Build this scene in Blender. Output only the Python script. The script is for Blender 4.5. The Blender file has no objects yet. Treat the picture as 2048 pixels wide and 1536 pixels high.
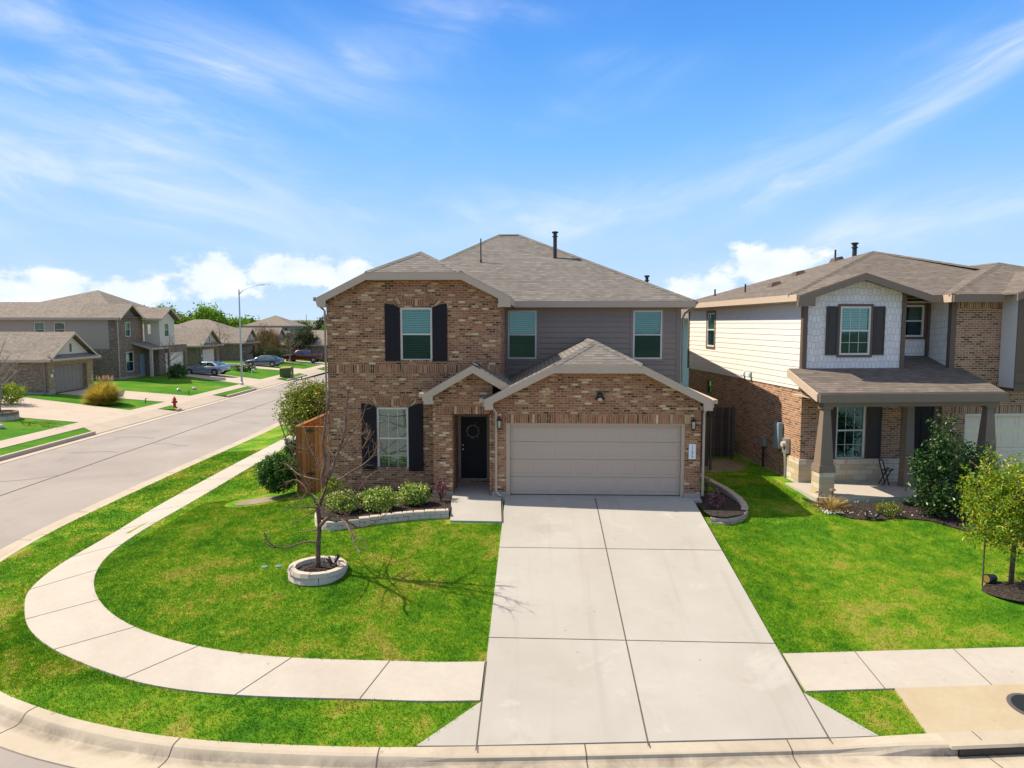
import bpy, math, random
import numpy as np
from mathutils import Vector, Matrix
random.seed(7); RNG = np.random.default_rng(7)
R = math.radians
scene = bpy.context.scene
COL = scene.collection

# ---------------------------------------------------------------- camera
CAM = Vector((0, 0, 4.95)); PITCH = math.atan(121/1420); YAW = R(1.93)
cd = bpy.data.cameras.new("camera"); cam = bpy.data.objects.new("camera", cd); COL.objects.link(cam)
cam.location = CAM; cam.rotation_euler = (math.pi/2-PITCH, 0, YAW)
cd.sensor_width = 36; cd.lens = 36*1420/2048; cd.clip_start = 0.1; cd.clip_end = 6000
scene.camera = cam
# ---------------------------------------------------------------- light
scene.view_settings.view_transform = 'Standard'; scene.view_settings.look = 'None'
scene.view_settings.gamma = 1; scene.view_settings.use_curve_mapping = False
scene.view_settings.exposure = 0.55
SUN_EL = R(50); SUN_AZ = math.atan2(-1, 0.21)          # measured from +Y towards +X
sl = bpy.data.lights.new("sun", 'SUN'); sl.energy = 4.9; sl.angle = R(0.53); sl.color = (1, 0.90, 0.74)
so = bpy.data.objects.new("sun", sl); COL.objects.link(so)
sd = Vector((math.sin(SUN_AZ)*math.cos(SUN_EL), math.cos(SUN_AZ)*math.cos(SUN_EL), math.sin(SUN_EL)))
so.rotation_euler = sd.to_track_quat('Z', 'Y').to_euler(); so.location = (0, 0, 60)

class NT:
    """tiny node helper"""
    def __init__(s, tree): s.t = tree; s.n = tree.nodes; s.l = tree.links
    def add(s, typ, ins=None, **kw):
        nd = s.n.new(typ)
        for k, v in kw.items(): setattr(nd, k, v)
        for k, v in (ins or {}).items():
            if isinstance(v, bpy.types.NodeSocket): s.l.new(v, nd.inputs[k])
            else: nd.inputs[k].default_value = v
        return nd
    def m(s, op, a, b=0.0, c=0.0, clamp=False):
        nd = s.n.new('ShaderNodeMath'); nd.operation = op; nd.use_clamp = clamp
        for i, v in enumerate((a, b, c)):
            if isinstance(v, bpy.types.NodeSocket): s.l.new(v, nd.inputs[i])
            else: nd.inputs[i].default_value = v
        return nd.outputs[0]
    def mix(s, f, a, b, blend='MIX'):
        nd = s.n.new('ShaderNodeMix'); nd.data_type = 'RGBA'; nd.blend_type = blend
        for i, v in ((0, f), (6, a), (7, b)):
            if isinstance(v, bpy.types.NodeSocket): s.l.new(v, nd.inputs[i])
            else: nd.inputs[i].default_value = (tuple(v)+(1,))[:4] if i else v
        return nd.outputs[2]
    def ramp(s, f, stops, interp='LINEAR'):
        nd = s.n.new('ShaderNodeValToRGB'); nd.color_ramp.interpolation = interp
        e = nd.color_ramp.elements
        while len(e) < len(stops): e.new(0.5)
        for k, (p, c) in enumerate(stops):
            e[k].position = p; e[k].color = (tuple(c)+(1,))[:4] if not isinstance(c, (int, float)) else (c, c, c, 1)
        s.l.new(f, nd.inputs[0]); return nd.outputs[0]
    def noise(s, vec, scale, detail=4, rough=0.55, dist=0.0):
        nd = s.add('ShaderNodeTexNoise', {'Scale': scale, 'Detail': detail, 'Roughness': rough, 'Distortion': dist})
        if vec is not None: s.l.new(vec, nd.inputs['Vector'])
        return nd.outputs[0]
    def mapping(s, vec, scale=(1, 1, 1), rot=(0, 0, 0), loc=(0, 0, 0)):
        nd = s.add('ShaderNodeMapping', {'Scale': scale, 'Rotation': rot, 'Location': loc}); s.l.new(vec, nd.inputs['Vector'])
        return nd.outputs[0]

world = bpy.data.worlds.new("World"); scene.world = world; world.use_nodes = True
def build_sky():
    w = NT(world.node_tree); w.n.clear()
    sky = w.add('ShaderNodeTexSky', sky_type='NISHITA', sun_disc=False, sun_elevation=SUN_EL, sun_rotation=SUN_AZ % (2*math.pi),
                altitude=100, air_density=1.0, dust_density=0.6, ozone_density=3.0)
    tc = w.add('ShaderNodeTexCoord').outputs['Generated']
    sep = w.add('ShaderNodeSeparateXYZ', {0: tc})
    x, y, z = sep.outputs
    az = w.m('ARCTAN2', x, y)                                  # 0 straight ahead (+Y), positive to the right
    el = w.m('ARCSINE', z)
    def blob(a0, e0, ra, re, rot=0.0):
        da = w.m('SUBTRACT', az, a0); de = w.m('SUBTRACT', el, e0)
        c, s_ = math.cos(rot), math.sin(rot)
        p = w.m('DIVIDE', w.m('ADD', w.m('MULTIPLY', da, c), w.m('MULTIPLY', de, s_)), ra)
        q = w.m('DIVIDE', w.m('SUBTRACT', w.m('MULTIPLY', de, c), w.m('MULTIPLY', da, s_)), re)
        d = w.m('ADD', w.m('MULTIPLY', p, p), w.m('MULTIPLY', q, q))
        return w.m('POWER', 2.718, w.m('MULTIPLY', d, -1.0))
    ae = w.add('ShaderNodeCombineXYZ', {0: az, 1: el, 2: 0.0}).outputs[0]
    # cumulus low over the horizon
    cum = None
    for b in CUMULUS:
        k = blob(*b); cum = k if cum is None else w.m('MAXIMUM', cum, k)
    n1 = w.noise(w.mapping(ae, (1, 1.6, 1)), 17, 7, 0.6)
    n2 = w.noise(ae, 55, 5, 0.6)
    cf = w.m('ADD', w.m('MULTIPLY', cum, 0.46), w.m('ADD', w.m('MULTIPLY', n1, 1.05), w.m('MULTIPLY', n2, 0.26)))
    cmask = w.ramp(cf, [(0.80, 0), (1.12, 1)], 'EASE')
    cmask = w.m('MULTIPLY', cmask, w.m('MULTIPLY', w.m('ADD', w.m('MULTIPLY', n1, 1.3), 0.05), 1.0, clamp=True))
    cmask = w.m('MULTIPLY', cmask, w.ramp(cum, [(0.12, 0), (0.38, 1)]))
    # cirrus streaks, high
    cir = None
    for b in CIRRUS:
        k = w.m('MULTIPLY', blob(*b[:5]), b[5]); cir = k if cir is None else w.m('ADD', cir, k)
    side = w.ramp(az, [(0.0, 0), (0.12, 1)])        # wisps fall to the right on the left side of the sky and rise on the right side
    def wisp(sc, s0, det, ro, di):
        a_ = w.noise(w.mapping(w.mapping(ae, (1, 1, 1), (0, 0, R(13))), sc), s0, det, ro, di); b_ = w.noise(w.mapping(w.mapping(ae, (1, 1, 1), (0, 0, R(-19))), sc), s0, det, ro, di)
        return w.m('ADD', w.m('MULTIPLY', a_, w.m('SUBTRACT', 1.0, side)), w.m('MULTIPLY', b_, side))
    n3 = wisp((2.0, 8, 1), 1.7, 9, 0.60, 1.2)
    n4 = wisp((1.2, 3.0, 1), 3.0, 6, 0.55, 0.8)
    n5 = wisp((2.6, 22, 1), 3.4, 8, 0.66, 0.5)
    st = w.ramp(n3, [(0.34, 0), (0.72, 1)], 'EASE')
    veil = w.ramp(n4, [(0.35, 0.15), (0.75, 1)], 'EASE')
    cim = w.m('MULTIPLY', w.m('MULTIPLY', cir, w.m('ADD', w.m('MULTIPLY', st, 0.8), 0.2)), veil, clamp=True)
    sk = None
    for b in STREAKS:
        k = w.m('MULTIPLY', blob(*b[:5]), b[5]); sk = k if sk is None else w.m('MAXIMUM', sk, k)
    sk = w.m('MULTIPLY', sk, w.ramp(n5, [(0.25, 0.35), (0.75, 0.85)]), clamp=True)
    cim = w.m('MAXIMUM', cim, sk)
    low = w.ramp(el, [(0.0, 0.55), (0.10, 0.30), (0.28, 0.0)])  # pale air near the horizon
    # saturate the zenith blue a little
    hsv = w.add('ShaderNodeHueSaturation', {'Hue': 0.512, 'Saturation': 1.22, 'Value': 1.28, 'Color': sky.outputs[0]}).outputs[0]
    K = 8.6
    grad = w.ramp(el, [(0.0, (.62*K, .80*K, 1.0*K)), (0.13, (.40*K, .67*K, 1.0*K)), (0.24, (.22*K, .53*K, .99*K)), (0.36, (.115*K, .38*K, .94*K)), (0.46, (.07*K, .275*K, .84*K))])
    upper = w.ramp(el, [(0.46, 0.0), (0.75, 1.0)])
    fill_sky = w.mix(0.7, hsv, (.80*K, .80*K, .77*K))      # unseen sky overhead whitened to add neutral fill light
    c = w.mix(upper, grad, fill_sky)
    c = w.mix(cim, c, (.80*K, .90*K, 1.08*K))
    c = w.mix(cmask, c, (1.04*K, 1.06*K, 1.10*K))
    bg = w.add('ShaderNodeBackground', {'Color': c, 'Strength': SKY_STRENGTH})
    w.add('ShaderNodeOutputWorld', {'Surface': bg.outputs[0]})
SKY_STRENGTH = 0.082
def pa(px, py): return (math.atan((px-1072)/1420), math.atan((647-py)/1450)*math.cos(math.atan((px-1072)/1420)))
CUMULUS = [pa(70, 580)+(0.10, 0.024, 0), pa(240, 580)+(0.06, 0.024, 0), pa(430, 545)+(0.05, 0.032, 0), pa(600, 540)+(0.09, 0.028, 0),
           pa(430, 575)+(0.06, 0.02, 0), pa(700, 560)+(0.05, 0.03, 0), pa(1530, 535)+(0.08, 0.034, 0), pa(1400, 575)+(0.08, 0.018, 0), pa(1620, 555)+(0.07, 0.02, 0)]
CIRRUS = [pa(60, 220)+(0.30, 0.12, -0.30, 0.85), pa(330, 110)+(0.30, 0.05, -0.25, 0.5), pa(640, 140)+(0.16, 0.055, 0.15, 0.75), pa(990, 35)+(0.12, 0.02, 0.0, 0.7),
          pa(1230, 140)+(0.08, 0.025, 0.0, 0.45), pa(1350, 385)+(0.46, 0.036, 0.34, 1.3), pa(1860, 205)+(0.32, 0.022, 0.44, 1.7), pa(1080, 430)+(0.22, 0.03, 0.12, 0.7),
          pa(1800, 450)+(0.30, 0.03, 0.18, 0.8), pa(1180, 225)+(0.08, 0.02, 0.1, 0.5), pa(250, 390)+(0.3, 0.05, 0.0, 0.45), pa(900, 440)+(0.2, 0.04, 0, 0.4)]
STREAKS = [pa(1120, 436)+(0.27, 0.020, 0.15, 0.50), pa(1500, 345)+(0.26, 0.020, 0.30, 0.50), pa(1880, 190)+(0.26, 0.015, 0.47, 0.75), pa(1850, 448)+(0.26, 0.014, 0.17, 0.7),
           pa(560, 130)+(0.17, 0.030, -0.20, 0.6), pa(200, 250)+(0.20, 0.03, -0.06, 0.6)]
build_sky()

# ---------------------------------------------------------------- objects and tagging
def tag(o, label=None, cat=None, group=None, kind=None):
    if label: o['label'] = label
    if cat: o['category'] = cat
    if group: o['group'] = group
    if kind: o['kind'] = kind
    return o
def thing(name, loc, rz, label, cat, group=None):
    o = bpy.data.objects.new(name, None); COL.objects.link(o); o.location = loc; o.rotation_euler = (0, 0, rz)
    o.empty_display_size = 0.2
    return tag(o, label, cat, group)
def copy_tree(o, parent=None):
    c = o.copy(); COL.objects.link(c); c.parent = parent
    for ch in [k for k in bpy.data.objects if k.parent == o]: copy_tree(ch, c)
    return c
def at(px, py, Y):
    """point seen at photograph pixel (px, py) that lies at depth Y in front of the camera"""
    th, ps = PITCH, YAW
    fw = Vector((-math.sin(ps)*math.cos(th), math.cos(ps)*math.cos(th), -math.sin(th))); rt = Vector((math.cos(ps), math.sin(ps), 0)); up = rt.cross(fw)
    r = fw+rt*((px-1024)/1420)-up*((py-768)/1420)
    return CAM+r*(Y/r.y)

class MB:
    def __init__(s, off=(0, 0, 0)): s.v = []; s.f = []; s.uv = []; s.off = off; s.marks = []
    def mark(s): s.marks.append(len(s.f))
    def poly(s, pts, uv=None):
        i = len(s.v); s.v += [tuple(p) for p in pts]; s.f.append(tuple(range(i, i+len(pts)))); s.uv.append(uv)
    def box(s, x0, x1, y0, y1, z0, z1):
        s.mark()
        p = [(x0, y0, z0), (x1, y0, z0), (x1, y1, z0), (x0, y1, z0), (x0, y0, z1), (x1, y0, z1), (x1, y1, z1), (x0, y1, z1)]
        for q in ((0, 3, 2, 1), (4, 5, 6, 7), (0, 1, 5, 4), (1, 2, 6, 5), (2, 3, 7, 6), (3, 0, 4, 7)): s.poly([p[k] for k in q])
        return s
    def hexa(s, b, t):
        """b, t: four bottom and four top points"""
        s.mark()
        p = list(b)+list(t)
        for q in ((0, 3, 2, 1), (4, 5, 6, 7), (0, 1, 5, 4), (1, 2, 6, 5), (2, 3, 7, 6), (3, 0, 4, 7)): s.poly([p[k] for k in q])
        return s
    def slab(s, pts, t=0.03):
        s.mark(); lo = [(p[0], p[1], p[2]-t) for p in pts]
        s.poly(pts); s.poly(lo[::-1])
        n = len(pts)
        for i in range(n): s.poly([lo[i], lo[(i+1) % n], pts[(i+1) % n], pts[i]])
        return s
    def prism(s, prof, y0, y1):
        """profile of (x, z), counter-clockwise seen from -y"""
        n = len(prof); s.mark()
        s.poly([(x, y0, z) for x, z in prof]); s.poly([(x, y1, z) for x, z in prof][::-1])
        for i in range(n):
            a, b = prof[i], prof[(i+1) % n]
            s.poly([(a[0], y0, a[1]), (a[0], y1, a[1]), (b[0], y1, b[1]), (b[0], y0, b[1])])
        return s
    def board(s, p0, p1, h, t, n):
        """board hanging h below the line p0-p1, thickness t along horizontal direction n"""
        p0 = Vector(p0); p1 = Vector(p1); n = Vector(n)*t; d = Vector((0, 0, -h))
        s.hexa([p0+d, p1+d, p1+d+n, p0+d+n], [p0, p1, p1+n, p0+n]); return s
    def tube(s, path, rad, n=6, cap=True):
        path = [Vector(p) for p in path]; m = len(path)
        if not hasattr(rad, '__len__'): rad = [rad]*m
        base = len(s.v); ref = None
        for i, p in enumerate(path):
            d = (path[min(i+1, m-1)]-path[max(i-1, 0)])
            d = d.normalized() if d.length > 1e-9 else Vector((0, 0, 1))
            if ref is None: ref = d.orthogonal().normalized()
            ref = (ref-d*ref.dot(d)); ref = ref.normalized() if ref.length > 1e-6 else d.orthogonal().normalized()
            b = d.cross(ref)
            for k in range(n):
                a = 2*math.pi*k/n; s.v.append(tuple(p+(ref*math.cos(a)+b*math.sin(a))*rad[i]))
        for i in range(m-1):
            for k in range(n):
                s.f.append((base+i*n+k, base+i*n+(k+1) % n, base+(i+1)*n+(k+1) % n, base+(i+1)*n+k)); s.uv.append(None)
        if cap:
            s.f.append(tuple(base+k for k in range(n))[::-1]); s.uv.append(None)
            s.f.append(tuple(base+(m-1)*n+k for k in range(n))); s.uv.append(None)
        return s
    def lathe(s, prof, c=(0, 0, 0), n=16):
        """prof: (radius, z) from bottom to top"""
        base = len(s.v)
        for r, z in prof:
            for k in range(n):
                a = 2*math.pi*k/n; s.v.append((c[0]+r*math.cos(a), c[1]+r*math.sin(a), c[2]+z))
        for i in range(len(prof)-1):
            for k in range(n):
                s.f.append((base+i*n+k, base+i*n+(k+1) % n, base+(i+1)*n+(k+1) % n, base+(i+1)*n+k)); s.uv.append(None)
        s.f.append(tuple(base+k for k in range(n))[::-1]); s.uv.append(None)
        s.f.append(tuple(base+(len(prof)-1)*n+k for k in range(n))); s.uv.append(None)
        return s
    def build_each(s, name, mat, parent=None):
        """every marked piece becomes a part of its own"""
        cuts = sorted(set([0]+s.marks+[len(s.f)]))
        for a, c in zip(cuts[:-1], cuts[1:]):
            q = MB(s.off)
            for f, u in zip(s.f[a:c], s.uv[a:c]): q.poly([s.v[i] for i in f], u)
            q.build(name, mat, parent)
    def build(s, name, mat, parent=None, smooth=False, xf=None):
        me = bpy.data.meshes.new(name)
        vs = [(v[0]-s.off[0], v[1]-s.off[1], v[2]-s.off[2]) for v in s.v]
        if xf: vs = [tuple(xf @ Vector(v)) for v in vs]
        me.from_pydata(vs, [], s.f); me.update()
        uvl = me.uv_layers.new(name='UVMap').data
        for p, cu in zip(me.polygons, s.uv):
            if cu is not None:
                for li, u in zip(p.loop_indices, cu): uvl[li].uv = u
                continue
            n = p.normal
            if abs(n.z) > 0.97: t = Vector((1, 0, 0))
            else: t = Vector((-n.y, n.x, 0)).normalized()
            b = n.cross(t)
            for li in p.loop_indices:
                co = Vector(s.v[me.loops[li].vertex_index])
                uvl[li].uv = (co.dot(t), co.z if abs(n.z) < 0.05 else co.dot(b))
        if smooth: me.polygons.foreach_set('use_smooth', [True]*len(me.polygons))
        if mat: me.materials.append(mat)
        o = bpy.data.objects.new(name, me); COL.objects.link(o); o.parent = parent
        return o

# ---------------------------------------------------------------- materials
MATS = {}
def mat(name):
    m = bpy.data.materials.new(name); m.use_nodes = True; t = NT(m.node_tree); t.n.clear(); MATS[name] = m
    out = t.add('ShaderNodeOutputMaterial')
    return m, t, out
def finish(t, out, col, rough=0.8, bump=None, bstr=0.3, bdist=0.01, metal=0.0, spec=0.3, coat=0.0, normal=None):
    p = t.add('ShaderNodeBsdfPrincipled', {'Roughness': rough, 'Metallic': metal, 'Specular IOR Level': spec, 'Coat Weight': coat})
    if isinstance(col, bpy.types.NodeSocket): t.l.new(col, p.inputs['Base Color'])
    else: p.inputs['Base Color'].default_value = (tuple(col)+(1,))[:4]
    if bump is not None:
        b = t.add('ShaderNodeBump', {'Strength': bstr, 'Distance': bdist, 'Height': bump}); t.l.new(b.outputs[0], p.inputs['Normal'])
    t.l.new(p.outputs[0], out.inputs[0]); return p
def plain(name, col, rough=0.6, metal=0.0, var=0.12, scale=3.0, spec=0.3, coat=0.0):
    m, t, out = mat(name)
    tc = t.add('ShaderNodeTexCoord').outputs['Object']
    n = t.noise(tc, scale, 5, 0.6)
    n2 = t.noise(tc, scale*14, 3, 0.6)
    f = t.m('ADD', t.m('MULTIPLY', n, 0.7), t.m('MULTIPLY', n2, 0.3))
    c = t.mix(f, tuple(k*(1-var) for k in col), tuple(min(1, k*(1+var)) for k in col))
    finish(t, out, c, rough, n2, 0.08, 0.004, metal, spec, coat); return m
def brick(name, stops, mortar, bw=0.20, rh=0.0677, ms=0.010, smear=None, spread=1.0, bump=0.5):
    m, t, out = mat(name)
    uv = t.add('ShaderNodeTexCoord').outputs['UV']
    wob = t.noise(uv, 9, 3, 0.6)
    b = t.add('ShaderNodeTexBrick', {'Color1': (0, 0, 0, 1), 'Color2': (1, 1, 1, 1), 'Mortar': (0.5, 0.5, 0.5, 1), 'Scale': 1.0, 'Mortar Size': ms,
                                     'Mortar Smooth': 0.35, 'Bias': 0.0, 'Brick Width': bw, 'Row Height': rh}, offset=0.5, offset_frequency=2)
    t.l.new(uv, b.inputs['Vector'])
    r = b.outputs['Color']
    big = t.noise(uv, 0.9, 2, 0.5)
    v = t.m('ADD', r, t.m('MULTIPLY', t.m('SUBTRACT', big, 0.5), 0.35*spread), clamp=True)
    c = t.ramp(v, stops, 'CONSTANT')
    n = t.noise(uv, 30, 4, 0.65)
    c = t.mix(t.m('MULTIPLY', n, 0.55), c, (0.30, 0.18, 0.13), 'MIX') if smear is None else t.mix(t.ramp(t.noise(t.mapping(uv, (1, 1.5, 1)), 16, 4, 0.7), [(0.48, 0), (0.66, smear[1])]), c, smear[0])
    c = t.mix(t.m('MULTIPLY', t.m('SUBTRACT', n, 0.35), 0.5, clamp=True), c, (0.05, 0.035, 0.03))
    c = t.mix(b.outputs['Fac'], c, mortar)
    h = t.m('SUBTRACT', t.m('MULTIPLY', n, 0.4), b.outputs['Fac'])
    finish(t, out, c, 0.9, h, bump, 0.012, spec=0.15); return m
def shingle(name, stops, rh=0.145, gap=0.014, course_shade=(0.035, 0.03, 0.028)):
    m, t, out = mat(name)
    uv = t.add('ShaderNodeTexCoord').outputs['UV']
    b = t.add('ShaderNodeTexBrick', {'Color1': (0, 0, 0, 1), 'Color2': (1, 1, 1, 1), 'Mortar': (0.5, 0.5, 0.5, 1), 'Scale': 1.0, 'Mortar Size': 0.0,
                                     'Mortar Smooth': 0.1, 'Bias': 0.0, 'Brick Width': 0.24, 'Row Height': rh}, offset=0.37, offset_frequency=2)
    t.l.new(uv, b.inputs['Vector'])
    b2 = t.add('ShaderNodeTexBrick', {'Color1': (0, 0, 0, 1), 'Color2': (1, 1, 1, 1), 'Mortar': (0.5, 0.5, 0.5, 1), 'Scale': 1.0, 'Mortar Size': 0.0,
                                     'Brick Width': 0.17, 'Row Height': rh}, offset=0.61, offset_frequency=3)
    t.l.new(uv, b2.inputs['Vector'])
    n = t.noise(uv, 0.55, 4, 0.6); g = t.noise(uv, 60, 2, 0.7)
    v = t.m('ADD', t.m('ADD', t.m('MULTIPLY', b.outputs['Color'], 0.32), t.m('ADD', t.m('MULTIPLY', b2.outputs['Color'], 0.24), 0.1)), t.m('ADD', t.m('MULTIPLY', n, 0.25), t.m('MULTIPLY', g, 0.22)), clamp=True)
    c = t.ramp(v, stops)
    sep = t.add('ShaderNodeSeparateXYZ', {0: uv})
    fr = t.m('FRACT', t.m('DIVIDE', t.m('ADD', sep.outputs[1], 100*rh), rh))
    line = t.ramp(fr, [(0.0, 1), (gap/rh, 1), (gap/rh+0.12, 0)])  # shadow line along each shingle course, painted into the colour
    line = t.m('MULTIPLY', line, t.m('ADD', t.m('MULTIPLY', b.outputs['Color'], 0.7), 0.3))
    c = t.mix(t.m('MULTIPLY', line, 0.9), c, course_shade)
    h = t.m('ADD', t.m('MULTIPLY', fr, -1.0), t.m('MULTIPLY', g, 0.3))
    finish(t, out, c, 0.95, h, 0.5, 0.012, spec=0.1); return m

M_BRICK = brick('tumbled_brick', [(0, (0.05, 0.026, 0.018)), (0.08, (0.24, 0.085, 0.042)), (0.30, (0.31, 0.120, 0.060)), (0.50, (0.38, 0.165, 0.085)), (0.68, (0.25, 0.10, 0.052)),
                                  (0.80, (0.43, 0.24, 0.12)), (0.89, (0.58, 0.39, 0.20)), (0.96, (0.74, 0.56, 0.34))], (0.43, 0.28, 0.17), smear=((0.66, 0.46, 0.25), 0.5))
M_BRICK_N = brick('brown_brick', [(0, (0.11, 0.05, 0.03)), (0.15, (0.27, 0.125, 0.07)), (0.4, (0.36, 0.18, 0.10)), (0.65, (0.43, 0.24, 0.14)), (0.8, (0.21, 0.10, 0.06)), (0.9, (0.38, 0.21, 0.13))],
                  (0.55, 0.41, 0.28), smear=((0.45, 0.33, 0.24), 0.35))
M_BRICK_F = brick('grey_brown_brick', [(0, (0.12, 0.078, 0.055)), (0.3, (0.20, 0.125, 0.085)), (0.6, (0.27, 0.17, 0.115)), (0.85, (0.35, 0.24, 0.17))], (0.34, 0.26, 0.2), smear=((0.3, 0.22, 0.17), 0.3))
M_BRICK_LIT = brick('golden_lit_brick', [(0, (0.30, 0.18, 0.08)), (0.4, (0.42, 0.27, 0.12)), (0.8, (0.5, 0.35, 0.18))], (0.4, 0.3, 0.2), smear=((0.5, 0.38, 0.2), 0.3))  # golden reflected light of the garage front put into the brick colour
M_STONE = brick('limestone_block', [(0, (0.50, 0.40, 0.26)), (0.3, (0.62, 0.53, 0.38)), (0.6, (0.56, 0.42, 0.24)), (0.8, (0.68, 0.60, 0.46))], (0.42, 0.35, 0.26), bw=0.42, rh=0.165, ms=0.012, smear=((0.6, 0.48, 0.3), 0.4))
M_ROOF = shingle('taupe_shingle', [(0.15, (0.11, 0.099, 0.087)), (0.45, (0.155, 0.141, 0.125)), (0.7, (0.19, 0.174, 0.156)), (1, (0.25, 0.232, 0.208))])
M_ROOF_N = shingle('brown_shingle', [(0.15, (0.10, 0.082, 0.067)), (0.45, (0.14, 0.116, 0.096)), (0.7, (0.175, 0.146, 0.123)), (1, (0.23, 0.196, 0.166))])
M_ROOF_F = shingle('grey_shingle', [(0.15, (0.13, 0.11, 0.09)), (0.45, (0.20, 0.17, 0.14)), (0.7, (0.26, 0.22, 0.185)), (1, (0.33, 0.28, 0.24))])
M_TRIM = plain('taupe_trim_paint', (0.31, 0.235, 0.18), 0.6)
M_TRIM_L = plain('light_taupe_paint', (0.50, 0.385, 0.285), 0.6)
M_SIDING = plain('taupe_siding_paint', (0.29, 0.222, 0.175), 0.65, var=0.06)
M_SIDING_N = plain('cream_siding_paint', (0.72, 0.68, 0.62), 0.6, var=0.05)
M_SIDING_F = plain('tan_siding_paint', (0.34, 0.29, 0.24), 0.65, var=0.06)
M_BROWN = plain('dark_brown_paint', (0.135, 0.092, 0.066), 0.55)
M_BROWN_L = plain('brown_column_paint', (0.22, 0.162, 0.118), 0.6)
M_SHUT = plain('black_shutter_paint', (0.010, 0.007, 0.009), 0.6, var=0.3)
M_SHUT_N = plain('charcoal_shutter_paint', (0.055, 0.045, 0.040), 0.5, var=0.2)
M_DOOR = plain('black_door_paint', (0.006, 0.005, 0.006), 0.55, var=0.3)
M_GARAGE = plain('taupe_garage_paint', (0.50, 0.385, 0.29), 0.5, var=0.04)
M_GARAGE_D = plain('brown_garage_paint', (0.30, 0.235, 0.185), 0.6)
M_GARAGE_W = plain('white_garage_paint', (0.82, 0.68, 0.52), 0.5, var=0.04)
M_WINFRAME = plain('cream_vinyl', (0.66, 0.62, 0.54), 0.4, var=0.04)
M_BLIND = plain('white_blind', (0.72, 0.76, 0.74), 0.6, var=0.04)
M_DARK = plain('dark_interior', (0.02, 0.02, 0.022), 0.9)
M_METAL_B = plain('black_metal', (0.012, 0.012, 0.014), 0.4, spec=0.5, var=0.2)
M_METAL_G = plain('galvanised_metal', (0.42, 0.44, 0.45), 0.4, metal=0.6)
M_GREYBOX = plain('grey_box_paint', (0.25, 0.32, 0.36), 0.5)
M_WHITE = plain('white_plastic', (0.8, 0.8, 0.8), 0.5, var=0.03)
M_PIPE = plain('dark_pipe', (0.045, 0.038, 0.04), 0.5)
M_BRONZE = plain('brushed_nickel', (0.5, 0.47, 0.42), 0.3, metal=0.9)
M_WOODF = None

def driveway_mat():
    m, t, out = mat('driveway_concrete')
    tc = t.add('ShaderNodeTexCoord').outputs['Object']
    n = t.noise(tc, 0.45, 6, 0.62, 0.3); f = t.noise(tc, 6, 6, 0.75); g = t.noise(tc, 80, 3, 0.7)
    c = t.mix(t.ramp(n, [(0.3, 0), (0.7, 1)]), (0.385, 0.355, 0.315), (0.465, 0.435, 0.395))
    sep = t.add('ShaderNodeSeparateXYZ', {0: tc}); x, y = sep.outputs[0], sep.outputs[1]
    # every slab was poured on its own and has its own tone
    cell = t.add('ShaderNodeCombineXYZ', {0: t.m('FLOOR', t.m('DIVIDE', t.m('SUBTRACT', x, 1.705), 2.75)), 1: t.m('FLOOR', t.m('DIVIDE', t.m('SUBTRACT', y, 9.1), 3.84)), 2: 0.0})
    wn = t.add('ShaderNodeTexWhiteNoise', {0: cell.outputs[0]}, noise_dimensions='3D').outputs['Value']
    c = t.mix(t.m('MULTIPLY', wn, 0.22), c, (0.36, 0.325, 0.28))
    # broom strokes, faint tyre tracks, drips
    br = t.noise(t.mapping(tc, (1.5, 60, 1)), 1.0, 3, 0.6); c = t.mix(t.m('MULTIPLY', br, 0.10), c, (0.25, 0.22, 0.19))
    tr = t.noise(t.mapping(tc, (3.2, 0.12, 1)), 1.0, 5, 0.6, 0.4); c = t.mix(t.ramp(tr, [(0.54, 0), (0.70, 0.26)]), c, (0.30, 0.265, 0.23))
    bl = t.noise(tc, 1.3, 6, 0.72, 0.6); c = t.mix(t.ramp(bl, [(0.60, 0), (0.72, 0.32)]), c, (0.34, 0.27, 0.19))
    wt = t.noise(t.mapping(tc, (1, 1, 1), (0, 0, 1)), 0.8, 5, 0.7, 0.8); c = t.mix(t.ramp(wt, [(0.58, 0), (0.72, 0.35)]), c, (0.56, 0.53, 0.48))
    sp = t.add('ShaderNodeTexVoronoi', {'Scale': 1.7, 'Randomness': 1.0, 'Vector': tc}); c = t.mix(t.ramp(sp.outputs['Distance'], [(0.018, 0.65), (0.05, 0)]), c, (0.17, 0.14, 0.11))
    d = t.m('ADD', t.m('POWER', t.m('DIVIDE', t.m('SUBTRACT', x, 0.35), 0.65), 2.0), t.m('POWER', t.m('DIVIDE', t.m('SUBTRACT', y, 17.9), 0.38), 2.0))
    c = t.mix(t.m('MULTIPLY', t.ramp(d, [(0.1, 0.45), (1.0, 0)]), t.ramp(f, [(0.35, 0.3), (0.65, 1)])), c, (0.30, 0.25, 0.19))      # old oil stain in front of the garage
    c = t.mix(t.m('MULTIPLY', g, 0.22), c, (0.2, 0.18, 0.15))
    finish(t, out, c, 0.9, t.m('ADD', f, t.m('MULTIPLY', g, 0.5)), 0.2, 0.006, spec=0.2); return m
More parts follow.
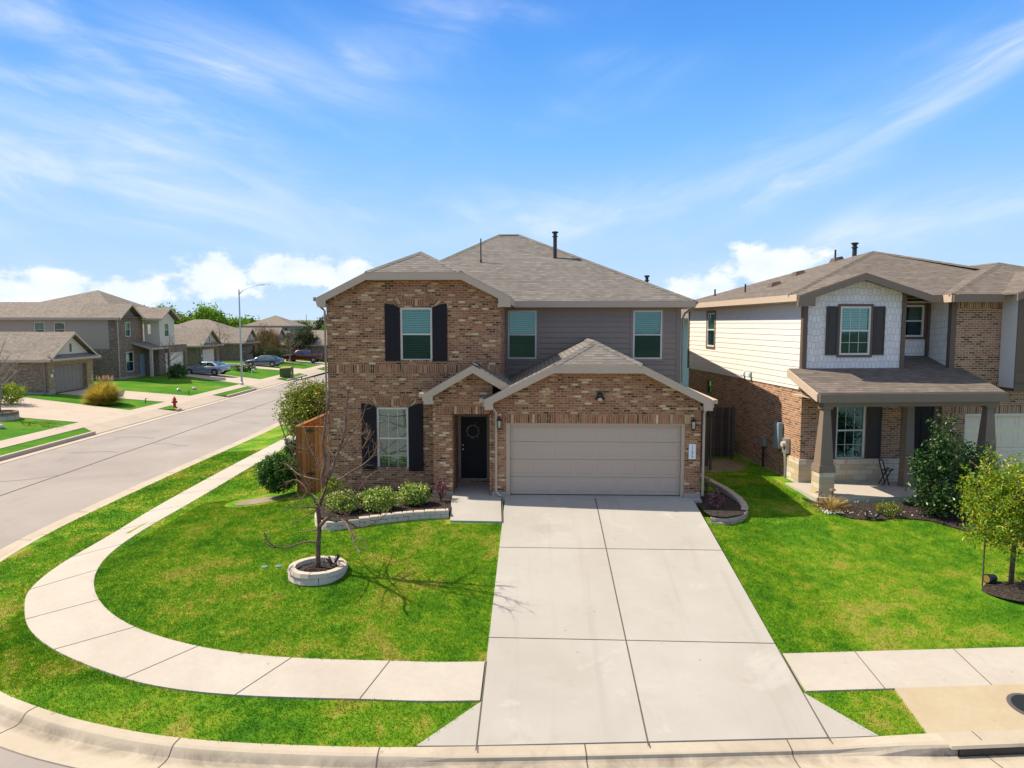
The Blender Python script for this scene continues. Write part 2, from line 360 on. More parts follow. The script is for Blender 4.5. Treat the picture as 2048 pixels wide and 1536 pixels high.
def concrete(name, a, b, tint=(0.5, 0.42, 0.3), ts=0.35, rough=0.9, dirt=False):
    m, t, out = mat(name)
    tc = t.add('ShaderNodeTexCoord').outputs['Object']
    n = t.noise(tc, 0.7, 6, 0.62, 0.4); f = t.noise(tc, 7, 5, 0.7); g = t.noise(tc, 90, 2, 0.6)
    c = t.mix(t.ramp(n, [(0.3, 0), (0.72, 1)]), a, b)
    c = t.mix(t.ramp(t.noise(tc, 1.7, 5, 0.7, 1.0), [(0.56, 0), (0.75, ts)]), c, tint)
    c = t.mix(t.m('MULTIPLY', t.m('SUBTRACT', f, 0.35), 0.35, clamp=True), c, tuple(k*0.55 for k in a))
    c = t.mix(t.m('MULTIPLY', g, 0.18), c, tuple(k*0.45 for k in a))
    sp = t.ramp(t.noise(tc, 3.3, 2, 0.5), [(0.73, 0), (0.76, 0.55)])
    c = t.mix(sp, c, (0.22, 0.19, 0.15))
    st = t.ramp(t.noise(t.mapping(tc, (1, 1, 1), (0, 0, .5)), 0.42, 7, 0.75, 2.2), [(0.485, 0), (0.50, 0.10), (0.515, 0)])
    c = t.mix(st, c, tuple(k*0.55 for k in a))
    if dirt:      # silt and tyre grime lying along the foot of the curb
        o = t.add('ShaderNodeSeparateXYZ', {0: t.add('ShaderNodeTexCoord').outputs['UV']}).outputs[1]
        band = t.ramp(o, [(0.18, 0), (0.25, 1), (0.36, 1), (0.50, 0.0)])
        k = t.m('MULTIPLY', band, t.ramp(t.noise(tc, 1.1, 6, 0.7, 0.8), [(0.38, 0.0), (0.64, 0.6)]))
        c = t.mix(k, c, (0.075, 0.062, 0.05))
    finish(t, out, c, rough, t.m('ADD', f, t.m('MULTIPLY', g, 0.5)), 0.2, 0.006, spec=0.2); return m
M_CONC = driveway_mat()
M_WALK = concrete('walk_concrete', (0.43, 0.38, 0.32), (0.50, 0.45, 0.385), ts=0.25)
M_CURB = concrete('curb_concrete', (0.43, 0.36, 0.27), (0.53, 0.455, 0.355), tint=(0.30, 0.26, 0.2), ts=0.5, dirt=True)
M_APRON = concrete('tan_concrete', (0.42, 0.335, 0.215), (0.48, 0.395, 0.27), ts=0.3)
M_FOUND = concrete('foundation_concrete', (0.36, 0.31, 0.26), (0.46, 0.40, 0.34))
M_WALK_F = concrete('far_concrete', (0.46, 0.375, 0.295), (0.53, 0.44, 0.35), ts=0.2)
def asphalt():
    m, t, out = mat('weathered_asphalt')
    tc = t.add('ShaderNodeTexCoord').outputs['Object']
    n = t.noise(tc, 0.25, 5, 0.6, 0.5); g = t.noise(tc, 45, 3, 0.75); f = t.noise(t.mapping(tc, (3, 0.35, 1)), 1.2, 5, 0.7)
    c = t.mix(t.ramp(n, [(0.3, 0), (0.7, 1)]), (0.29, 0.25, 0.225), (0.375, 0.33, 0.295))
    c = t.mix(t.m('MULTIPLY', g, 0.4), c, (0.2, 0.17, 0.15))
    c = t.mix(t.ramp(f, [(0.60, 0), (0.72, 0.45)]), c, (0.17, 0.15, 0.145))
    finish(t, out, c, 0.92, g, 0.4, 0.01, spec=0.2); return m
M_ASPH = asphalt()
M_SEAM = plain('tar_seam', (0.09, 0.08, 0.08), 0.8)
M_JOINT = plain('joint_filler', (0.10, 0.085, 0.07), 0.9)

def grass_color(t, pos):
    """patchy winter lawn: fresh green with yellow and straw patches"""
    big = t.noise(pos, 0.55, 5, 0.66, 0.5); mid = t.noise(pos, 2.6, 5, 0.7, 0.6); fine = t.noise(pos, 28, 3, 0.7)
    v = t.m('ADD', t.m('ADD', t.m('MULTIPLY', big, 0.95), t.m('MULTIPLY', mid, 0.62)), t.m('MULTIPLY', fine, 0.18))
    return t.ramp(v, [(0.60, (0.035, 0.145, 0.006)), (0.76, (0.085, 0.25, 0.010)), (0.88, (0.17, 0.34, 0.014)), (0.97, (0.30, 0.39, 0.028)), (1.0, (0.38, 0.38, 0.06))]), fine
def grass_mats():
    m, t, out = mat('lawn_turf')
    pos = t.add('ShaderNodeNewGeometry').outputs['Position']
    c, fine = grass_color(t, pos)
    gg = t.noise(pos, 70, 3, 0.75)
    c = t.mix(t.ramp(gg, [(0.35, 0.55), (0.6, 0)]), c, (0.02, 0.045, 0.006))
    finish(t, out, c, 0.95, gg, 0.9, 0.03, spec=0.1)
    m2, t, out = mat('grass_blade')
    pos = t.add('ShaderNodeNewGeometry').outputs['Position']
    c, fine = grass_color(t, pos)
    u = t.add('ShaderNodeSeparateXYZ', {0: t.add('ShaderNodeTexCoord').outputs['UV']}).outputs[0]
    c = t.mix(t.ramp(u, [(0.0, 0.35), (0.5, 0.0)]), c, (0.03, 0.10, 0.004))
    c = t.mix(t.ramp(u, [(0.72, 0.0), (0.78, 0.35), (1.0, 0.5)]), c, (0.30, 0.30, 0.05))
    d = t.add('ShaderNodeBsdfDiffuse', {'Color': c}); tr = t.add('ShaderNodeBsdfTranslucent', {'Color': c})
    mx = t.add('ShaderNodeMixShader', {0: 0.22, 1: d.outputs[0], 2: tr.outputs[0]}); t.l.new(mx.outputs[0], out.inputs[0])
    return m, m2
M_GRASS, M_BLADE = grass_mats()
def far_grass():
    m, t, out = mat('far_lawn_turf')
    pos = t.add('ShaderNodeNewGeometry').outputs['Position']
    n = t.noise(pos, 0.25, 5, 0.65, 0.4); g = t.noise(pos, 9, 4, 0.8)
    v = t.m('ADD', t.m('MULTIPLY', n, 0.8), t.m('MULTIPLY', g, 0.3))
    c = t.ramp(v, [(0.40, (0.035, 0.125, 0.006)), (0.58, (0.07, 0.20, 0.008)), (0.68, (0.16, 0.22, 0.02)), (0.8, (0.25, 0.20, 0.06))])
    finish(t, out, c, 0.95, g, 0.9, 0.05, spec=0.1); return m
M_GRASS_F = far_grass()
def field():
    m, t, out = mat('dull_field'); pos = t.add('ShaderNodeNewGeometry').outputs['Position']
    n = t.noise(pos, 0.04, 6, 0.7); finish(t, out, t.ramp(n, [(0.35, (0.08, 0.10, 0.04)), (0.55, (0.17, 0.15, 0.09)), (0.7, (0.24, 0.21, 0.16))]), 1.0); return m
M_FIELD = field()
def leaf(name, stops, trans=0.35, gloss=0.0):
    m, t, out = mat(name)
    u = t.add('ShaderNodeSeparateXYZ', {0: t.add('ShaderNodeTexCoord').outputs['UV']}).outputs[0]
    c = t.ramp(u, stops)
    d = t.add('ShaderNodeBsdfPrincipled', {'Base Color': c, 'Roughness': 0.42 if gloss else 0.7, 'Specular IOR Level': 0.5 if gloss else 0.15})
    tr = t.add('ShaderNodeBsdfTranslucent', {'Color': c})
    mx = t.add('ShaderNodeMixShader', {0: trans, 1: d.outputs[0], 2: tr.outputs[0]}); t.l.new(mx.outputs[0], out.inputs[0]); return m
M_LEAF_DARK = leaf('dark_evergreen_leaf', [(0, (0.010, 0.035, 0.006)), (0.5, (0.025, 0.075, 0.012)), (0.85, (0.06, 0.14, 0.02)), (1, (0.12, 0.22, 0.04))], 0.2, 1)
M_LEAF_GREEN = leaf('fresh_green_leaf', [(0, (0.02, 0.065, 0.008)), (0.5, (0.04, 0.13, 0.012)), (1, (0.10, 0.22, 0.02))], 0.35, 1)
M_LEAF_YEL = leaf('yellow_green_leaf', [(0, (0.06, 0.15, 0.008)), (0.4, (0.16, 0.30, 0.012)), (0.75, (0.32, 0.42, 0.02)), (0.93, (0.55, 0.46, 0.025)), (1, (0.45, 0.22, 0.03))], 0.45, 1)
M_TWIG = None
M_LEAF_PIT = leaf('variegated_leaf', [(0, (0.06, 0.13, 0.01)), (0.35, (0.18, 0.30, 0.02)), (0.7, (0.42, 0.52, 0.08)), (1, (0.72, 0.72, 0.28))], 0.3, 1)
M_LEAF_OLIVE = leaf('olive_leaf', [(0, (0.05, 0.10, 0.008)), (0.4, (0.13, 0.22, 0.015)), (0.75, (0.30, 0.34, 0.03)), (1, (0.46, 0.36, 0.06))], 0.3, 1)
M_LEAF_PINK = leaf('burgundy_leaf', [(0, (0.05, 0.012, 0.015)), (0.5, (0.14, 0.04, 0.05)), (0.8, (0.32, 0.12, 0.16)), (1, (0.62, 0.36, 0.42))], 0.2)
M_LEAF_GROVE = leaf('spring_grove_leaf', [(0, (0.07, 0.16, 0.01)), (0.6, (0.16, 0.32, 0.02)), (1, (0.28, 0.42, 0.04))], 0.4)
M_LEAF_GREY = leaf('grey_brown_leaf', [(0, (0.06, 0.06, 0.03)), (0.6, (0.13, 0.12, 0.06)), (1, (0.2, 0.18, 0.1))], 0.2)
M_LEAF_OAK = leaf('live_oak_leaf', [(0, (0.02, 0.035, 0.012)), (0.6, (0.06, 0.075, 0.03)), (1, (0.15, 0.15, 0.07))], 0.2)
M_LEAF_RUST = leaf('rusty_leaf', [(0, (0.08, 0.06, 0.02)), (0.5, (0.20, 0.13, 0.05)), (1, (0.34, 0.22, 0.06))], 0.2)
M_STRAW = leaf('straw_blade', [(0, (0.30, 0.20, 0.06)), (0.6, (0.48, 0.34, 0.11)), (1, (0.6, 0.46, 0.2))], 0.3)
M_PAMPAS = leaf('golden_grass_blade', [(0, (0.20, 0.21, 0.02)), (0.35, (0.46, 0.37, 0.035)), (0.7, (0.66, 0.48, 0.07)), (1, (0.78, 0.60, 0.17))], 0.4)
M_PLUME = leaf('pale_plume', [(0, (0.5, 0.36, 0.18)), (1, (0.66, 0.52, 0.32))], 0.4)
def bark(name, a, b):
    m, t, out = mat(name)
    tc = t.add('ShaderNodeTexCoord').outputs['Object']
    n = t.noise(t.mapping(tc, (1, 1, 0.35)), 22, 5, 0.7); k = t.noise(tc, 3, 3, 0.5)
    c = t.mix(t.ramp(n, [(0.35, 0), (0.65, 1)]), a, b); c = t.mix(t.m('MULTIPLY', k, 0.4), c, tuple(x*0.5 for x in a))
    finish(t, out, c, 0.9, n, 0.8, 0.01, spec=0.1); return m
M_BARK = bark('brown_bark', (0.075, 0.047, 0.034), (0.20, 0.135, 0.10))
M_TWIG = bark('sunlit_twig_bark', (0.11, 0.068, 0.048), (0.29, 0.195, 0.145))
M_BARK_G = bark('pale_bark', (0.22, 0.19, 0.15), (0.42, 0.38, 0.33))
def mulch():
    m, t, out = mat('dark_mulch')
    tc = t.add('ShaderNodeTexCoord').outputs['Object']
    vo = t.add('ShaderNodeTexVoronoi', {'Scale': 28.0, 'Vector': t.mapping(tc, (1, 2.2, 1), (0, 0, 0.6))}); n = t.noise(tc, 30, 4, 0.7)
    c = t.ramp(t.m('ADD', t.m('MULTIPLY', vo.outputs['Distance'], 0.8), t.m('MULTIPLY', n, 0.6)), [(0.3, (0.010, 0.008, 0.007)), (0.7, (0.035, 0.027, 0.023)), (0.95, (0.11, 0.085, 0.07))])
    finish(t, out, c, 0.95, n, 1.0, 0.03, spec=0.1); return m
M_MULCH = mulch()
M_DIRT = concrete('bare_soil', (0.20, 0.15, 0.10), (0.32, 0.25, 0.18))
M_BLOCK = concrete('pale_edging_block', (0.50, 0.41, 0.33), (0.62, 0.53, 0.44), ts=0.2)
M_BLOCK_T = concrete('tan_edging_block', (0.42, 0.32, 0.25), (0.55, 0.44, 0.35), ts=0.2)
M_CEDAR = None
def wood(name, stops, w=0.14):
    m, t, out = mat(name)
    uv = t.add('ShaderNodeTexCoord').outputs['UV']
    sep = t.add('ShaderNodeSeparateXYZ', {0: uv})
    q = t.m('DIVIDE', t.m('ADD', sep.outputs[0], 200*w), w)
    wn = t.add('ShaderNodeTexWhiteNoise', {'W': t.m('FLOOR', q)}, noise_dimensions='1D').outputs['Value']
    gr = t.noise(t.mapping(uv, (30, 1.2, 1)), 1.5, 5, 0.65, 0.5)
    c = t.ramp(t.m('ADD', t.m('MULTIPLY', wn, 0.5), t.m('MULTIPLY', gr, 0.5)), stops)
    gap = t.ramp(t.m('FRACT', q), [(0, 1), (0.05, 0.9), (0.09, 0), (0.93, 0), (1.0, 1)])
    c = t.mix(t.m('MULTIPLY', gap, 0.75), c, (0.03, 0.015, 0.008))
    finish(t, out, c, 0.8, gr, 0.3, 0.006, spec=0.2); return m
M_CEDAR = wood('stained_cedar', [(0.2, (0.22, 0.09, 0.028)), (0.6, (0.40, 0.18, 0.055)), (0.9, (0.56, 0.30, 0.11))])
M_FENCE_G = wood('weathered_fence', [(0.2, (0.045, 0.032, 0.026)), (0.6, (0.085, 0.065, 0.05)), (0.9, (0.13, 0.10, 0.08))])

def glass_mat(name, tint, refl, gc=(0.75, 0.95, 0.92, 1)):
    m, t, out = mat(name)
    lw = t.add('ShaderNodeLayerWeight', {'Blend': 0.35})
    g = t.add('ShaderNodeBsdfGlossy', {'Color': gc, 'Roughness': 0.03})
    nb = t.add('ShaderNodeBump', {'Strength': 0.06, 'Distance': 0.02, 'Height': t.noise(t.add('ShaderNodeTexCoord').outputs['Object'], 1.4, 2, 0.4)})
    t.l.new(nb.outputs[0], g.inputs['Normal'])
    tr = t.add('ShaderNodeBsdfTransparent', {'Color': tint})
    f = t.m('ADD', t.m('MULTIPLY', lw.outputs['Facing'], 0.4), refl, clamp=True)
    mx = t.add('ShaderNodeMixShader', {0: f, 1: tr.outputs[0], 2: g.outputs[0]}); t.l.new(mx.outputs[0], out.inputs[0]); return m
M_GLASS = glass_mat('window_glass', (0.46, 0.70, 0.64, 1), 0.10)
M_GLASS_L = glass_mat('clear_glass', (0.62, 0.66, 0.62, 1), 0.14)
M_GLASS_D = glass_mat('screened_glass', (0.26, 0.42, 0.41, 1), 0.07, (0.40, 0.78, 0.85, 1))
def lampglass():
    m, t, out = mat('lantern_glass'); finish(t, out, (0.55, 0.5, 0.4), 0.15, spec=0.6); return m
M_LGLASS = lampglass()
def shake():
    m, t, out = mat('white_shake_shingle')
    uv = t.add('ShaderNodeTexCoord').outputs['UV']
    b = t.add('ShaderNodeTexBrick', {'Color1': (0, 0, 0, 1), 'Color2': (1, 1, 1, 1), 'Mortar': (0.5, 0.5, 0.5, 1), 'Scale': 1.0, 'Mortar Size': 0.006,
                                     'Mortar Smooth': 0.2, 'Brick Width': 0.13, 'Row Height': 0.2}, offset=0.43, offset_frequency=2)
    # stagger the courses: each column of shakes drops by its own amount
    sep = t.add('ShaderNodeSeparateXYZ', {0: uv})
    wn = t.add('ShaderNodeTexWhiteNoise', {'W': t.m('FLOOR', t.m('DIVIDE', sep.outputs[0], 0.13))}, noise_dimensions='1D').outputs['Value']
    v2 = t.add('ShaderNodeCombineXYZ', {0: sep.outputs[0], 1: t.m('ADD', sep.outputs[1], t.m('MULTIPLY', wn, 0.05)), 2: 0.0}).outputs[0]
    t.l.new(v2, b.inputs['Vector'])
    c = t.mix(b.outputs['Color'], (0.70, 0.66, 0.61), (0.80, 0.76, 0.70))
    c = t.mix(t.m('MULTIPLY', b.outputs['Fac'], 0.8), c, (0.40, 0.36, 0.33))
    finish(t, out, c, 0.7, t.m('SUBTRACT', 1.0, b.outputs['Fac']), 0.6, 0.012); return m
M_SHAKE = shake()
def lap_shade():
    m, t, out = mat('tan_far_siding')
    uv = t.add('ShaderNodeTexCoord').outputs['UV']
    sep = t.add('ShaderNodeSeparateXYZ', {0: uv})
    fr = t.m('FRACT', t.m('DIVIDE', t.m('ADD', sep.outputs[1], 40.0), 0.2))
    c = t.mix(t.ramp(fr, [(0, 1), (0.1, 0.3), (0.16, 0)]), (0.42, 0.335, 0.255), (0.26, 0.20, 0.15))  # shade under each lapped board painted in as a darker line
    finish(t, out, c, 0.7); return m
M_LAP_F = lap_shade()
M_CREAM_F = plain('cream_far_siding', (0.60, 0.54, 0.42), 0.7, var=0.05)
M_BLUE_F = plain('blue_grey_far_siding', (0.30, 0.36, 0.45), 0.7, var=0.05)
M_GREY_F = plain('grey_far_siding', (0.30, 0.30, 0.32), 0.7, var=0.05)
# ---------------------------------------------------------------- terrain
KEYS = [((-19.0, 110), (-17.2, 110), (-16.0, 110)), ((-16.6, 55), (-14.5, 55), (-13.3, 55)), ((-15.7, 40), (-13.65, 40), (-12.45, 40)),
        ((-15.3, 30), (-13.2, 30), (-12.0, 29.5)), ((-14.96, 23.5), (-12.8, 23.5), (-11.66, 23.9)), ((-14.62, 20), (-12.42, 20), (-11.5, 20.4)),
        ((-14.0, 17.2), (-12.16, 17.3), (-11.23, 18.16)), ((-13.0, 15.0), (-11.71, 15.62), (-10.74, 16.63)), ((-11.9, 13.5), (-11.02, 14.5), (-10.0, 15.34)),
        ((-10.7, 12.4), (-10.18, 13.51), (-9.03, 14.24)), ((-9.4, 11.55), (-9.1, 12.67), (-7.96, 13.41)), ((-8.39, 11.05), (-7.76, 11.93), (-6.86, 12.84)),
        ((-7.07, 10.56), (-6.5, 11.42), (-5.72, 12.45)), ((-5.43, 10.19), (-4.98, 11.16), (-4.4, 12.23)), ((-3.5, 10.06), (-2.88, 11.1), (-2.6, 12.17)),
        ((-1.2, 10.1), (-0.9, 11.12), (-0.9, 12.2)), ((4.5, 10.5), (4.55, 11.6), (4.53, 12.69)), ((9, 10.95), (8.35, 11.95), (9.12, 13.11)),
        ((30, 13.0), (30, 14.1), (30, 15.2))]
def catmull(P, n=8):
    P = [Vector(p) for p in P]; out = []
    for i in range(len(P)-1):
        p0 = P[max(i-1, 0)]; p1 = P[i]; p2 = P[i+1]; p3 = P[min(i+2, len(P)-1)]
        lin = i == 0 or i >= len(P)-3
        for k in range(n):
            t = k/n
            if lin: q = p1.lerp(p2, t)
            else: q = 0.5*((2*p1)+(p2-p0)*t+(2*p0-5*p1+4*p2-p3)*t*t+(3*p1-p0-3*p2+p3)*t*t*t)
            out.append(q)
    out.append(P[-1]); return out
CP = catmull([k[0] for k in KEYS]); W1P = catmull([k[1] for k in KEYS]); W2P = catmull([k[2] for k in KEYS])
ZC, ZW1, ZW2 = -1.37, -1.21, -1.08
def npdist(P, X, Y):
    d = np.full(X.shape, 1e9)
    for a, b in zip(P[:-1], P[1:]):
        ex, ey = b.x-a.x, b.y-a.y; L = ex*ex+ey*ey
        t = np.clip(((X-a.x)*ex+(Y-a.y)*ey)/L, 0, 1)
        d = np.minimum(d, np.hypot(X-(a.x+ex*t), Y-(a.y+ey*t)))
    return d
def npin(P, X, Y):
    ins = np.zeros(X.shape, bool)
    pts = [(p[0], p[1]) for p in P]
    for (x0, y0), (x1, y1) in zip(pts, pts[1:]+pts[:1]):
        c = ((y0 > Y) != (y1 > Y))
        with np.errstate(divide='ignore', invalid='ignore'):
            ins ^= c & (X < (x1-x0)*(Y-y0)/(y1-y0+1e-12)+x0)
    return ins
CAPP = [Vector((60, 16)), Vector((60, 110))]
def HN(X, Y):
    """height of the near lots"""
    X = np.asarray(X, float); Y = np.asarray(Y, float)
    d2 = npdist(W2P, X, Y); ins = npin(W2P+CAPP, X, Y)
    dc = npdist(CP, X, Y)
    z_in = ZW2+0.13*d2; cap = -0.07
    k = 0.12; z_in = -k*np.log(np.exp(-z_in/k)+np.exp(-cap/k))
    z_out = ZC+(ZW2-ZC)*np.clip(dc/(dc+d2+1e-9), 0, 1)
    return np.where(ins, z_in, z_out)
def H(x, y): return float(HN(np.array([x]), np.array([y]))[0])
def HD(y, x=-0.87): return -0.03-(0.1345+0.0047*(x+.87)/5.34)*(20.0-y) if y < 20 else -0.03

def structure(o, kind='structure'): o['kind'] = kind; return o
# ground to the horizon
b = MB(); b.poly([(-4000, -400, -1.72), (4000, -400, -1.72), (4000, 5000, -1.72), (-4000, 5000, -1.72)]); structure(b.build('ground', M_FIELD))
# far hills
b = MB(); rr = random.Random(3)
for (D, zt, th_) in ((1300, 13, 200), (900, 8.5, 150)):
    n = 90; prev = None
    for i in range(n+1):
        a = R(-50+100*i/n); hgt = zt*(0.75+0.25*math.sin(i*0.35+D)+0.12*math.sin(i*0.9))+rr.uniform(-0.3, 0.3)
        if a > R(-10): hgt *= 0.7
        s, c = math.sin(a), math.cos(a)
        row = [(s*(D-th_), c*(D-th_), -1.6), (s*(D-th_*0.4), c*(D-th_*0.4), hgt*0.6), (s*D, c*D, hgt), (s*(D+th_), c*(D+th_), -1.6)]
        if prev:
            for k in range(3): b.poly([prev[k], row[k], row[k+1], prev[k+1]])
        prev = row
def hillmat():
    m, t, out = mat('wooded_hills'); pos = t.add('ShaderNodeNewGeometry').outputs['Position']
    n = t.noise(pos, 0.03, 5, 0.7); finish(t, out, t.ramp(n, [(0.35, (0.07, 0.11, 0.06)), (0.7, (0.20, 0.22, 0.12))]), 1.0); return m
structure(b.build('hills', hillmat(), smooth=True))
# road surface
b = MB(); b.box(-27, 60, -16, 150, -1.66, -1.53); structure(b.build('road', M_ASPH))
# lawns of the corner lot and of the lot next door
def grid_lawn():
    xs = np.arange(-17, 30.01, 0.3); ys = np.arange(10.5, 70.01, 0.3)
    X, Y = np.meshgrid(xs, ys); Z = HN(X, Y)
    mid = [a.lerp(b_, 0.5) for a, b_ in zip(W1P, W2P)]
    M = npin(mid+CAPP, X, Y)
    ny, nx = X.shape; idx = np.arange(nx*ny).reshape(ny, nx)
    ok = M[:-1, :-1] & M[1:, :-1] & M[:-1, 1:] & M[1:, 1:]
    q = np.stack([idx[:-1, :-1], idx[:-1, 1:], idx[1:, 1:], idx[1:, :-1]], -1)[ok]
    used = np.unique(q); remap = np.full(nx*ny, -1); remap[used] = np.arange(len(used))
    V = np.stack([X.ravel(), Y.ravel(), Z.ravel()], -1)[used]
    me = bpy.data.meshes.new('lawn'); me.from_pydata(V.tolist(), [], remap[q].tolist()); me.materials.append(M_GRASS)
    me.polygons.foreach_set('use_smooth', [True]*len(me.polygons))
    structure_o = bpy.data.objects.new('lawn', me); COL.objects.link(structure_o); structure(structure_o)
grid_lawn()
b = MB()
for i in range(len(CP)-1):
    for k in range(4):
        def pt(j, t):
            c = CP[j]; w = W1P[j].lerp(W2P[j], 0.5); p = c.lerp(w, t)
            tw = (W1P[j]-c).length/max((w-c).length, 1e-6)
            return (p.x, p.y, ZC+(ZW1-ZC)*min(t/tw, 1)-0.004)
        b.poly([pt(i, k/4), pt(i+1, k/4), pt(i+1, (k+1)/4), pt(i, (k+1)/4)])
structure(b.build('verge', M_GRASS))
# sidewalk, kept clear of the driveway
b = MB()
iD0 = 15*8; iD1 = 16*8
for i in range(len(CP)-1):
    if iD0 <= i < iD1: continue
    A = [W1P[i], W1P[i+1], W2P[i+1], W2P[i]]; zz = [ZW1, ZW1, ZW2, ZW2]
    top = [(p.x, p.y, z+0.014) for p, z in zip(A, zz)]
    b.hexa([(p[0], p[1], p[2]-0.12) for p in top], top)
structure(b.build('sidewalk', M_WALK))
# joints across the walk
def strip(b, p, q, w, zf, lift=0.006, seg=6):
    p = Vector(p); q = Vector(q); n = Vector((-(q-p).y, (q-p).x)).normalized()*w/2
    for i in range(seg):
        a = p.lerp(q, i/seg); c = p.lerp(q, (i+1)/seg)
        b.poly([(a.x-n.x, a.y-n.y, zf(a.x-n.x, a.y-n.y)+lift), (c.x-n.x, c.y-n.y, zf(c.x-n.x, c.y-n.y)+lift),
                (c.x+n.x, c.y+n.y, zf(c.x+n.x, c.y+n.y)+lift), (a.x+n.x, a.y+n.y, zf(a.x+n.x, a.y+n.y)+lift)])
b = MB()
def walkz(i):
    a, c = W1P[i], W2P[i]; L = (c-a).length
    return lambda x, y: ZW1+(ZW2-ZW1)*min(1, max(0, ((Vector((x, y))-a).length)/L))+0.014
acc = 0; last = W1P[iD0]
for i in list(range(iD0-1, 8, -1)):
    acc += (W1P[i].lerp(W2P[i], .5)-last).length; last = W1P[i].lerp(W2P[i], .5)
    if acc > 1.95: strip(b, W1P[i], W2P[i], 0.017, walkz(i), 0.004); acc = 0
def zr(x, y):
    t = (x-4.53)/4.5; y1 = 11.6+0.38*t*(8.35-4.55)/3.8; 
    return ZW1+(ZW2-ZW1)*min(1, max(0, (y-(11.6+0.092*(x-4.55)))/1.09))+0.014
for x in (5.88, 7.76, 9.7, 11.6): strip(b, (x+0.03, 11.6+0.092*(x-4.55)), (x, 12.69+0.092*(x-4.53)), 0.017, zr, 0.004)
structure(b.build('sidewalk_joint', M_JOINT))
# driveway
b = MB(); ys = [10.1, 12.9, 16.8, 20.05]; x0, x1 = -0.87, 4.47
for y0, y1 in zip(ys[:-1], ys[1:]):
    q = [(x0, y0+(.02 if y0 < 11 else 0)), (1.7, y0+(.20 if y0 < 11 else 0)), (1.7, y1), (x0, y1)]; q2 = [(1.7, y0+(.20 if y0 < 11 else 0)), (x1, y0+(.40 if y0 < 11 else 0)), (x1, y1), (1.7, y1)]
    for p in (q, q2): b.slab([(x, y, HD(y, x)+0.012) for x, y in p], .2)
b.hexa([(-1.0, 19.9, -.2), (4.7, 19.9, -.2), (4.7, 20.6, -.2), (-1.0, 20.6, -.2)], [(-1.0, 19.9, -.031), (4.7, 19.9, -.031), (4.7, 20.6, -.02), (-1.0, 20.6, -.02)])
structure(b.build('driveway', M_CONC))
b = MB()   # flares beside the driveway
for tri in ([(-0.872, 11.12, HD(11.12)+.016), (-1.78, 10.09, ZC+.014), (-0.872, 10.13, ZC+.014)], [(4.472, 11.55, HD(11.55, 4.47)+.016), (4.472, 10.51, ZC+.014), (5.28, 10.59, ZC+.014)]):
    b.slab(tri, 0.15)
structure(b.build('driveway_apron', M_CONC))
b = MB(); dz = lambda x, y: HD(y, x)+0.012
strip(b, (1.705, 10.2), (1.705, 20.0), 0.024, dz, 0.004, 8)
for y, dy in ((12.95, 0.0), (16.78, 0.0)): strip(b, (-0.87, y), (4.47, y+dy), 0.018, dz, 0.005, 8)
strip(b, (-0.872, 10.0), (-0.872, 12.2), 0.02, dz, 0.008, 4); strip(b, (4.472, 10.4), (4.472, 12.7), 0.02, dz, 0.008, 4)
strip(b, (-0.85, 18.2), (-0.95, 20.0), 0.025, dz, 0.008, 4)
structure(b.build('driveway_joint', M_JOINT))
# entry walk
b = MB(); zw = lambda y: HD(y)+0.010
b.slab([(-2.26, 18.35, zw(18.35)), (-0.89, 18.32, zw(18.32)), (-0.99, 19.9, zw(19.9)), (-2.40, 19.9, zw(19.9))], 0.2)
b.slab([(-2.40, 19.9, zw(19.9)), (-1.0, 19.9, zw(19.9)), (-1.0, 20.27, -.02), (-2.40, 20.27, -.02)], 0.2); b.box(-2.405, -1.335, 20.27, 21.85, -.2, -.02); structure(b.build('entry_walk', M_CONC))
# tan concrete over the storm drain
b = MB(); q = [(6.05, 10.62), (14, 11.4), (14, 12.45), (6.07, 11.72)]
b.slab([(q[0][0], q[0][1], ZC+0.02), (q[1][0], q[1][1], ZC+0.02), (q[2][0], q[2][1], ZW1+0.028), (q[3][0], q[3][1], ZW1+0.028)], 0.1)
structure(b.build('drain_apron', M_APRON))
# curb and gutter
PROF_N = [(0, ZC+.005), (0.14, ZC), (0.19, ZC-0.02), (0.235, ZC-0.07), (0.29, ZC-0.13), (0.36, ZC-0.15), (0.80, ZC-0.135), (0.82, ZC-0.3)]
PROF_D = [(0, ZC+0.008), (0.17, ZC-0.035), (0.20, ZC-0.05), (0.215, ZC-0.10), (0.25, ZC-0.12), (0.36, ZC-0.14), (0.80, ZC-0.135), (0.82, ZC-0.3)]
PROF_S = [(0, ZC+.03), (0.20, ZC+.02), (0.26, ZC-0.0), (0.29, ZC-0.03), (0.30, ZC-0.15), (0.36, ZC-0.16), (0.80, ZC-0.135), (0.82, ZC-0.3)]
def curb_prof(p):
    if p.y > 13.4: return PROF_N
    wd = min(1, max(0, (p.x+2.0)/0.9))*min(1, max(0, (5.5-p.x)/0.9)); ws = min(1, max(0, (p.x-5.2)/0.8))
    return [(a[0]*(1-wd-ws)+d[0]*wd+s_[0]*ws, a[1]*(1-wd-ws)+d[1]*wd+s_[1]*ws) for a, d, s_ in zip(PROF_N, PROF_D, PROF_S)]
def refine(P, L=0.35):
    out = [P[0]]
    for a, c in zip(P[:-1], P[1:]):
        n = max(1, int((c-a).length/L)) if c.y < 30 else 1
        out += [a.lerp(c, (k+1)/n) for k in range(n)]
    return out
CR = refine(CP)
def curb_row(j):
    d = (CR[min(j+1, len(CR)-1)]-CR[max(j-1, 0)]).normalized(); n = Vector((d.y, -d.x)); p = CR[j]
    return [(p.x+n.x*o, p.y+n.y*o, z) for o, z in curb_prof(p)]
b = MB(); rows = [curb_row(j) for j in range(len(CR))]
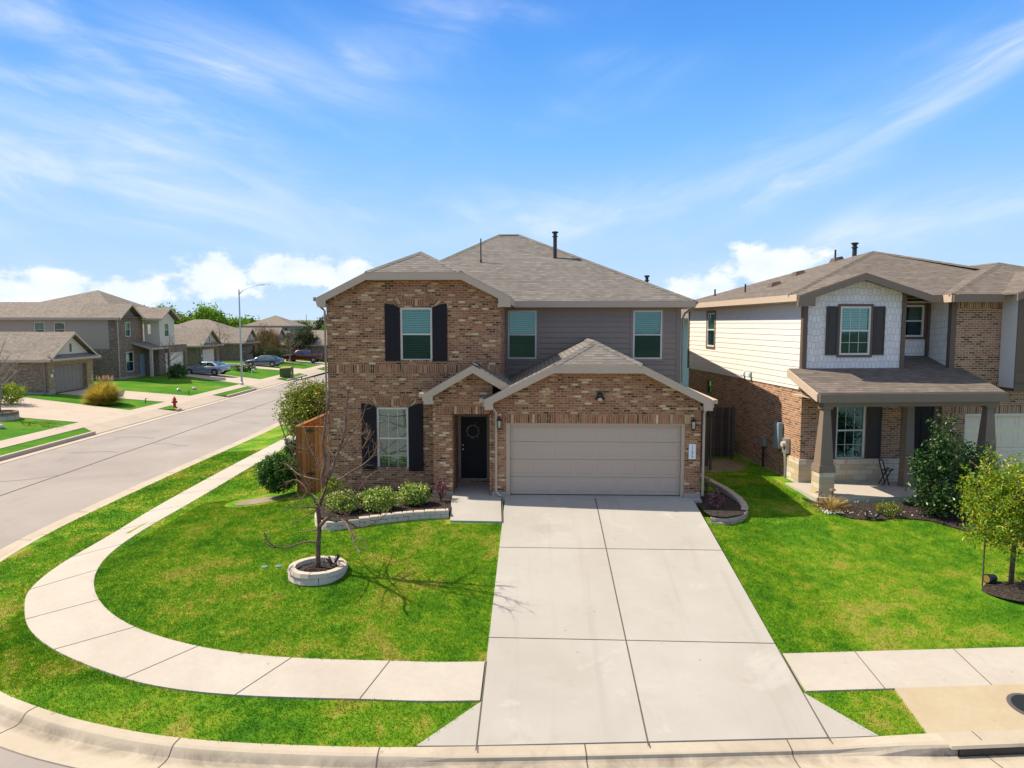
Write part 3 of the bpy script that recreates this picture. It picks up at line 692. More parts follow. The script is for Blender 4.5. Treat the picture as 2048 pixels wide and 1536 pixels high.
for r0, r1 in zip(rows[:-1], rows[1:]):
    pr = curb_prof(CR[0]) if False else PROF_N
    for k in range(len(r0)-1): b.poly([r0[k+1], r1[k+1], r1[k], r0[k]], [(0, pr[k+1][0]), (1, pr[k+1][0]), (1, pr[k][0]), (0, pr[k][0])])
    b.poly([r0[0], r1[0], (r1[0][0], r1[0][1], -1.6), (r0[0][0], r0[0][1], -1.6)])
structure(b.build('curb', M_CURB))
b = MB(); acc = 1.2; 
for j in range(len(CR)-2, 1, -1):
    acc += (CR[j]-CR[j+1]).length
    if acc > 2.9 and CR[j].y < 40:
        acc = 0; r0 = rows[j]; d = (CR[j+1]-CR[j]).normalized()*0.018
        for k in range(len(r0)-2):
            a_, c_ = r0[k], r0[k+1]
            b.poly([(a_[0], a_[1], a_[2]+.004), (a_[0]+d.x, a_[1]+d.y, a_[2]+.004), (c_[0]+d.x, c_[1]+d.y, c_[2]+.004), (c_[0], c_[1], c_[2]+.004)][::-1])
structure(b.build('curb_joint', M_JOINT))
# storm drain mouth in the curb face
root = thing('storm_drain', (6.4, 10.45, ZC), 0, 'black slot of the storm drain in the curb at the right corner', 'storm drain')
b = MB(off=root.location)
def cpt(x, o, z):
    y = 10.5+0.1*(x-4.5); return (x+0.1*o, y-o, z)
b.hexa([cpt(6.33, .335, ZC-.20), cpt(9.5, .335, ZC-.20), cpt(9.5, .12, ZC-.20), cpt(6.33, .12, ZC-.20)], [cpt(6.33, .325, ZC-.028), cpt(9.5, .325, ZC-.028), cpt(9.5, .12, ZC-.028), cpt(6.33, .12, ZC-.028)])
b.build('opening', M_METAL_B, root)
b = MB(off=root.location)
b.hexa([cpt(6.2, .345, ZC-.027), cpt(9.5, .345, ZC-.027), cpt(9.5, .0, ZC-.027), cpt(6.2, .0, ZC-.027)], [cpt(6.2, .32, ZC+.012), cpt(9.5, .32, ZC+.012), cpt(9.5, .0, ZC+.034), cpt(6.2, .0, ZC+.034)])
b.build('lintel', M_CURB, root)
root = thing('manhole_cover', (8.06, 11.36, -1.262), 0, 'round dark iron manhole cover in the tan concrete', 'manhole cover')
root.rotation_euler = (0.135, 0, 0)
b = MB(); b.lathe([(0.32, -0.03), (0.32, 0.012), (0.30, 0.016), (0.0, 0.016)], n=32); b.build('rim', M_SEAM, root)
b = MB()
for r in (0.09, 0.16, 0.23):
    b.lathe([(r+.03, 0.012), (r+.03, 0.022+.002*r), (r-.0, 0.022+.002*r)], n=24)
b.build('lid', M_METAL_B, root)

# the street frame: origin on the far curb, u across (towards us), v along the side street
PH = R(3.2); SO = Vector((-25.5, 33, 0)); SU = Vector((math.cos(PH), math.sin(PH), 0)); SV = Vector((-math.sin(PH), math.cos(PH), 0))
def S(u, v, z=0.0): return SO+SU*u+SV*v+Vector((0, 0, z))
def yard(u, v=None):
    """height of the far yards"""
    return max(-1.33+0.09*(-u), -1.33) if u > -2.1 else min(-0.42, -1.14+0.085*(-2.1-u))
def spoly(b, pts, lift=0.0, zf=yard): b.poly([tuple(S(u, v, zf(u)+lift)) for u, v in pts])
def sgrid(b, u0, u1, v0, v1, lift, nu=10, zf=yard):
    for i in range(nu):
        a = u0+(u1-u0)*i/nu; c = u0+(u1-u0)*(i+1)/nu; spoly(b, [(a, v0), (c, v0), (c, v1), (a, v1)], lift, zf)
b = MB(); us = [-75, -14, -11, -10.5, -8, -6, -4, -2.1, -0.9, 0.0]
for a, c in zip(us[:-1], us[1:]):
    if a < -1: spoly(b, [(a, -45), (c, -45), (c, 150), (a, 150)])
DRV = [(9.6, 15.7), (21.0, 25.6), (37.6, 43.4), (56.2, 61.0), (70.5, 75), (86, 91)]
vs = [-45]+[k for d in DRV for k in d]+[150]
for k in range(0, len(vs), 2):      # verge strips between the driveway mouths, with slanting ends
    a, c = vs[k], vs[k+1]; a0, a1 = (a+1.5, a+2.3) if a > -45 else (a, a); c0, c1 = (c-1.5, c-2.3) if c < 150 else (c, c)
    spoly(b, [(-0.94, a0), (0.0, a1), (0.0, c1), (-0.94, c0)])
structure(b.build('far_lawn', M_GRASS_F))
def ssheet(name, polys, lift, m, th=0.08):
    b = MB()
    for pts in polys:
        # cut each sheet along u so that it follows the slope
        ulo = min(p[0] for p in pts); uhi = max(p[0] for p in pts); cuts = sorted(set([ulo, uhi]+[c for c in (-10.5, -8, -6, -4, -2.1, -0.9) if ulo < c < uhi]))
        for a, c in zip(cuts[:-1], cuts[1:]):
            q = clip(clip([tuple(p) for p in pts], a, 1), c, -1)
            if len(q) > 2: b.slab([tuple(S(u, v, yard(u)+lift)) for u, v in q], th)
    return structure(b.build(name, m))
def clip(pts, c, sgn):
    out = []
    for p, q in zip(pts, pts[1:]+pts[:1]):
        ip = sgn*(p[0]-c) >= -1e-9; iq = sgn*(q[0]-c) >= -1e-9
        if ip: out.append(p)
        if ip != iq:
            t = (c-p[0])/(q[0]-p[0]); out.append((c, p[1]+(q[1]-p[1])*t))
    return out
DRV = [(9.6, 15.7), (21.0, 25.6), (37.6, 43.4), (56.2, 61.0), (70.5, 75), (86, 91)]
ssheet('far_sidewalk', [[(-2.1, -45), (-0.95, -45), (-0.95, 150), (-2.1, 150)]], 0.03, M_WALK_F)
dr = []
b = MB()
for i, (a, c) in enumerate(DRV):
    q = [(-0.95, a-1.5, -1.20), (0.22, a-2.3, -1.485), (0.22, c+2.3, -1.485), (-0.95, c+1.5, -1.20)]
    b.slab([tuple(S(*p)) for p in q], .1)
structure(b.build('far_driveway_apron', M_WALK_F))
dr.append([(-2.09, 9.6), (-2.09, 15.7), (-9, 17.2), (-13.5, 18.6), (-22, 18.6), (-22, 9.6)])
dr.append([(-2.09, 21.0), (-2.09, 25.6), (-10.2, 25.4), (-10.2, 20.9)])
dr.append([(-2.09, 37.6), (-2.09, 43.4), (-11.2, 46.6), (-11.2, 41.6)])
dr.append([(-2.09, 56.2), (-2.09, 61.0), (-13, 61.0), (-13, 56.2)]); dr.append([(-2.09, 70.5), (-2.09, 75), (-13, 75), (-13, 70.5)]); dr.append([(-2.09, 86), (-2.09, 91), (-13, 91), (-13, 86)])
ssheet('far_driveway', dr, 0.034, M_WALK_F)
b = MB(); V0 = [-45]
for a, c in DRV: V0 += [a-2.3+.0, c+2.3-.0]
V0.append(150)
for i in range(len(V0)-1):
    low = i % 2 == 1; h = -1.46 if low else -1.33
    if low: continue
    h0 = h
    b.hexa([tuple(S(0.0, V0[i], -1.6)), tuple(S(0.2 if not low else 0.2, V0[i], -1.6)), tuple(S(0.2, V0[i+1], -1.6)), tuple(S(0.0, V0[i+1], -1.6))],
           [tuple(S(0.0, V0[i], h+.01 if not low else -1.32)), tuple(S(0.17, V0[i], h)), tuple(S(0.17, V0[i+1], h)), tuple(S(0.0, V0[i+1], h+.01 if not low else -1.32))])
b.hexa([tuple(S(0.2, -45, -1.6)), tuple(S(0.72, -45, -1.6)), tuple(S(0.72, 150, -1.6)), tuple(S(0.2, 150, -1.6))],
       [tuple(S(0.2, -45, -1.515)), tuple(S(0.72, -45, -1.512)), tuple(S(0.72, 150, -1.512)), tuple(S(0.2, 150, -1.515))])
structure(b.build('far_curb', M_WALK_F))
# tar seam down the middle of the side street and a few crack fillings
b = MB(); flat = lambda x, y: -1.53
for i in range(60):
    y0 = 14+i*2; y1 = y0+2
    strip(b, (-19.6-0.055*(y0-15)+0.02*math.sin(i*1.7), y0), (-19.6-0.055*(y1-15)+0.02*math.sin((i+1)*1.7), y1), 0.09, flat, 0.004, 1)
rc = random.Random(9)
for i in range(7):
    x = rc.uniform(-24, -17)-0.04*i; y = rc.uniform(24, 60); p = Vector((x, y)); a = rc.uniform(-0.5, 0.5)
    for k in range(5):
        q = p+Vector((math.cos(a), math.sin(a)))*0.5; strip(b, p, q, 0.04, flat, 0.005, 1); p = q; a += rc.uniform(-0.6, 0.6)
structure(b.build('road_seam', M_SEAM))
# ---------------------------------------------------------------- building kit
def wall(mb, mp, outline, z0, holes=(), reveal=0.1, lap=0.0, lapd=0.014):
    xs = sorted(set([round(p[0], 4) for p in outline]+[h for q in holes for h in (q[0], q[1])]))
    lo, hi = outline[0][0], outline[-1][0]; xs = [x for x in xs if lo-1e-6 <= x <= hi+1e-6]
    def top(x):
        for a, b_ in zip(outline[:-1], outline[1:]):
            if a[0]-1e-6 <= x <= b_[0]+1e-6: return a[1] if b_[0] == a[0] else a[1]+(b_[1]-a[1])*(x-a[0])/(b_[0]-a[0])
        return outline[-1][1]
    def emit(xa, xb, za, ta, tb):
        if not lap:
            mb.poly([mp(xa, za, 0), mp(xb, za, 0), mp(xb, tb, 0), mp(xa, ta, 0)], [(xa, za), (xb, za), (xb, tb), (xa, ta)]); return
        z = za; tmin = min(ta, tb)
        while z < tmin-1e-6:
            k = math.floor((z+1e-6)/lap); zn = min((k+1)*lap, tmin); d0 = -lapd*(1-(z/lap-k)); d1 = -lapd*(1-min(1, (zn-k*lap)/lap))
            mb.poly([mp(xa, z, d0), mp(xb, z, d0), mp(xb, zn, d1), mp(xa, zn, d1)])
            mb.poly([mp(xa, zn, -lapd), mp(xb, zn, -lapd), mp(xb, zn, 0), mp(xa, zn, 0)][::-1])
            z = zn
        if abs(ta-tb) > 1e-6: mb.poly([mp(xa, tmin, 0), mp(xb, tmin, 0), mp(xb, tb, 0), mp(xa, ta, 0)] if tb > tmin else [mp(xa, tmin, 0), mp(xb, tmin, 0), mp(xa, ta, 0)])
    for xa, xb in zip(xs[:-1], xs[1:]):
        if xb-xa < 1e-5: continue
        xm = (xa+xb)/2; cur = z0
        for q in sorted([q for q in holes if q[0] < xm < q[1]], key=lambda q: q[2]):
            if q[2] > cur+1e-6: emit(xa, xb, cur, q[2], q[2])
            cur = q[3]
        emit(xa, xb, cur, top(xa+1e-7), top(xb-1e-7))
    for (x0, x1, a, c) in holes:
        r = reveal
        mb.poly([mp(x0, a, 0), mp(x0, a, r), mp(x0, c, r), mp(x0, c, 0)][::-1]); mb.poly([mp(x1, a, 0), mp(x1, c, 0), mp(x1, c, r), mp(x1, a, r)][::-1])
        mb.poly([mp(x0, a, 0), mp(x1, a, 0), mp(x1, a, r), mp(x0, a, r)]); mb.poly([mp(x0, c, 0), mp(x0, c, r), mp(x1, c, r), mp(x1, c, 0)])
def mbox(mb, mp, x0, x1, z0, z1, d0, d1):
    mb.hexa([mp(x0, z0, d0), mp(x1, z0, d0), mp(x1, z0, d1), mp(x0, z0, d1)], [mp(x0, z1, d0), mp(x1, z1, d0), mp(x1, z1, d1), mp(x0, z1, d1)])
def soldier(mb, mp, path, w, d=-0.006, side=1):
    """a course of upright bricks: path along one edge, width w to its left"""
    acc = 0.0; mb.mark()
    for (x0, z0), (x1, z1) in zip(path[:-1], path[1:]):
        L = math.hypot(x1-x0, z1-z0); nx, nz = -(z1-z0)/L*w*side, (x1-x0)/L*w*side
        pts = [mp(x0, z0, d), mp(x1, z1, d), mp(x1+nx, z1+nz, d), mp(x0+nx, z0+nz, d)]; uv = [(0.02, acc), (0.02, acc+L), (0.08, acc+L), (0.08, acc)]
        if side < 0: pts = pts[::-1]; uv = uv[::-1]
        mb.poly(pts, uv); acc += L
        e = [(x0, z0), (x1, z1), (x1+nx, z1+nz), (x0+nx, z0+nz)]
        for a, c in zip(e, e[1:]+e[:1]): mb.poly([mp(a[0], a[1], d), mp(a[0], a[1], 0.01), mp(c[0], c[1], 0.01), mp(c[0], c[1], d)])
def window(parent, mp, x0, x1, z0, z1, off, dep=0.05, top=None, bot=None, grid=None, blinds=True, fw=0.055, fm=None, meet=0.5, blind_drop=1.0, name='window'):
    fm = fm or M_WINFRAME; zm = z0+(z1-z0)*meet
    b = MB(off)
    for (a, c, e, f) in ((x0, x0+fw, z0, z1), (x1-fw, x1, z0, z1), (x0+fw, x1-fw, z0, z0+fw), (x0+fw, x1-fw, z1-fw, z1), (x0+fw, x1-fw, zm-fw*0.4, zm+fw*0.4)):
        mbox(b, mp, a, c, e, f, dep-0.035, dep+0.03)
    if grid:
        nx, rows = grid
        for k in range(1, nx):
            x = x0+fw+(x1-x0-2*fw)*k/nx; mbox(b, mp, x-.006, x+.006, z0+fw, zm-fw*.4, dep+.012, dep+.022); mbox(b, mp, x-.006, x+.006, zm+fw*.4, z1-fw, dep+.002, dep+.012)
        for hh in rows: mbox(b, mp, x0+fw, x1-fw, hh-.006, hh+.006, dep+.0125, dep+.0215)
    w = b.build(name, fm, parent)
    for (a, c, m_, dd) in ((z0+fw, zm-fw*.4, bot or M_GLASS_D, .02), (zm+fw*.4, z1-fw, top or M_GLASS, .008)):
        b = MB(off); mbox(b, mp, x0+fw, x1-fw, a, c, dep+dd, dep+dd+.005); b.build('pane', m_, w)
    if blinds:
        b = MB(off); z = z1-fw-.03; zend = z1-fw-(z1-z0-2*fw)*blind_drop
        while z > zend+.02:
            b.poly([mp(x0+fw*.6, z-.024, dep+.06), mp(x1-fw*.6, z-.024, dep+.06), mp(x1-fw*.6, z+.026, dep+.085), mp(x0+fw*.6, z+.026, dep+.085)])
            b.poly([mp(x0+fw*.6, z-.026, dep+.062), mp(x1-fw*.6, z-.026, dep+.062), mp(x1-fw*.6, z+.024, dep+.087), mp(x0+fw*.6, z+.024, dep+.087)][::-1])
            z -= .068
        for fx in (.2, .5, .8):
            x = x0+(x1-x0)*fx; mbox(b, mp, x-.004, x+.004, zend, z1-fw, dep+.052, dep+.056)
        b.build('blinds', M_BLIND, w)
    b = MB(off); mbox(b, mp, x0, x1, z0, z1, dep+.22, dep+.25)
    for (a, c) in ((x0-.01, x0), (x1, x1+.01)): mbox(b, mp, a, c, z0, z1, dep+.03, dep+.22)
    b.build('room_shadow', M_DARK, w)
    return w
def shutter(parent, mp, x0, x1, z0, z1, off, m, arch=0.0, left=True, panels=False, d=-0.035):
    b = MB(off); n = 8
    prof = [(x0, z0), (x1, z0)]
    if arch:
        pts = []
        for k in range(n+1):
            t = k/n; x = x1+(x0-x1)*t; s = (1-t) if left else t      # s=1 at the side next the window
            pts.append((x, z1-arch*(s**2)))
        prof += pts
    else: prof += [(x1, z1), (x0, z1)]
    N_ = len(prof)
    f = [mp(x, z, d) for x, z in prof]; bk = [mp(x, z, -0.002) for x, z in prof]
    b.poly(f); 
    for i in range(N_): b.poly([f[i], bk[i], bk[(i+1) % N_], f[(i+1) % N_]])
    if panels:
        zm = z0+(z1-z0)*.47; fr = .055
        for (e, g) in ((z0, z0+fr), (zm-fr/2, zm+fr/2), (z1-fr, z1)): mbox(b, mp, x0, x1, e, g, d-.012, d+.001)
        for (a, c) in ((x0, x0+fr*.8), (x1-fr*.8, x1)): mbox(b, mp, a, c, z0+fr, z1-fr, d-.0118, d+.001)
        for (e, g) in ((z0+fr, zm-fr/2), (zm+fr/2, z1-fr)): mbox(b, mp, x0+fr*1.5, x1-fr*1.5, e+.05, g-.05, d-.008, d+.001)
    else:
        w = (x1-x0)/3
        for k in range(3): mbox(b, mp, x0+w*k+.006, x0+w*(k+1)-.006, z0+.004, z1-arch-.01, d-.006, d+.001)
        for e in (z0+.2, z1-arch-.3): mbox(b, mp, x0+.01, x1-.01, e, e+.09, d-.02, d-.005)
    return b.build('shutter', m, parent)
def pipe_vent(parent, off, x, y, z0, z1, r, m=None, cap=True):
    b = MB(off); b.tube([(x, y, z0), (x, y, z1)], r, 10)
    if cap:
        b.lathe([(r*1.5, 0), (r*1.75, 0.05), (r*1.2, 0.07)], (x, y, z1-.02), 12); b.lathe([(r*1.5, 0), (r*1.5, 0.03)], (x, y, z1-.16), 12)
    b.lathe([(r*1.9, 0), (r*1.2, .12)], (x, y, z0), 10)
    return b.build('vent_pipe', m or M_PIPE, parent, smooth=False)
def front(Y): return lambda a, z, d: (a, Y+d, z)
def leftf(X): return lambda a, z, d: (X+d, -a, z)
def rightf(X): return lambda a, z, d: (X-d, a, z)
def gutter(parent, off, p0, p1, n, m):
    b = MB(off); b.board(p0, p1, 0.11, 0.11, n); return b.build('gutter', m, parent)
def downspout(parent, off, pts, m, r=0.038):
    b = MB(off); b.tube(pts, r, 4); return b.build('downspout', m, parent)
def ridgecap(mb, a, b_, w=0.13, t=0.02):
    mb.mark()
    a = Vector(a); b_ = Vector(b_); d = (b_-a).normalized(); n = d.cross(Vector((0, 0, 1))).normalized()*w
    up = Vector((0, 0, t+.012)); dn = Vector((0, 0, -w*.42+t))
    mb.poly([tuple(a+n+dn), tuple(b_+n+dn), tuple(b_+up), tuple(a+up)]); mb.poly([tuple(a+up), tuple(b_+up), tuple(b_-n+dn), tuple(a-n+dn)])

# ---------------------------------------------------------------- the brick house on the corner
OF = (0, 20.2, 0)
MH = thing('brick_house', OF, 0, 'two storey tumbled brick house with black shutters and taupe garage door, by the bare tree', 'house')
f21 = front(21.1)
XL, XR, YF, Z0 = -6.42, -0.74, 20.8, 5.73
def lroof(x): return min(Z0+.5*(x-XL), Z0+.5*(XR-x), 6.45)
UPW = (-4.04, -3.09, 3.84, 5.42); LOW = (-4.79, -3.84, 0.55, 2.43)
b = MB(OF)
wall(b, f21, [(-6.25, lroof(-6.25)-.06), (-4.98, 6.39), (-2.18, 6.39), (-1.05, lroof(-1.05)-.06)], -.45, [UPW, LOW, (-2.41, -1.33, -.46, 2.34)], .1)
wall(b, leftf(-6.25), [(-36, 5.6), (-21.1, 5.6)], -.6)
wall(b, rightf(-1.05), [(21.1, 5.7), (24.8, 5.7)], 2.2)
# garage and entry
gx0, gx1, gz = -1.44, 4.92, 2.83
def groof(x): return min(gz+.5*(x-gx0), gz+.5*(gx1-x), 3.80)
GD = (-0.86, 4.26, -.1, 2.10)
wall(b, front(20.2), [(-1.24, groof(-1.24)-.06), (.5, 3.74), (2.98, 3.74), (4.7, groof(4.7)-.06)], -.02, [GD], .18)
wall(b, rightf(4.7), [(20.2, 2.75), (24.8, 2.75)], -.02)
wall(b, rightf(-1.25), [(20.26, 2.6), (20.3, 2.6)], -.02)
px0, px1, pz = -3.18, -0.38, 2.97
def proof(x): return pz+.585*min(x-px0, px1-x)
wall(b, front(20.28), [(-2.97, proof(-2.97)-.06), (-1.78, proof(-1.78)-.06), (-1.242, proof(-1.242)-.06)], -.02, [(-2.41, -1.33, -.1, 2.34)], .35)
wall(b, leftf(-2.97), [(-21.1, 2.95), (-20.28, 2.95)], -.45)
# recess behind the entry opening
wall(b, rightf(-2.41), [(20.63, 2.34), (21.9, 2.34)], -.1)
wall(b, leftf(-1.33), [(-21.9, 2.34), (-20.63, 2.34)], -.1)
b.poly([(-2.41, 20.3, 2.34), (-2.41, 21.95, 2.34), (-1.33, 21.95, 2.34), (-1.33, 20.3, 2.34)])
b.box(-2.41, -1.33, 21.80, 22.0, -.12, .10)
b.poly([(-2.41, 21.9, 2.12), (-1.33, 21.9, 2.12), (-1.33, 21.9, 2.34), (-2.41, 21.9, 2.34)])
b.build('brick_wall', M_BRICK, MH)
b = MB(OF)                                                                       # upright brick courses
soldier(b, f21, [(-6.25, 3.48), (-1.05, 3.48)], .24, -.008)
soldier(b, front(20.2), [(-0.98, 2.11), (4.40, 2.11)], .25, -.010)
soldier(b, front(20.28), [(-2.62, 2.35), (-1.25, 2.35)], .22, -.010)
def rake(mp, fn, xs, d=-.009):
    path = [(x, fn(x)-.06-.215) for x in xs]; 
    q = MB(OF)
    soldier(b, mp, path, .2, d)
rake(f21, lambda x: lroof(x)+.03, [-6.25, -4.98, -2.18, -1.05]); rake(front(20.2), lambda x: groof(x)+.03, [-1.24, .5, 2.98, 4.7]); rake(front(20.28), lambda x: proof(x)+.03, [-2.97, -1.78, -1.25], -.0095)
for cx_, cz_ in ((-3.565, 5.45), (-4.315, 2.46)):                                 # flat arch with splayed ends over each gable window
    for sx in (-1, 1):
        pts = [(cx_+sx*(.30+.10*k), cz_+.27-.035*k*k*.5) for k in range(5)]
        if sx < 0: pts = pts[::-1]
        soldier(b, f21, [(p[0], p[1]-.13) for p in pts], .22, -.009)
    soldier(b, f21, [(cx_-.30, cz_+.02), (cx_+.30, cz_+.02)], .2, -.009)
    soldier(b, f21, [(cx_-.48, cz_-1.9 if cz_ < 3 else cz_-1.64), (cx_+.48, cz_-1.9 if cz_ < 3 else cz_-1.64)], .06, -.02)
b.build_each('brick_course', M_BRICK, MH)
# siding
b = MB(OF)
SW = [(-0.98, 0.02, 3.72, 5.40), (3.36, 4.36, 3.72, 5.40)]
wall(b, front(24.8), [(-1.05, 5.55), (4.86, 5.55)], 2.2, SW, .04, lap=.186, lapd=.022)
wall(b, rightf(5.0), [(24.9, 5.55), (36, 5.55)], 2.4, lap=.186)
b.build('siding_wall', M_SIDING, MH)
b = MB(OF); wall(b, rightf(5.0), [(24.8, 2.4), (36, 2.4)], -.1); b.build('brick_wall', M_BRICK, MH)
b = MB(OF); b.box(4.86, 5.0, 24.77, 24.9, 2.2, 5.55); b.box(-1.049, -.98, 24.775, 24.8, 2.2, 3.6)
for q in SW:                                                                     # casing round the siding windows
    mp = front(24.8); w_ = .09
    for (a, c, e, f) in ((q[0]-w_, q[0], q[2]-w_, q[3]+w_), (q[1], q[1]+w_, q[2]-w_, q[3]+w_), (q[0], q[1], q[3], q[3]+w_), (q[0], q[1], q[2]-w_, q[2])): mbox(b, mp, max(a, -1.045), c, e, f, -.03, .03)
b.build_each('corner_trim', M_SIDING, MH)
b = MB(OF); b.box(-1.26, GD[0]+.02, 20.17, 20.199, -.1, .10); b.box(GD[1]-.01, 4.72, 20.17, 20.199, -.1, .10); b.box(-3.0, -2.40, 20.25, 20.279, -.4, .08); b.box(4.701, 4.73, 20.2, 24.8, -.2, .1)
b.build_each('foundation', M_FOUND, MH)
# roofs
Lr = (-1.57, 30.4, 8.68); Rr = (-.75, 30.4, 8.68); FL = (-6.42, 24.4, 5.72); FR = (5.36, 24.4, 5.72); BL = (-6.42, 36.4, 5.72); BR = (5.36, 36.4, 5.72)
b = MB(OF)
for q in ([FL, FR, Rr, Lr], [BL, FL, Lr], [FR, BR, Rr], [BR, BL, Lr, Rr]): b.slab(q, .04)
lz = Z0
b.slab([(XL, YF, lz), (-4.98, YF, 6.45), (-3.58, 22.2, 7.15), (-3.58, 27.24, 7.15), (XL, 24.4, lz)][::-1], .04)
b.slab([(XR, YF, lz), (XR, 24.4, lz), (-3.58, 27.24, 7.15), (-3.58, 22.2, 7.15), (-2.18, YF, 6.45)][::-1], .04)
b.slab([(-4.98, YF, 6.45), (-2.18, YF, 6.45), (-3.58, 22.2, 7.15)], .04)
gm = 1.74
b.slab([(-1.05, 24.8, 3.025), (-1.05, 21.1, 3.025), (gx0, 21.1, gz), (gx0, 19.8, gz), (.5, 19.8, 3.80), (gm, 21.04, 4.42), (gm, 24.8, 4.42)], .04)
b.slab([(gx1, 19.8, gz), (gx1, 24.8, gz), (gm, 24.8, 4.42), (gm, 21.04, 4.42), (2.98, 19.8, 3.80)], .04)
b.slab([(.5, 19.8, 3.80), (2.98, 19.8, 3.80), (gm, 21.04, 4.42)], .04)
b.slab([(px0, 19.95, pz), (-1.78, 19.95, proof(-1.78)), (-1.78, 21.1, proof(-1.78)), (px0, 21.1, pz)], .04)
b.slab([(-1.78, 19.95, proof(-1.78)), (-.6, 19.95, proof(-.6)), (-.6, 21.1, proof(-.6)), (-1.05, 22.4, proof(-1.05)), (-1.78, 21.1, proof(-1.78))], .04)
b.build('roof', M_ROOF, MH)
b = MB(OF)
for a, c in ((FL, Lr), (FR, Rr), (Lr, Rr), (BL, Lr), (BR, Rr), ((-4.98, YF, 6.45), (-3.58, 22.2, 7.15)), ((-2.18, YF, 6.45), (-3.58, 22.2, 7.15)), ((-3.58, 22.2, 7.15), (-3.58, 27.2, 7.15)),
             ((.5, 19.8, 3.8), (gm, 21.04, 4.42)), ((2.98, 19.8, 3.8), (gm, 21.04, 4.42)), ((gm, 21.04, 4.42), (gm, 24.8, 4.42)), ((-1.78, 19.95, proof(-1.78)), (-1.78, 21.1, proof(-1.78)))): ridgecap(b, a, c)
b.build_each('ridge_cap', M_ROOF, MH)
# fascia, soffit, rake boards
b = MB(OF)
def rakes(pts, y, h=.22, t=.04, foot=0.0):
    for a, c in zip(pts[:-1], pts[1:]): b.board((a[0], y, a[1]-.012), (c[0], y, c[1]-.012), h, t, (0, -1, 0))
rakes([(XL, lz), (-4.98, 6.45), (-2.18, 6.45), (XR, lz)], YF)
rakes([(gx0, gz), (.5, 3.80), (2.98, 3.80), (gx1, gz)], 19.8)
rakes([(px0, pz), (-1.78, proof(-1.78)), (-.75, proof(-.75))], 19.95)
for (x0, x1, y, z) in ((XL, -6.2, YF, lz), (-1.12, XR, YF, lz), (gx0, -1.20, 19.8, gz), (4.66, gx1, 19.8, gz), (px0, -2.9, 19.95, pz)):   # boxed eave returns
    s_ = 1 if x1 > x0 and abs(x0) > abs(x1) and x0 < 0 else 0
    zt0 = z+.5*max(0, 0); 
    b.hexa([(x0, y-.041, z-.30), (x1, y-.041, z-.30), (x1, y+.40, z-.30), (x0, y+.40, z-.30)], [(x0, y-.041, z-.20), (x1, y-.041, z-.20), (x1, y+.40, z-.20), (x0, y+.40, z-.20)])
# triangular returns
for (xt, dx, y, z, sl_) in ((XL, .24, YF, lz, .5), (XR, -.36, YF, lz, .5), (gx0, .24, 19.8, gz, .5), (gx1, -.26, 19.8, gz, .5), (px0, .26, 19.95, pz, .585)):
    q = [(xt, z-.30), (xt+dx, z-.30), (xt+dx, z-.22+sl_*abs(dx)), (xt, z-.22)]
    if dx < 0: q = q[::-1]
    b.prism(q, y-.0405, y+.03)
b.board((-.74, 24.4, 5.708), (5.36, 24.4, 5.708), .21, .04, (0, -1, 0)); b.board((5.36, 24.36, 5.708), (5.36, 36.4, 5.708), .21, .04, (1, 0, 0))
b.board((XL, 20.8, 5.708), (XL, 36.4, 5.708), .21, .04, (-1, 0, 0)); b.board((XR, 20.8, 5.70), (XR, 24.4, 5.70), .21, .04, (1, 0, 0))
b.board((gx0, 19.8, gz-.012), (gx0, 21.1, gz-.012), .2, .04, (-1, 0, 0)); b.board((gx1, 19.8, gz-.012), (gx1, 24.8, gz-.012), .2, .04, (1, 0, 0)); b.board((px0, 19.95, pz-.012), (px0, 21.1, pz-.012), .2, .04, (-1, 0, 0))
b.build_each('fascia', M_TRIM_L, MH)
b = MB(OF)
b.box(-1.0, 5.36, 24.41, 24.8, 5.49, 5.51); b.box(5.0, 5.35, 24.81, 36.4, 5.485, 5.505); b.box(XL+.01, -6.25, 20.85, 36.4, 5.485, 5.505); b.box(-1.05, XR-.01, 20.85, 24.4, 5.48, 5.50)
b.box(4.7, gx1-.01, 19.85, 24.8, gz-.22, gz-.2); b.box(px0+.01, -2.97, 20.0, 21.1, pz-.22, pz-.2)
b.build_each('soffit', M_TRIM, MH)
gutter(MH, OF, (XL-.04, 20.86, 5.72), (XL-.04, 36.3, 5.72), (-1, 0, 0), M_TRIM)
gutter(MH, OF, (5.40, 24.5, 5.71), (5.40, 36.3, 5.71), (1, 0, 0), M_TRIM)
gutter(MH, OF, (gx0-.04, 19.85, gz+.01), (gx0-.04, 20.9, gz+.01), (-1, 0, 0), M_TRIM_L)
gutter(MH, OF, (gx1+.04, 19.85, gz), (gx1+.04, 24.7, gz), (1, 0, 0), M_TRIM_L)
gutter(MH, OF, (px0-.04, 20.0, pz), (px0-.04, 20.95, pz), (-1, 0, 0), M_TRIM_L)
downspout(MH, OF, [(-6.5, 20.98, 5.62), (-6.48, 20.98, 5.52), (-6.36, 21.04, 5.40), (-6.29, 21.05, 5.32), (-6.29, 21.05, -.2)], M_TRIM)
downspout(MH, OF, [(-3.26, 20.97, 2.86), (-3.24, 20.98, 2.76), (-3.08, 21.02, 2.66), (-3.05, 21.03, 2.55), (-3.05, 21.03, 0.0)], M_TRIM_L)
downspout(MH, OF, [(-1.53, 20.05, 2.76), (-1.5, 20.08, 2.62), (-1.22, 20.12, 2.55), (-1.14, 20.13, 2.42), (-1.14, 20.13, .14), (-1.05, 20.1, .02), (-0.98, 20.05, .0)], M_TRIM_L)
downspout(MH, OF, [(5.45, 24.6, 5.6), (5.42, 24.66, 5.5), (5.12, 24.72, 5.3), (5.06, 24.74, 5.15), (5.06, 24.74, 2.9)], M_TRIM)
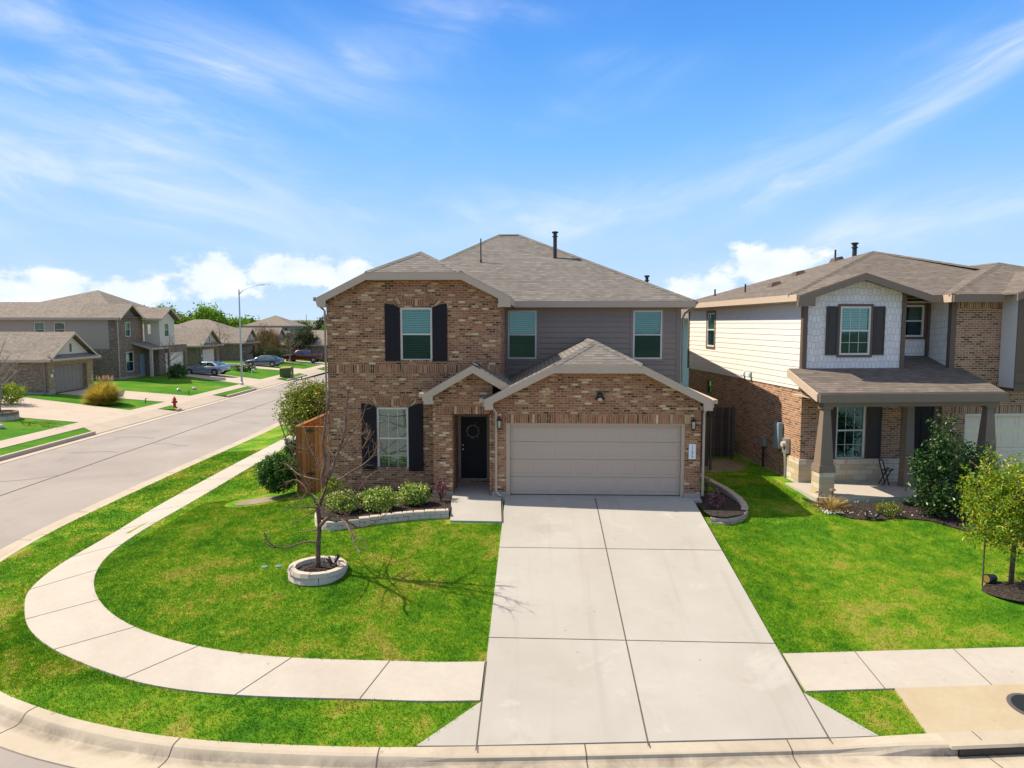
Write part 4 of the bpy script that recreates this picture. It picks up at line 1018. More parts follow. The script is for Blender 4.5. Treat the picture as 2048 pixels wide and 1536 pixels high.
downspout(MH, OF, [(4.98, 19.95, 2.75), (4.95, 20.0, 2.62), (4.78, 20.08, 2.5), (4.76, 20.1, 2.4), (4.76, 20.1, .05)], M_TRIM_L)
# windows and shutters
window(MH, f21, *UPW, OF, dep=.05); window(MH, f21, *LOW, OF, top=M_GLASS_L, bot=M_GLASS_L, grid=(3, [0.95, 2.0]), dep=.05)
window(MH, front(24.8), *SW[0], OF, dep=0.0); window(MH, front(24.8), *SW[1], OF, dep=0.0)
shutter(MH, f21, -4.50, -4.05, 3.83, 5.54, OF, M_SHUT, .13, True); shutter(MH, f21, -3.08, -2.64, 3.83, 5.54, OF, M_SHUT, .13, False)
shutter(MH, f21, -5.25, -4.80, .50, 2.56, OF, M_SHUT, .13, True); shutter(MH, f21, -3.83, -3.39, .50, 2.56, OF, M_SHUT, .13, False)
# garage door: four rows of eight pressed panels
b = MB(OF); mp = front(20.34)
dx0, dx1, dz0, dz1 = -.74, 4.16, 0.0, 2.06; rh_ = (dz1-dz0)/4; cw = (dx1-dx0)/8
for r in range(4):
    mbox(b, mp, dx0, dx1, dz0+r*rh_+.006, dz0+(r+1)*rh_-.006, 0, .03)
    for c in range(8):
        xa, xb, za, zb = dx0+c*cw+.06, dx0+(c+1)*cw-.06, dz0+r*rh_+.09, dz0+(r+1)*rh_-.09
        o_ = [(xa, za), (xb, za), (xb, zb), (xa, zb)]; i_ = [(xa+.03, za+.03), (xb-.03, za+.03), (xb-.03, zb-.03), (xa+.03, zb-.03)]
        for k in range(4):
            p, q = o_[k], o_[(k+1) % 4]; p2, q2 = i_[k], i_[(k+1) % 4]
            b.poly([mp(p[0], p[1], -.001), mp(q[0], q[1], -.001), mp(q2[0], q2[1], -.009), mp(p2[0], p2[1], -.009)])
        b.poly([mp(x, z, -.009) for x, z in i_])
b.box(dx0, dx1, 20.36, 20.37, dz0, dz1)
b.build('garage_door', M_GARAGE, MH)
b = MB(OF); mp = front(20.2)
mbox(b, mp, GD[0], -.745, -.05, 2.10, .03, .17); mbox(b, mp, 4.165, GD[1], -.05, 2.10, .03, .17); mbox(b, mp, -.745, 4.165, 2.055, 2.10, .03, .17)
b.build('garage_door_frame', M_TRIM_L, MH)
# front door
b = MB(OF); mp = front(21.86)
fdx0, fdx1 = -2.33, -1.52
mbox(b, mp, fdx0, fdx1, .12, 2.07, 0, .04)
cx_ = (fdx0+fdx1)/2
for (za, zb) in ((.25, .88), (1.04, 1.60), (1.70, 1.98)):
    for s_ in (-1, 1):
        xa, xb = (fdx0+.12, cx_-.05) if s_ < 0 else (cx_+.05, fdx1-.12)
        fr = .018
        for (a, c, e, f) in ((xa, xa+fr, za, zb), (xb-fr, xb, za, zb), (xa+fr, xb-fr, za, za+fr), (xa+fr, xb-fr, zb-fr, zb)): mbox(b, mp, a, c, e, f, -.014, .002)
        mbox(b, mp, xa+.045, xb-.045, za+.045, zb-.045, -.010, .002)
door = b.build('front_door', M_DOOR, MH)
for z, r in ((1.05, .03), (1.18, .026)):
    hv = MB(OF); hv.tube([(fdx0+.07, 21.855, z), (fdx0+.07, 21.83, z)], [.02, .02], 8); hv.tube([(fdx0+.07, 21.83, z), (fdx0+.07, 21.80, z)], [r, r*.8], 10); hv.build('handle' if z < 1.1 else 'lock', M_BRONZE, door)
b = MB(OF); mbox(b, mp, -2.41, fdx0, .10, 2.12, -.02, .05); mbox(b, mp, fdx1, -1.33, .10, 2.12, -.02, .05); mbox(b, mp, fdx0, fdx1, 2.07, 2.12, -.02, .05)
b.build('door_frame', M_TRIM, MH)
b = MB(OF); mbox(b, mp, fdx0, fdx1, .102, .12, -.05, .03); b.build('threshold', M_BRONZE, MH)
pipe_vent(MH, OF, .73, 28, 7.3, 8.46, .075); pipe_vent(MH, OF, 4.15, 27, 6.2, 6.70, .06); pipe_vent(MH, OF, -2.13, 27.6, 7.3, 8.2, .025, cap=False)

# ---------------------------------------------------------------- the house next door, in its own turned frame
NP = R(5.8); NS_ = 1.04; NA = CAM+(Vector((7.97, 21.5, 0.03))-CAM)*NS_; N0 = (0, 0, 0)
NH = thing('shake_house', NA, NP, 'two storey house with white shake gable, cream side siding and brown tapered porch columns', 'house'); NH.scale = (NS_, NS_, NS_)
b = MB(); SWN = [(-8.38, -7.50, 3.98, 5.35)]
wall(b, leftf(0), [(-10.8, 5.58), (0, 5.58)], 2.93, SWN, .05, lap=.19)
b.build('siding_wall', M_SIDING_N, NH)
b = MB()
wall(b, leftf(.02), [(-10.8, 2.93), (0, 2.93)], .1, [(-8.35, -7.7, 2.0, 2.62)], .08)
wall(b, front(0), [(.02, 2.93), (4.72, 2.93)], .78, [(1.12, 2.04, .82, 2.56), (3.15, 4.45, .78, 2.5)], .1)
wall(b, front(0), [(4.72, 5.75), (6.3, 5.75), (6.3, 3.4), (12, 3.4)], .1, [(5.2, 9.9, .1, 2.16)], .15)
b.build('brick_wall', M_BRICK_N, NH)
b = MB(); soldier(b, front(0), [(4.75, 2.17), (10.2, 2.17)], .22, -.008); soldier(b, front(0), [(4.75, 5.40), (6.2, 5.40)], .22, -.008)
soldier(b, front(0), [(4.75, 2.92), (12, 2.92)], .2, -.008); b.build_each('brick_course', M_BRICK_N, NH)
b = MB(); wall(b, front(-.05), [(-.03, .78), (3.15, .78)], .1); wall(b, leftf(-.03), [(-.9, .78), (.05, .78)], -.05); b.box(-.04, 3.15, -.08, 0, .78, .83); b.box(-.04, .02, 0, .9, .78, .83)
b.build('stone_wall', M_STONE, NH)
b = MB(); b.box(-.01, .05, 0.9, 10.8, -.3, .1); b.box(0.0, 12, -.02, .05, -.3, .1); b.build_each('foundation', M_FOUND, NH)
# shake gable block over the porch
b = MB(); gA = (1.60, 6.40)
def nroof(u): return 6.40-.335*abs(u-1.60) if u < 1.6 else 6.40-.31*(u-1.6)
wall(b, front(0), [(.0, nroof(0)-.12), (1.6, 6.26), (3.10, nroof(3.10)-.12)], 3.2, [(1.11, 2.06, 3.98, 5.43)], .06)
wall(b, front(1.1), [(3.10, 5.7), (4.72, 5.7)], 3.2, [(3.80, 4.45, 4.50, 5.50)], .05)
wall(b, leftf(4.60), [(-1.1, 5.7), (0, 5.7)], 2.9)
wall(b, rightf(3.10), [(0, 5.7), (1.1, 5.7)], 3.0)
b.build('shake_wall', M_SHAKE, NH)
b = MB()
b.box(-.04, .10, -.045, 0, 2.93, 5.72); b.box(-.045, 0, 0, .10, 2.93, 5.6); b.box(3.02, 3.14, -.045, 0, 3.3, 5.85); b.box(3.10, 3.14, 0, .12, 3.3, 5.75)
b.box(4.53, 4.60, .98, 1.1, 3.5, 5.7); b.box(4.56, 4.72, -.045, 0, 3.2, 5.7); b.box(4.555, 4.60, 0, .1, 3.2, 5.7)
b.box(6.22, 6.58, -.6, 0, 2.9, 5.85); b.box(6.2, 9.9, -.645, -.6, 3.18, 3.48)
b.box(-.045, 0, 10.7, 10.85, 2.93, 5.6)
for (x0, x1, z0, z1, mp_, w_) in ((1.11, 2.06, 3.98, 5.43, front(0), .07), (3.80, 4.45, 4.50, 5.50, front(1.1), .08), (-8.38, -7.50, 3.98, 5.35, leftf(0), .09)):
    for (a, c, e, f) in ((x0-w_, x0, z0-w_, z1+w_), (x1, x1+w_, z0-w_, z1+w_), (x0, x1, z1, z1+w_), (x0, x1, z0-w_, z0)): mbox(b, mp_, a, c, e, f, -.03, .03)
b.build_each('trim', M_BROWN, NH)
b = MB()   # white board bay at the right
wall(b, front(-.6), [(6.58, 5.85), (9.9, 5.85)], 3.48); 
for k in range(8): b.box(6.62+.42*k, 6.67+.42*k, -.62, -.6, 3.48, 5.85)
wall(b, leftf(6.2), [(0, 5.85), (.6, 5.85)], 3.0)
b.build('board_bay', M_SIDING_N, NH)
window(NH, front(0), 1.11, 2.06, 3.98, 5.43, N0, grid=(3, [4.35, 5.05]), dep=.02); window(NH, front(0), 1.12, 2.04, .82, 2.56, N0, grid=(3, [1.25, 2.1]), dep=.05, top=M_GLASS_D)
window(NH, front(1.1), 3.80, 4.45, 4.50, 5.50, N0, dep=.01, blinds=False); window(NH, leftf(0), -8.38, -7.50, 3.98, 5.35, N0, dep=.02); window(NH, leftf(.02), -8.35, -7.7, 2.0, 2.62, N0, dep=.04, fm=M_BROWN)
for a in ((.68, 1.035, 3.98, 5.43), (2.135, 2.49, 3.98, 5.43)): shutter(NH, front(0), *a, N0, M_SHUT_N, panels=True)
for a in ((.74, 1.10, .80, 2.58), (2.06, 2.52, .80, 2.58)): shutter(NH, front(0), *a, N0, M_SHUT_N, panels=True)
b = MB(); mp = front(.1); mbox(b, mp, 3.35, 4.25, .15, 2.4, 0, .05)
for (za, zb) in ((.3, 1.0), (1.2, 2.2)):
    for (xa, xb) in ((3.45, 3.75), (3.85, 4.15)): mbox(b, mp, xa, xb, za, zb, -.012, .002)
b.build('front_door', M_DOOR, NH)
b = MB(); mbox(b, mp, 3.15, 3.35, .1, 2.5, -.02, .06); mbox(b, mp, 4.25, 4.45, .1, 2.5, -.02, .06); mbox(b, mp, 3.35, 4.25, 2.4, 2.5, -.02, .06); b.build('door_frame', M_BROWN, NH)
b = MB(); mp = front(.12)
for r in range(4):
    mbox(b, mp, 5.26, 9.84, .03+r*.53+.006, .03+(r+1)*.53-.006, 0, .03)
    for c in range(8):
        xa, xb = 5.26+c*.5725+.06, 5.26+(c+1)*.5725-.06
        for (a, c2, e, f) in ((xa, xb, .03+r*.53+.09, .03+r*.53+.10), (xa, xb, .03+r*.53+.43, .03+r*.53+.44), (xa, xa+.01, .03+r*.53+.10, .03+r*.53+.43), (xb-.01, xb, .03+r*.53+.10, .03+r*.53+.43)): mbox(b, mp, a, c2, e, f, -.008, .001)
b.build('garage_door', M_GARAGE_W, NH)
b = MB(); mp = front(0); mbox(b, mp, 5.2, 5.26, 0, 2.16, .01, .14); mbox(b, mp, 9.84, 9.9, 0, 2.16, .01, .14); mbox(b, mp, 5.26, 9.84, 2.1, 2.16, .01, .14); b.build('garage_door_frame', M_SIDING_N, NH)
# main roof and its cross hips
b = MB(); E_ = 5.78; ap = (5.0, 5.0, 7.56)
for q in ([(-.4, .02, E_), (10.4, .02, E_), ap], [(-.4, 10.8, E_), (-.4, .02, E_), ap], [(10.4, .02, E_), (10.4, 10.8, E_), ap], [(10.4, 10.8, E_), (-.4, 10.8, E_), ap]): b.slab(q, .04)
a2 = (8.0, 2.55, 6.95)
for q in ([(4.3, -.42, E_+.005), (11.7, -.42, E_+.005), a2], [(4.3, 3, E_+.005), (4.3, -.42, E_+.005), a2, (8.0, 5.5, 6.95)], [(11.7, -.42, E_+.005), (11.7, 6, E_+.005), (8.0, 5.5, 6.95), a2]): b.slab(q, .04)
b.slab([(-.4, -.43, nroof(-.4)), (1.6, -.43, 6.40), (1.6, 2.2, 6.40), (-.4, .3, nroof(-.4))], .04)
b.slab([(1.6, -.43, 6.40), (3.72, -.43, nroof(3.72)), (3.72, .35, nroof(3.72)), (1.6, 2.2, 6.40)], .04)
b.slab([(5.85, -.95, 5.80), (7.9, -.95, 6.6), (7.9, 2.2, 6.6), (5.85, .3, 5.80)], .04); b.slab([(7.9, -.95, 6.6), (10.2, -.95, 5.75), (10.2, .5, 5.75), (7.9, 2.2, 6.6)], .04)
# porch roof
b.slab([(-.42, -1.85, 3.02), (4.98, -1.85, 3.02), (4.98, 0, 3.58), (-.42, 0, 3.58)], .05); b.slab([(3.10, 0, 3.58), (4.6, 0, 3.58), (4.6, 1.1, 3.90), (3.10, 1.1, 3.90)], .04)
b.build('roof', M_ROOF_N, NH)
b = MB()
for a, c in (((-.4, .02, E_), ap), ((10.4, 10.8, E_), ap), ((-.4, 10.8, E_), ap), (ap, (7.5, 2.5, 6.74)), ((4.3, -.42, E_), a2), (a2, (8, 5.5, 6.95)), ((11.7, -.42, E_), a2)): ridgecap(b, a, c)
b.build_each('ridge_cap', M_ROOF_N, NH)
b = MB()
b.board((-.40, -.43, nroof(-.4)-.02), (1.6, -.43, 6.38), .20, .04, (0, -1, 0)); b.board((1.6, -.43, 6.38), (3.72, -.43, nroof(3.72)-.02), .20, .04, (0, -1, 0))
b.board((4.3, -.44, E_-.01), (5.85, -.44, E_-.01), .22, .04, (0, -1, 0)); b.board((3.72, .0, E_-.01), (4.3, .0, E_-.01), .2, .04, (0, -1, 0)); b.board((3.72, -.43, E_-.02), (3.72, .0, E_-.02), .2, .04, (1, 0, 0))
b.board((5.85, -.96, 5.79), (7.9, -.96, 6.59), .22, .04, (0, -1, 0)); b.board((7.9, -.96, 6.59), (10.2, -.96, 5.74), .22, .04, (0, -1, 0))
b.box(-.41, 5.0, -1.93, -1.87, 2.76, 3.0); b.box(-.2, 4.9, -1.75, -1.45, 2.62, 2.80)
b.prism([(-.42, 5.42), (0.1, 5.42), (.1, 5.75), (-.42, 5.60)], -.472, -.40)
b.build_each('fascia', M_BROWN_L, NH)
b = MB(); b.board((-.40, -.4, E_-.01), (-.40, 10.8, E_-.01), .2, .04, (-1, 0, 0)); b.board((4.30, -.42, E_-.01), (4.30, .0, E_-.01), .22, .04, (-1, 0, 0)); b.board((-.42, -1.86, 3.0), (-.42, 0, 3.56), .22, .05, (-1, 0, 0))
b.box(-.39, 0, -.38, 10.8, 5.55, 5.57); b.box(3.1, 4.6, .1, 1.1, 5.56, 5.58); b.box(-.3, 4.9, -1.86, 0, 2.80, 2.82)
b.build_each('fascia', M_TRIM_L, NH)
def col(u):
    b = MB(); v = -1.6; 
    b.hexa([(u-.24, v-.24, .80), (u+.24, v-.24, .80), (u+.24, v+.24, .80), (u-.24, v+.24, .80)], [(u-.22, v-.22, 1.0), (u+.22, v-.22, 1.0), (u+.22, v+.22, 1.0), (u-.22, v+.22, 1.0)])
    b.hexa([(u-.19, v-.19, 1.0), (u+.19, v-.19, 1.0), (u+.19, v+.19, 1.0), (u-.19, v+.19, 1.0)], [(u-.10, v-.10, 2.55), (u+.10, v-.10, 2.55), (u+.10, v+.10, 2.55), (u-.10, v+.10, 2.55)])
    b.hexa([(u-.14, v-.14, 2.55), (u+.14, v-.14, 2.55), (u+.14, v+.14, 2.55), (u-.14, v+.14, 2.55)], [(u-.15, v-.15, 2.63), (u+.15, v-.15, 2.63), (u+.15, v+.15, 2.63), (u-.15, v+.15, 2.63)])
    c = b.build('column', M_BROWN_L, NH)
    b = MB(); b.box(u-.22, u+.22, v-.22, v+.22, .1, .80); b.build('stone_pier', M_STONE, c)
col(-.08); col(4.68)
b = MB(); u = 2.9; b.hexa([(u-.15, -.9, .1), (u+.15, -.9, .1), (u+.15, -.6, .1), (u-.15, -.6, .1)], [(u-.1, -.85, 2.7), (u+.1, -.85, 2.7), (u+.1, -.65, 2.7), (u-.1, -.65, 2.7)]); b.build('column', M_BROWN_L, NH)
b = MB(); b.box(-.42, 4.9, -1.95, -.03, -.25, .12); b.build('porch_slab', M_WALK, NH)
for (u, v, z0, z1, r, cp) in ((5.3, 6.8, 6.9, 8.05, .085, True), (4.2, 6.2, 6.9, 7.75, .035, False), (.6, 6.0, 6.0, 6.42, .03, False), (.5, 9.0, 5.95, 6.36, .035, False)): pipe_vent(NH, N0, u, v, z0, z1, r, cap=cp)
for (u, v) in ((1.1, 4.6), (2.6, 5.9), (4.3, 6.3)):
    z = E_+.33*(u+.4); b = MB(); b.hexa([(u-.2, v-.22, z-.1), (u+.2, v-.22, z+.03), (u+.2, v+.22, z+.03), (u-.2, v+.22, z-.1)], [(u-.14, v-.15, z+.10), (u+.16, v-.15, z+.17), (u+.16, v+.15, z+.17), (u-.14, v+.15, z+.10)]); b.build('roof_vent', M_BROWN, NH)
for v in (4.35, 3.75):
    b = MB(); b.hexa([(-.12, v-.07, 3.02), (0, v-.07, 3.05), (0, v+.07, 3.05), (-.12, v+.07, 3.02)], [(-.05, v-.06, 3.2), (0, v-.06, 3.22), (0, v+.06, 3.22), (-.05, v+.06, 3.2)]); b.build('dryer_vent', M_SIDING_N if v > 4 else M_GREYBOX, NH)
# ---------------------------------------------------------------- plants
def leaves(name, m, pts, size, parent=None, off=(0, 0, 0), asp=0.5, jit=0.35, u=None, up=0.0):
    """one small folded leaf (two triangles) at every point"""
    pts = np.asarray(pts, float)-np.asarray(off, float); n = len(pts)
    a = RNG.normal(size=(n, 3)); a[:, 2] += up; a /= np.linalg.norm(a, axis=1)[:, None]
    r = RNG.normal(size=(n, 3)); b_ = np.cross(a, r); b_ /= np.linalg.norm(b_, axis=1)[:, None]+1e-9; c = np.cross(a, b_)
    s = size*(1+jit*RNG.uniform(-1, 1, n))[:, None]
    v = np.stack([pts-a*s*.5, pts+b_*s*asp*.5+c*s*.08, pts+a*s*.5, pts-b_*s*asp*.5+c*s*.08], 1).reshape(-1, 3)
    me = bpy.data.meshes.new(name); me.vertices.add(4*n); me.vertices.foreach_set('co', v.ravel())
    me.loops.add(4*n); me.loops.foreach_set('vertex_index', np.arange(4*n, dtype=np.int32))
    me.polygons.add(n); me.polygons.foreach_set('loop_start', np.arange(0, 4*n, 4, dtype=np.int32)); me.polygons.foreach_set('loop_total', np.full(n, 4, dtype=np.int32))
    uv = me.uv_layers.new(name='UVMap'); uu = RNG.uniform(0, 1, n) if u is None else np.clip(u, 0, 1)
    uv.data.foreach_set('uv', np.stack([np.repeat(uu, 4), np.tile([0, .5, 1, .5], n)], 1).ravel())
    me.update(); me.validate(); me.materials.append(m)
    o = bpy.data.objects.new(name, me); COL.objects.link(o); o.parent = parent; return o
def clumps(c, rad, k, per, cr, shell=0.55, zmin=None):
    """points in leaf clumps spread through an ellipsoid"""
    d = RNG.normal(size=(k, 3)); d /= np.linalg.norm(d, axis=1)[:, None]
    q = np.array(c)+d*np.array(rad)*(shell+(1-shell)*RNG.uniform(0, 1, k)**.6)[:, None]*RNG.uniform(.8, 1.12, k)[:, None]
    p = (q[:, None, :]+RNG.normal(size=(k, per, 3))*cr*RNG.uniform(.5, 1.3, (k, 1, 1))).reshape(-1, 3)
    if zmin is not None: p = p[p[:, 2] > zmin]
    return p
def limb(mb, p, d, L, r, depth, rnd, n=5, droop=0.0, tips=None, spread=0.6, kids=3):
    p = Vector(p); d = Vector(d).normalized(); path = [p.copy()]; rad = [r]; seg = 4
    for k in range(seg):
        d = (d+Vector((rnd.uniform(-1, 1), rnd.uniform(-1, 1), rnd.uniform(-1, 1)-droop))*0.16).normalized()
        p = p+d*L/seg; path.append(p.copy()); rad.append(r*(1-.55*(k+1)/seg))
    mb.tube(path, rad, n if r > .012 else 3)
    if tips is not None and depth <= 1: tips += path[1:]
    if depth > 0:
        for k in range(kids):
            i = rnd.randint(1, seg); q = path[i]
            side = Vector((rnd.uniform(-1, 1), rnd.uniform(-1, 1), rnd.uniform(-.4, .8))).normalized()
            limb(mb, q, (d*(1-spread)+side*spread), L*rnd.uniform(.45, .75), rad[i]*.7, depth-1, rnd, n, droop, tips, spread, kids)
def bare_tree(name, loc, h, r, label, m, seed=1, group=None, kids=4, cat='tree', lean=(0, 0), leafy=None, spread=.55, nb=9, low=.3):
    rnd = random.Random(seed); t = thing(name, loc, rnd.uniform(0, 6), label, cat, group)
    b = MB(); top = Vector((lean[0], lean[1], h*.75)); path = [(0, 0, -.1)]+[tuple(top*k/5+Vector((rnd.uniform(-1, 1), rnd.uniform(-1, 1), 0))*.02*h) for k in range(1, 6)]
    b.tube(path, [r*(1-.14*k) for k in range(6)], 8); b.build('trunk', m, t, smooth=True)
    b = MB(); tips = []
    for k in range(nb):
        f = low+(1-low)*k/nb; q = Vector(path[0]).lerp(Vector(path[-1]), f); a = k*2.4+rnd.uniform(-.4, .4)
        limb(b, q, (math.cos(a), math.sin(a), .35+.9*f), h*(.42-.16*f), r*(.55-.25*f), 2, rnd, 5, tips=tips, spread=spread, kids=kids)
    limb(b, path[-1], (0, 0, 1), h*.3, r*.35, 2, rnd, 5, tips=tips, kids=kids)
    b.build('branches', m, t, smooth=True)
    if leafy:
        P = np.array([tuple(p) for p in tips]); idx = RNG.integers(0, len(P), leafy[1]); leaves('crown', leafy[0], P[idx]+RNG.normal(size=(leafy[1], 3))*leafy[3], leafy[2], t)
    return t
def shrub(name, loc, rx, ry, h, m, label, k, per, cr, size, group=None, cat='shrub', stems=True, asp=.5, shell=.55):
    t = thing(name, loc, 0, label, cat, group)
    leaves('foliage', m, clumps((0, 0, h*.52), (rx, ry, h*.5), k, per, cr, shell, 0.02), size, t, asp=asp)
    if stems:
        b = MB(); rnd = random.Random(int(rx*1000))
        for i in range(7):
            a = i*.9; b.tube([(0, 0, -.05), (math.cos(a)*rx*.25, math.sin(a)*ry*.25, h*.4), (math.cos(a)*rx*.6, math.sin(a)*ry*.6, h*.8)], [.018, .013, .006], 4)
        b.build('stems', M_BARK, t)
    return t
def leafy_tree(name, loc, h, rx, ry, rz, zc, m, label, k, per, cr, size, group=None, tr=.07, bk=None, cat='tree', shell=.4, asp=.5):
    t = thing(name, loc, 0, label, cat, group); rnd = random.Random(int(abs(loc[0])*97)); b = MB()
    b.tube([(0, 0, -.15), (.02, 0, h*.3), (-.02, .02, zc), (.0, 0, h*.85)], [tr, tr*.85, tr*.6, tr*.15], 8)
    for i in range(10):
        a = i*2.4; z0 = zc-rz*.6+rz*1.0*i/10; e = (math.cos(a)*rx*.8, math.sin(a)*ry*.8, z0+rz*.5)
        b.tube([(0, 0, z0), (e[0]*.5, e[1]*.5, z0+rz*.22), e], [tr*.4, tr*.25, .008], 5)
    b.build('trunk', bk or M_BARK, t, smooth=True)
    leaves('crown', m, clumps((0, 0, zc), (rx, ry, rz), k, per, cr, shell), size, t, asp=asp)
    return t

# the bare young tree on the front lawn, branch by branch
TY = 15.5; tb = at(636, 1141, TY)
tb.z = H(tb.x, tb.y)
BT = thing('bare_tree', tb, 0, 'leafless young tree with spreading twigs standing in the round stone ring', 'tree')
def tp(px, py, dy): return tuple(at(px, py, TY+dy)-tb)
b = MB(); b.tube([tp(636, 1148, 0), tp(636, 1118, 0), tp(637, 1085, 0), tp(639, 1050, 0), tp(636, 1019, 0), tp(643, 1000, .02), tp(650, 975, .04), tp(656, 956, .06)], [.062, .055, .052, .050, .045, .04, .034, .028], 10)
b.build('trunk', M_BARK, BT, smooth=True)
rb = random.Random(5); b = MB()
BR_ = [([(637, 1084), (610, 1084), (570, 1096), (548, 1092), (533, 1078), (528, 1063)], -.5, .022), ([(560, 1096), (540, 1093), (528, 1081)], -.35, .009),
       ([(640, 1052), (655, 1036), (668, 1031), (686, 1040), (700, 1060), (712, 1092), (722, 1106)], -.6, .030), ([(690, 1040), (702, 1048), (720, 1055), (750, 1045), (770, 1031), (776, 1020)], .5, .016),
       ([(700, 1060), (716, 1075), (736, 1091)], -.2, .010), ([(636, 1058), (620, 1062), (595, 1064)], .35, .013), ([(632, 1020), (605, 1037), (577, 1052)], .6, .012),
       ([(634, 1016), (605, 1014), (566, 1015)], -.5, .012), ([(590, 1012), (608, 994), (580, 1013)], .2, .006), ([(634, 1010), (620, 985), (610, 968), (600, 940), (585, 905), (565, 860), (560, 842)], -.4, .016),
       ([(583, 900), (570, 880), (580, 865), (590, 850)], -.1, .006), ([(640, 1000), (620, 985), (595, 960), (570, 965)], .5, .012), ([(649, 975), (645, 950), (650, 925), (646, 890), (650, 850), (655, 810), (660, 776)], -.15, .020),
       ([(656, 956), (640, 940), (630, 915), (618, 890), (610, 860), (604, 850)], .3, .014), ([(656, 956), (665, 935), (676, 905), (690, 860), (692, 820), (696, 790), (698, 777)], .25, .020),
       ([(684, 895), (700, 870), (718, 850), (728, 825), (730, 812)], -.3, .013), ([(684, 895), (702, 880), (716, 872), (738, 862)], .2, .010), ([(700, 900), (722, 898), (734, 880), (737, 865)], .35, .009),
       ([(660, 960), (680, 958), (700, 945), (725, 930), (745, 912), (754, 892), (756, 880)], -.5, .015), ([(655, 985), (680, 978), (706, 990), (718, 978), (735, 955), (757, 940)], -.2, .014),
       ([(652, 985), (680, 975), (705, 972)], .4, .009), ([(645, 1000), (670, 990), (700, 990)], .6, .010), ([(692, 850), (705, 820), (717, 785)], -.25, .007), ([(648, 880), (640, 860), (636, 835), (640, 800)], .1, .008),
       ([(648, 1010), (668, 1022), (690, 1028), (705, 1035)], .4, .010), ([(670, 915), (655, 890), (660, 860), (670, 840)], .4, .009), ([(620, 892), (612, 900), (598, 905)], .2, .005),
       ([(640, 960), (600, 950), (575, 930), (560, 925)], .7, .010), ([(653, 968), (640, 1000), (625, 1012), (612, 1020)], -.6, .010)]
LEAD = {12: 1.7, 14: 1.5, 2: .9, 0: .75, 3: .8}
for bi, (pts, dy, r) in enumerate(BR_):
    dy = -1.6 if bi == 2 else (1.3 if bi == 3 else (-1.3 if bi == 4 else (dy*.6 if bi in LEAD else dy*2.1))); r *= LEAD.get(bi, 1)
    n = len(pts); path = [Vector(tp(px, py, dy*k/(n-1))) for k, (px, py) in enumerate(pts)]
    fine = []
    for k in range(n-1):
        p0, p1, p2, p3 = path[max(k-1, 0)], path[k], path[k+1], path[min(k+2, n-1)]
        for s_ in range(3):
            t = s_/3; fine.append(0.5*((2*p1)+(p2-p0)*t+(2*p0-5*p1+4*p2-p3)*t*t+(3*p1-p0-3*p2+p3)*t**3))
    fine.append(path[-1]); N_ = len(fine)
    b.tube(fine, [max(.006, r*1.65*(1-.70*k/(N_-1))) for k in range(N_)], 6)
    for k in range(2, N_-1):
        hi = fine[k].z > 1.3
        for rep in range(2):
            if rb.random() < (.62 if hi else .42):
                d = (fine[min(k+1, N_-1)]-fine[k]).normalized()+Vector((rb.uniform(-1, 1), rb.uniform(-1, 1), rb.uniform(-.5, 1)))
                limb(b, fine[k], d, rb.uniform(.10, .45 if hi else .25), max(.007, r*.36), 1, rb, 4, kids=2)
b.build('branches', M_TWIG, BT, smooth=True)
# stone ring round it
def ring(name, c, r, w, h, courses, nblk, m, label, cat='stone ring', arc=(0, 2*math.pi), zf=None, cap=None, path=None):
    t = thing(name, c, 0, label, cat); rr = random.Random(11)
    for k in range(courses):
        z0 = h*k-.06*(k == 0); z1 = h*(k+1)-.004
        for i in range(nblk):
            a0 = arc[0]+(arc[1]-arc[0])*(i+(.5 if k % 2 else 0))/nblk+.006; a1 = arc[0]+(arc[1]-arc[0])*(i+1+(.5 if k % 2 else 0))/nblk-.006
            b = MB(); ro = r+rr.uniform(-.008, .012); ri = ro-w; am = (a0+a1)/2; dz = rr.uniform(-.003, .003)
            P = lambda rad, a, z: (rad*math.cos(a), rad*math.sin(a), z)
            be = .022
            b.hexa([P(ri, a0, z0), P(ro, a0, z0), P(ro, am, z0), P(ri, am, z0)], [P(ri+be, a0+.008, z1+dz), P(ro-be, a0+.008, z1+dz), P(ro-be, am, z1+dz), P(ri+be, am, z1+dz)])
            b.hexa([P(ri, am, z0), P(ro, am, z0), P(ro, a1, z0), P(ri, a1, z0)], [P(ri+be, am, z1+dz), P(ro-be, am, z1+dz), P(ro-be, a1-.008, z1+dz), P(ri+be, a1-.008, z1+dz)])
            b.build('block', cap if (cap and k == courses-1) else m, t)
    return t
ring('stone_ring', (tb.x, tb.y, tb.z), .66, .19, .095, 2, 10, M_BLOCK, 'low round ring of pale edging blocks round the leafless tree on the front lawn')
def mulch_patch(c, rx, ry, h=.05, seed=1):
    b = MB(); rr = random.Random(seed); n = 28; rings_ = 7
    rows = [[(c[0]+rx*k/rings_*math.cos(2*math.pi*i/n), c[1]+ry*k/rings_*math.sin(2*math.pi*i/n), c[2]+h*(1-(k/rings_)**2)+(rr.uniform(-.012, .012) if k < rings_ else -.02)) for i in range(n)] for k in range(1, rings_+1)]
    for i in range(n): b.poly([(c[0], c[1], c[2]+h), rows[0][i], rows[0][(i+1) % n]])
    for r0, r1 in zip(rows[:-1], rows[1:]):
        for i in range(n): b.poly([r0[i], r1[i], r1[(i+1) % n], r0[(i+1) % n]])
    return structure(b.build('mulch_bed', M_MULCH))
mulch_patch((tb.x, tb.y, tb.z+.08), .5, .5, .05)
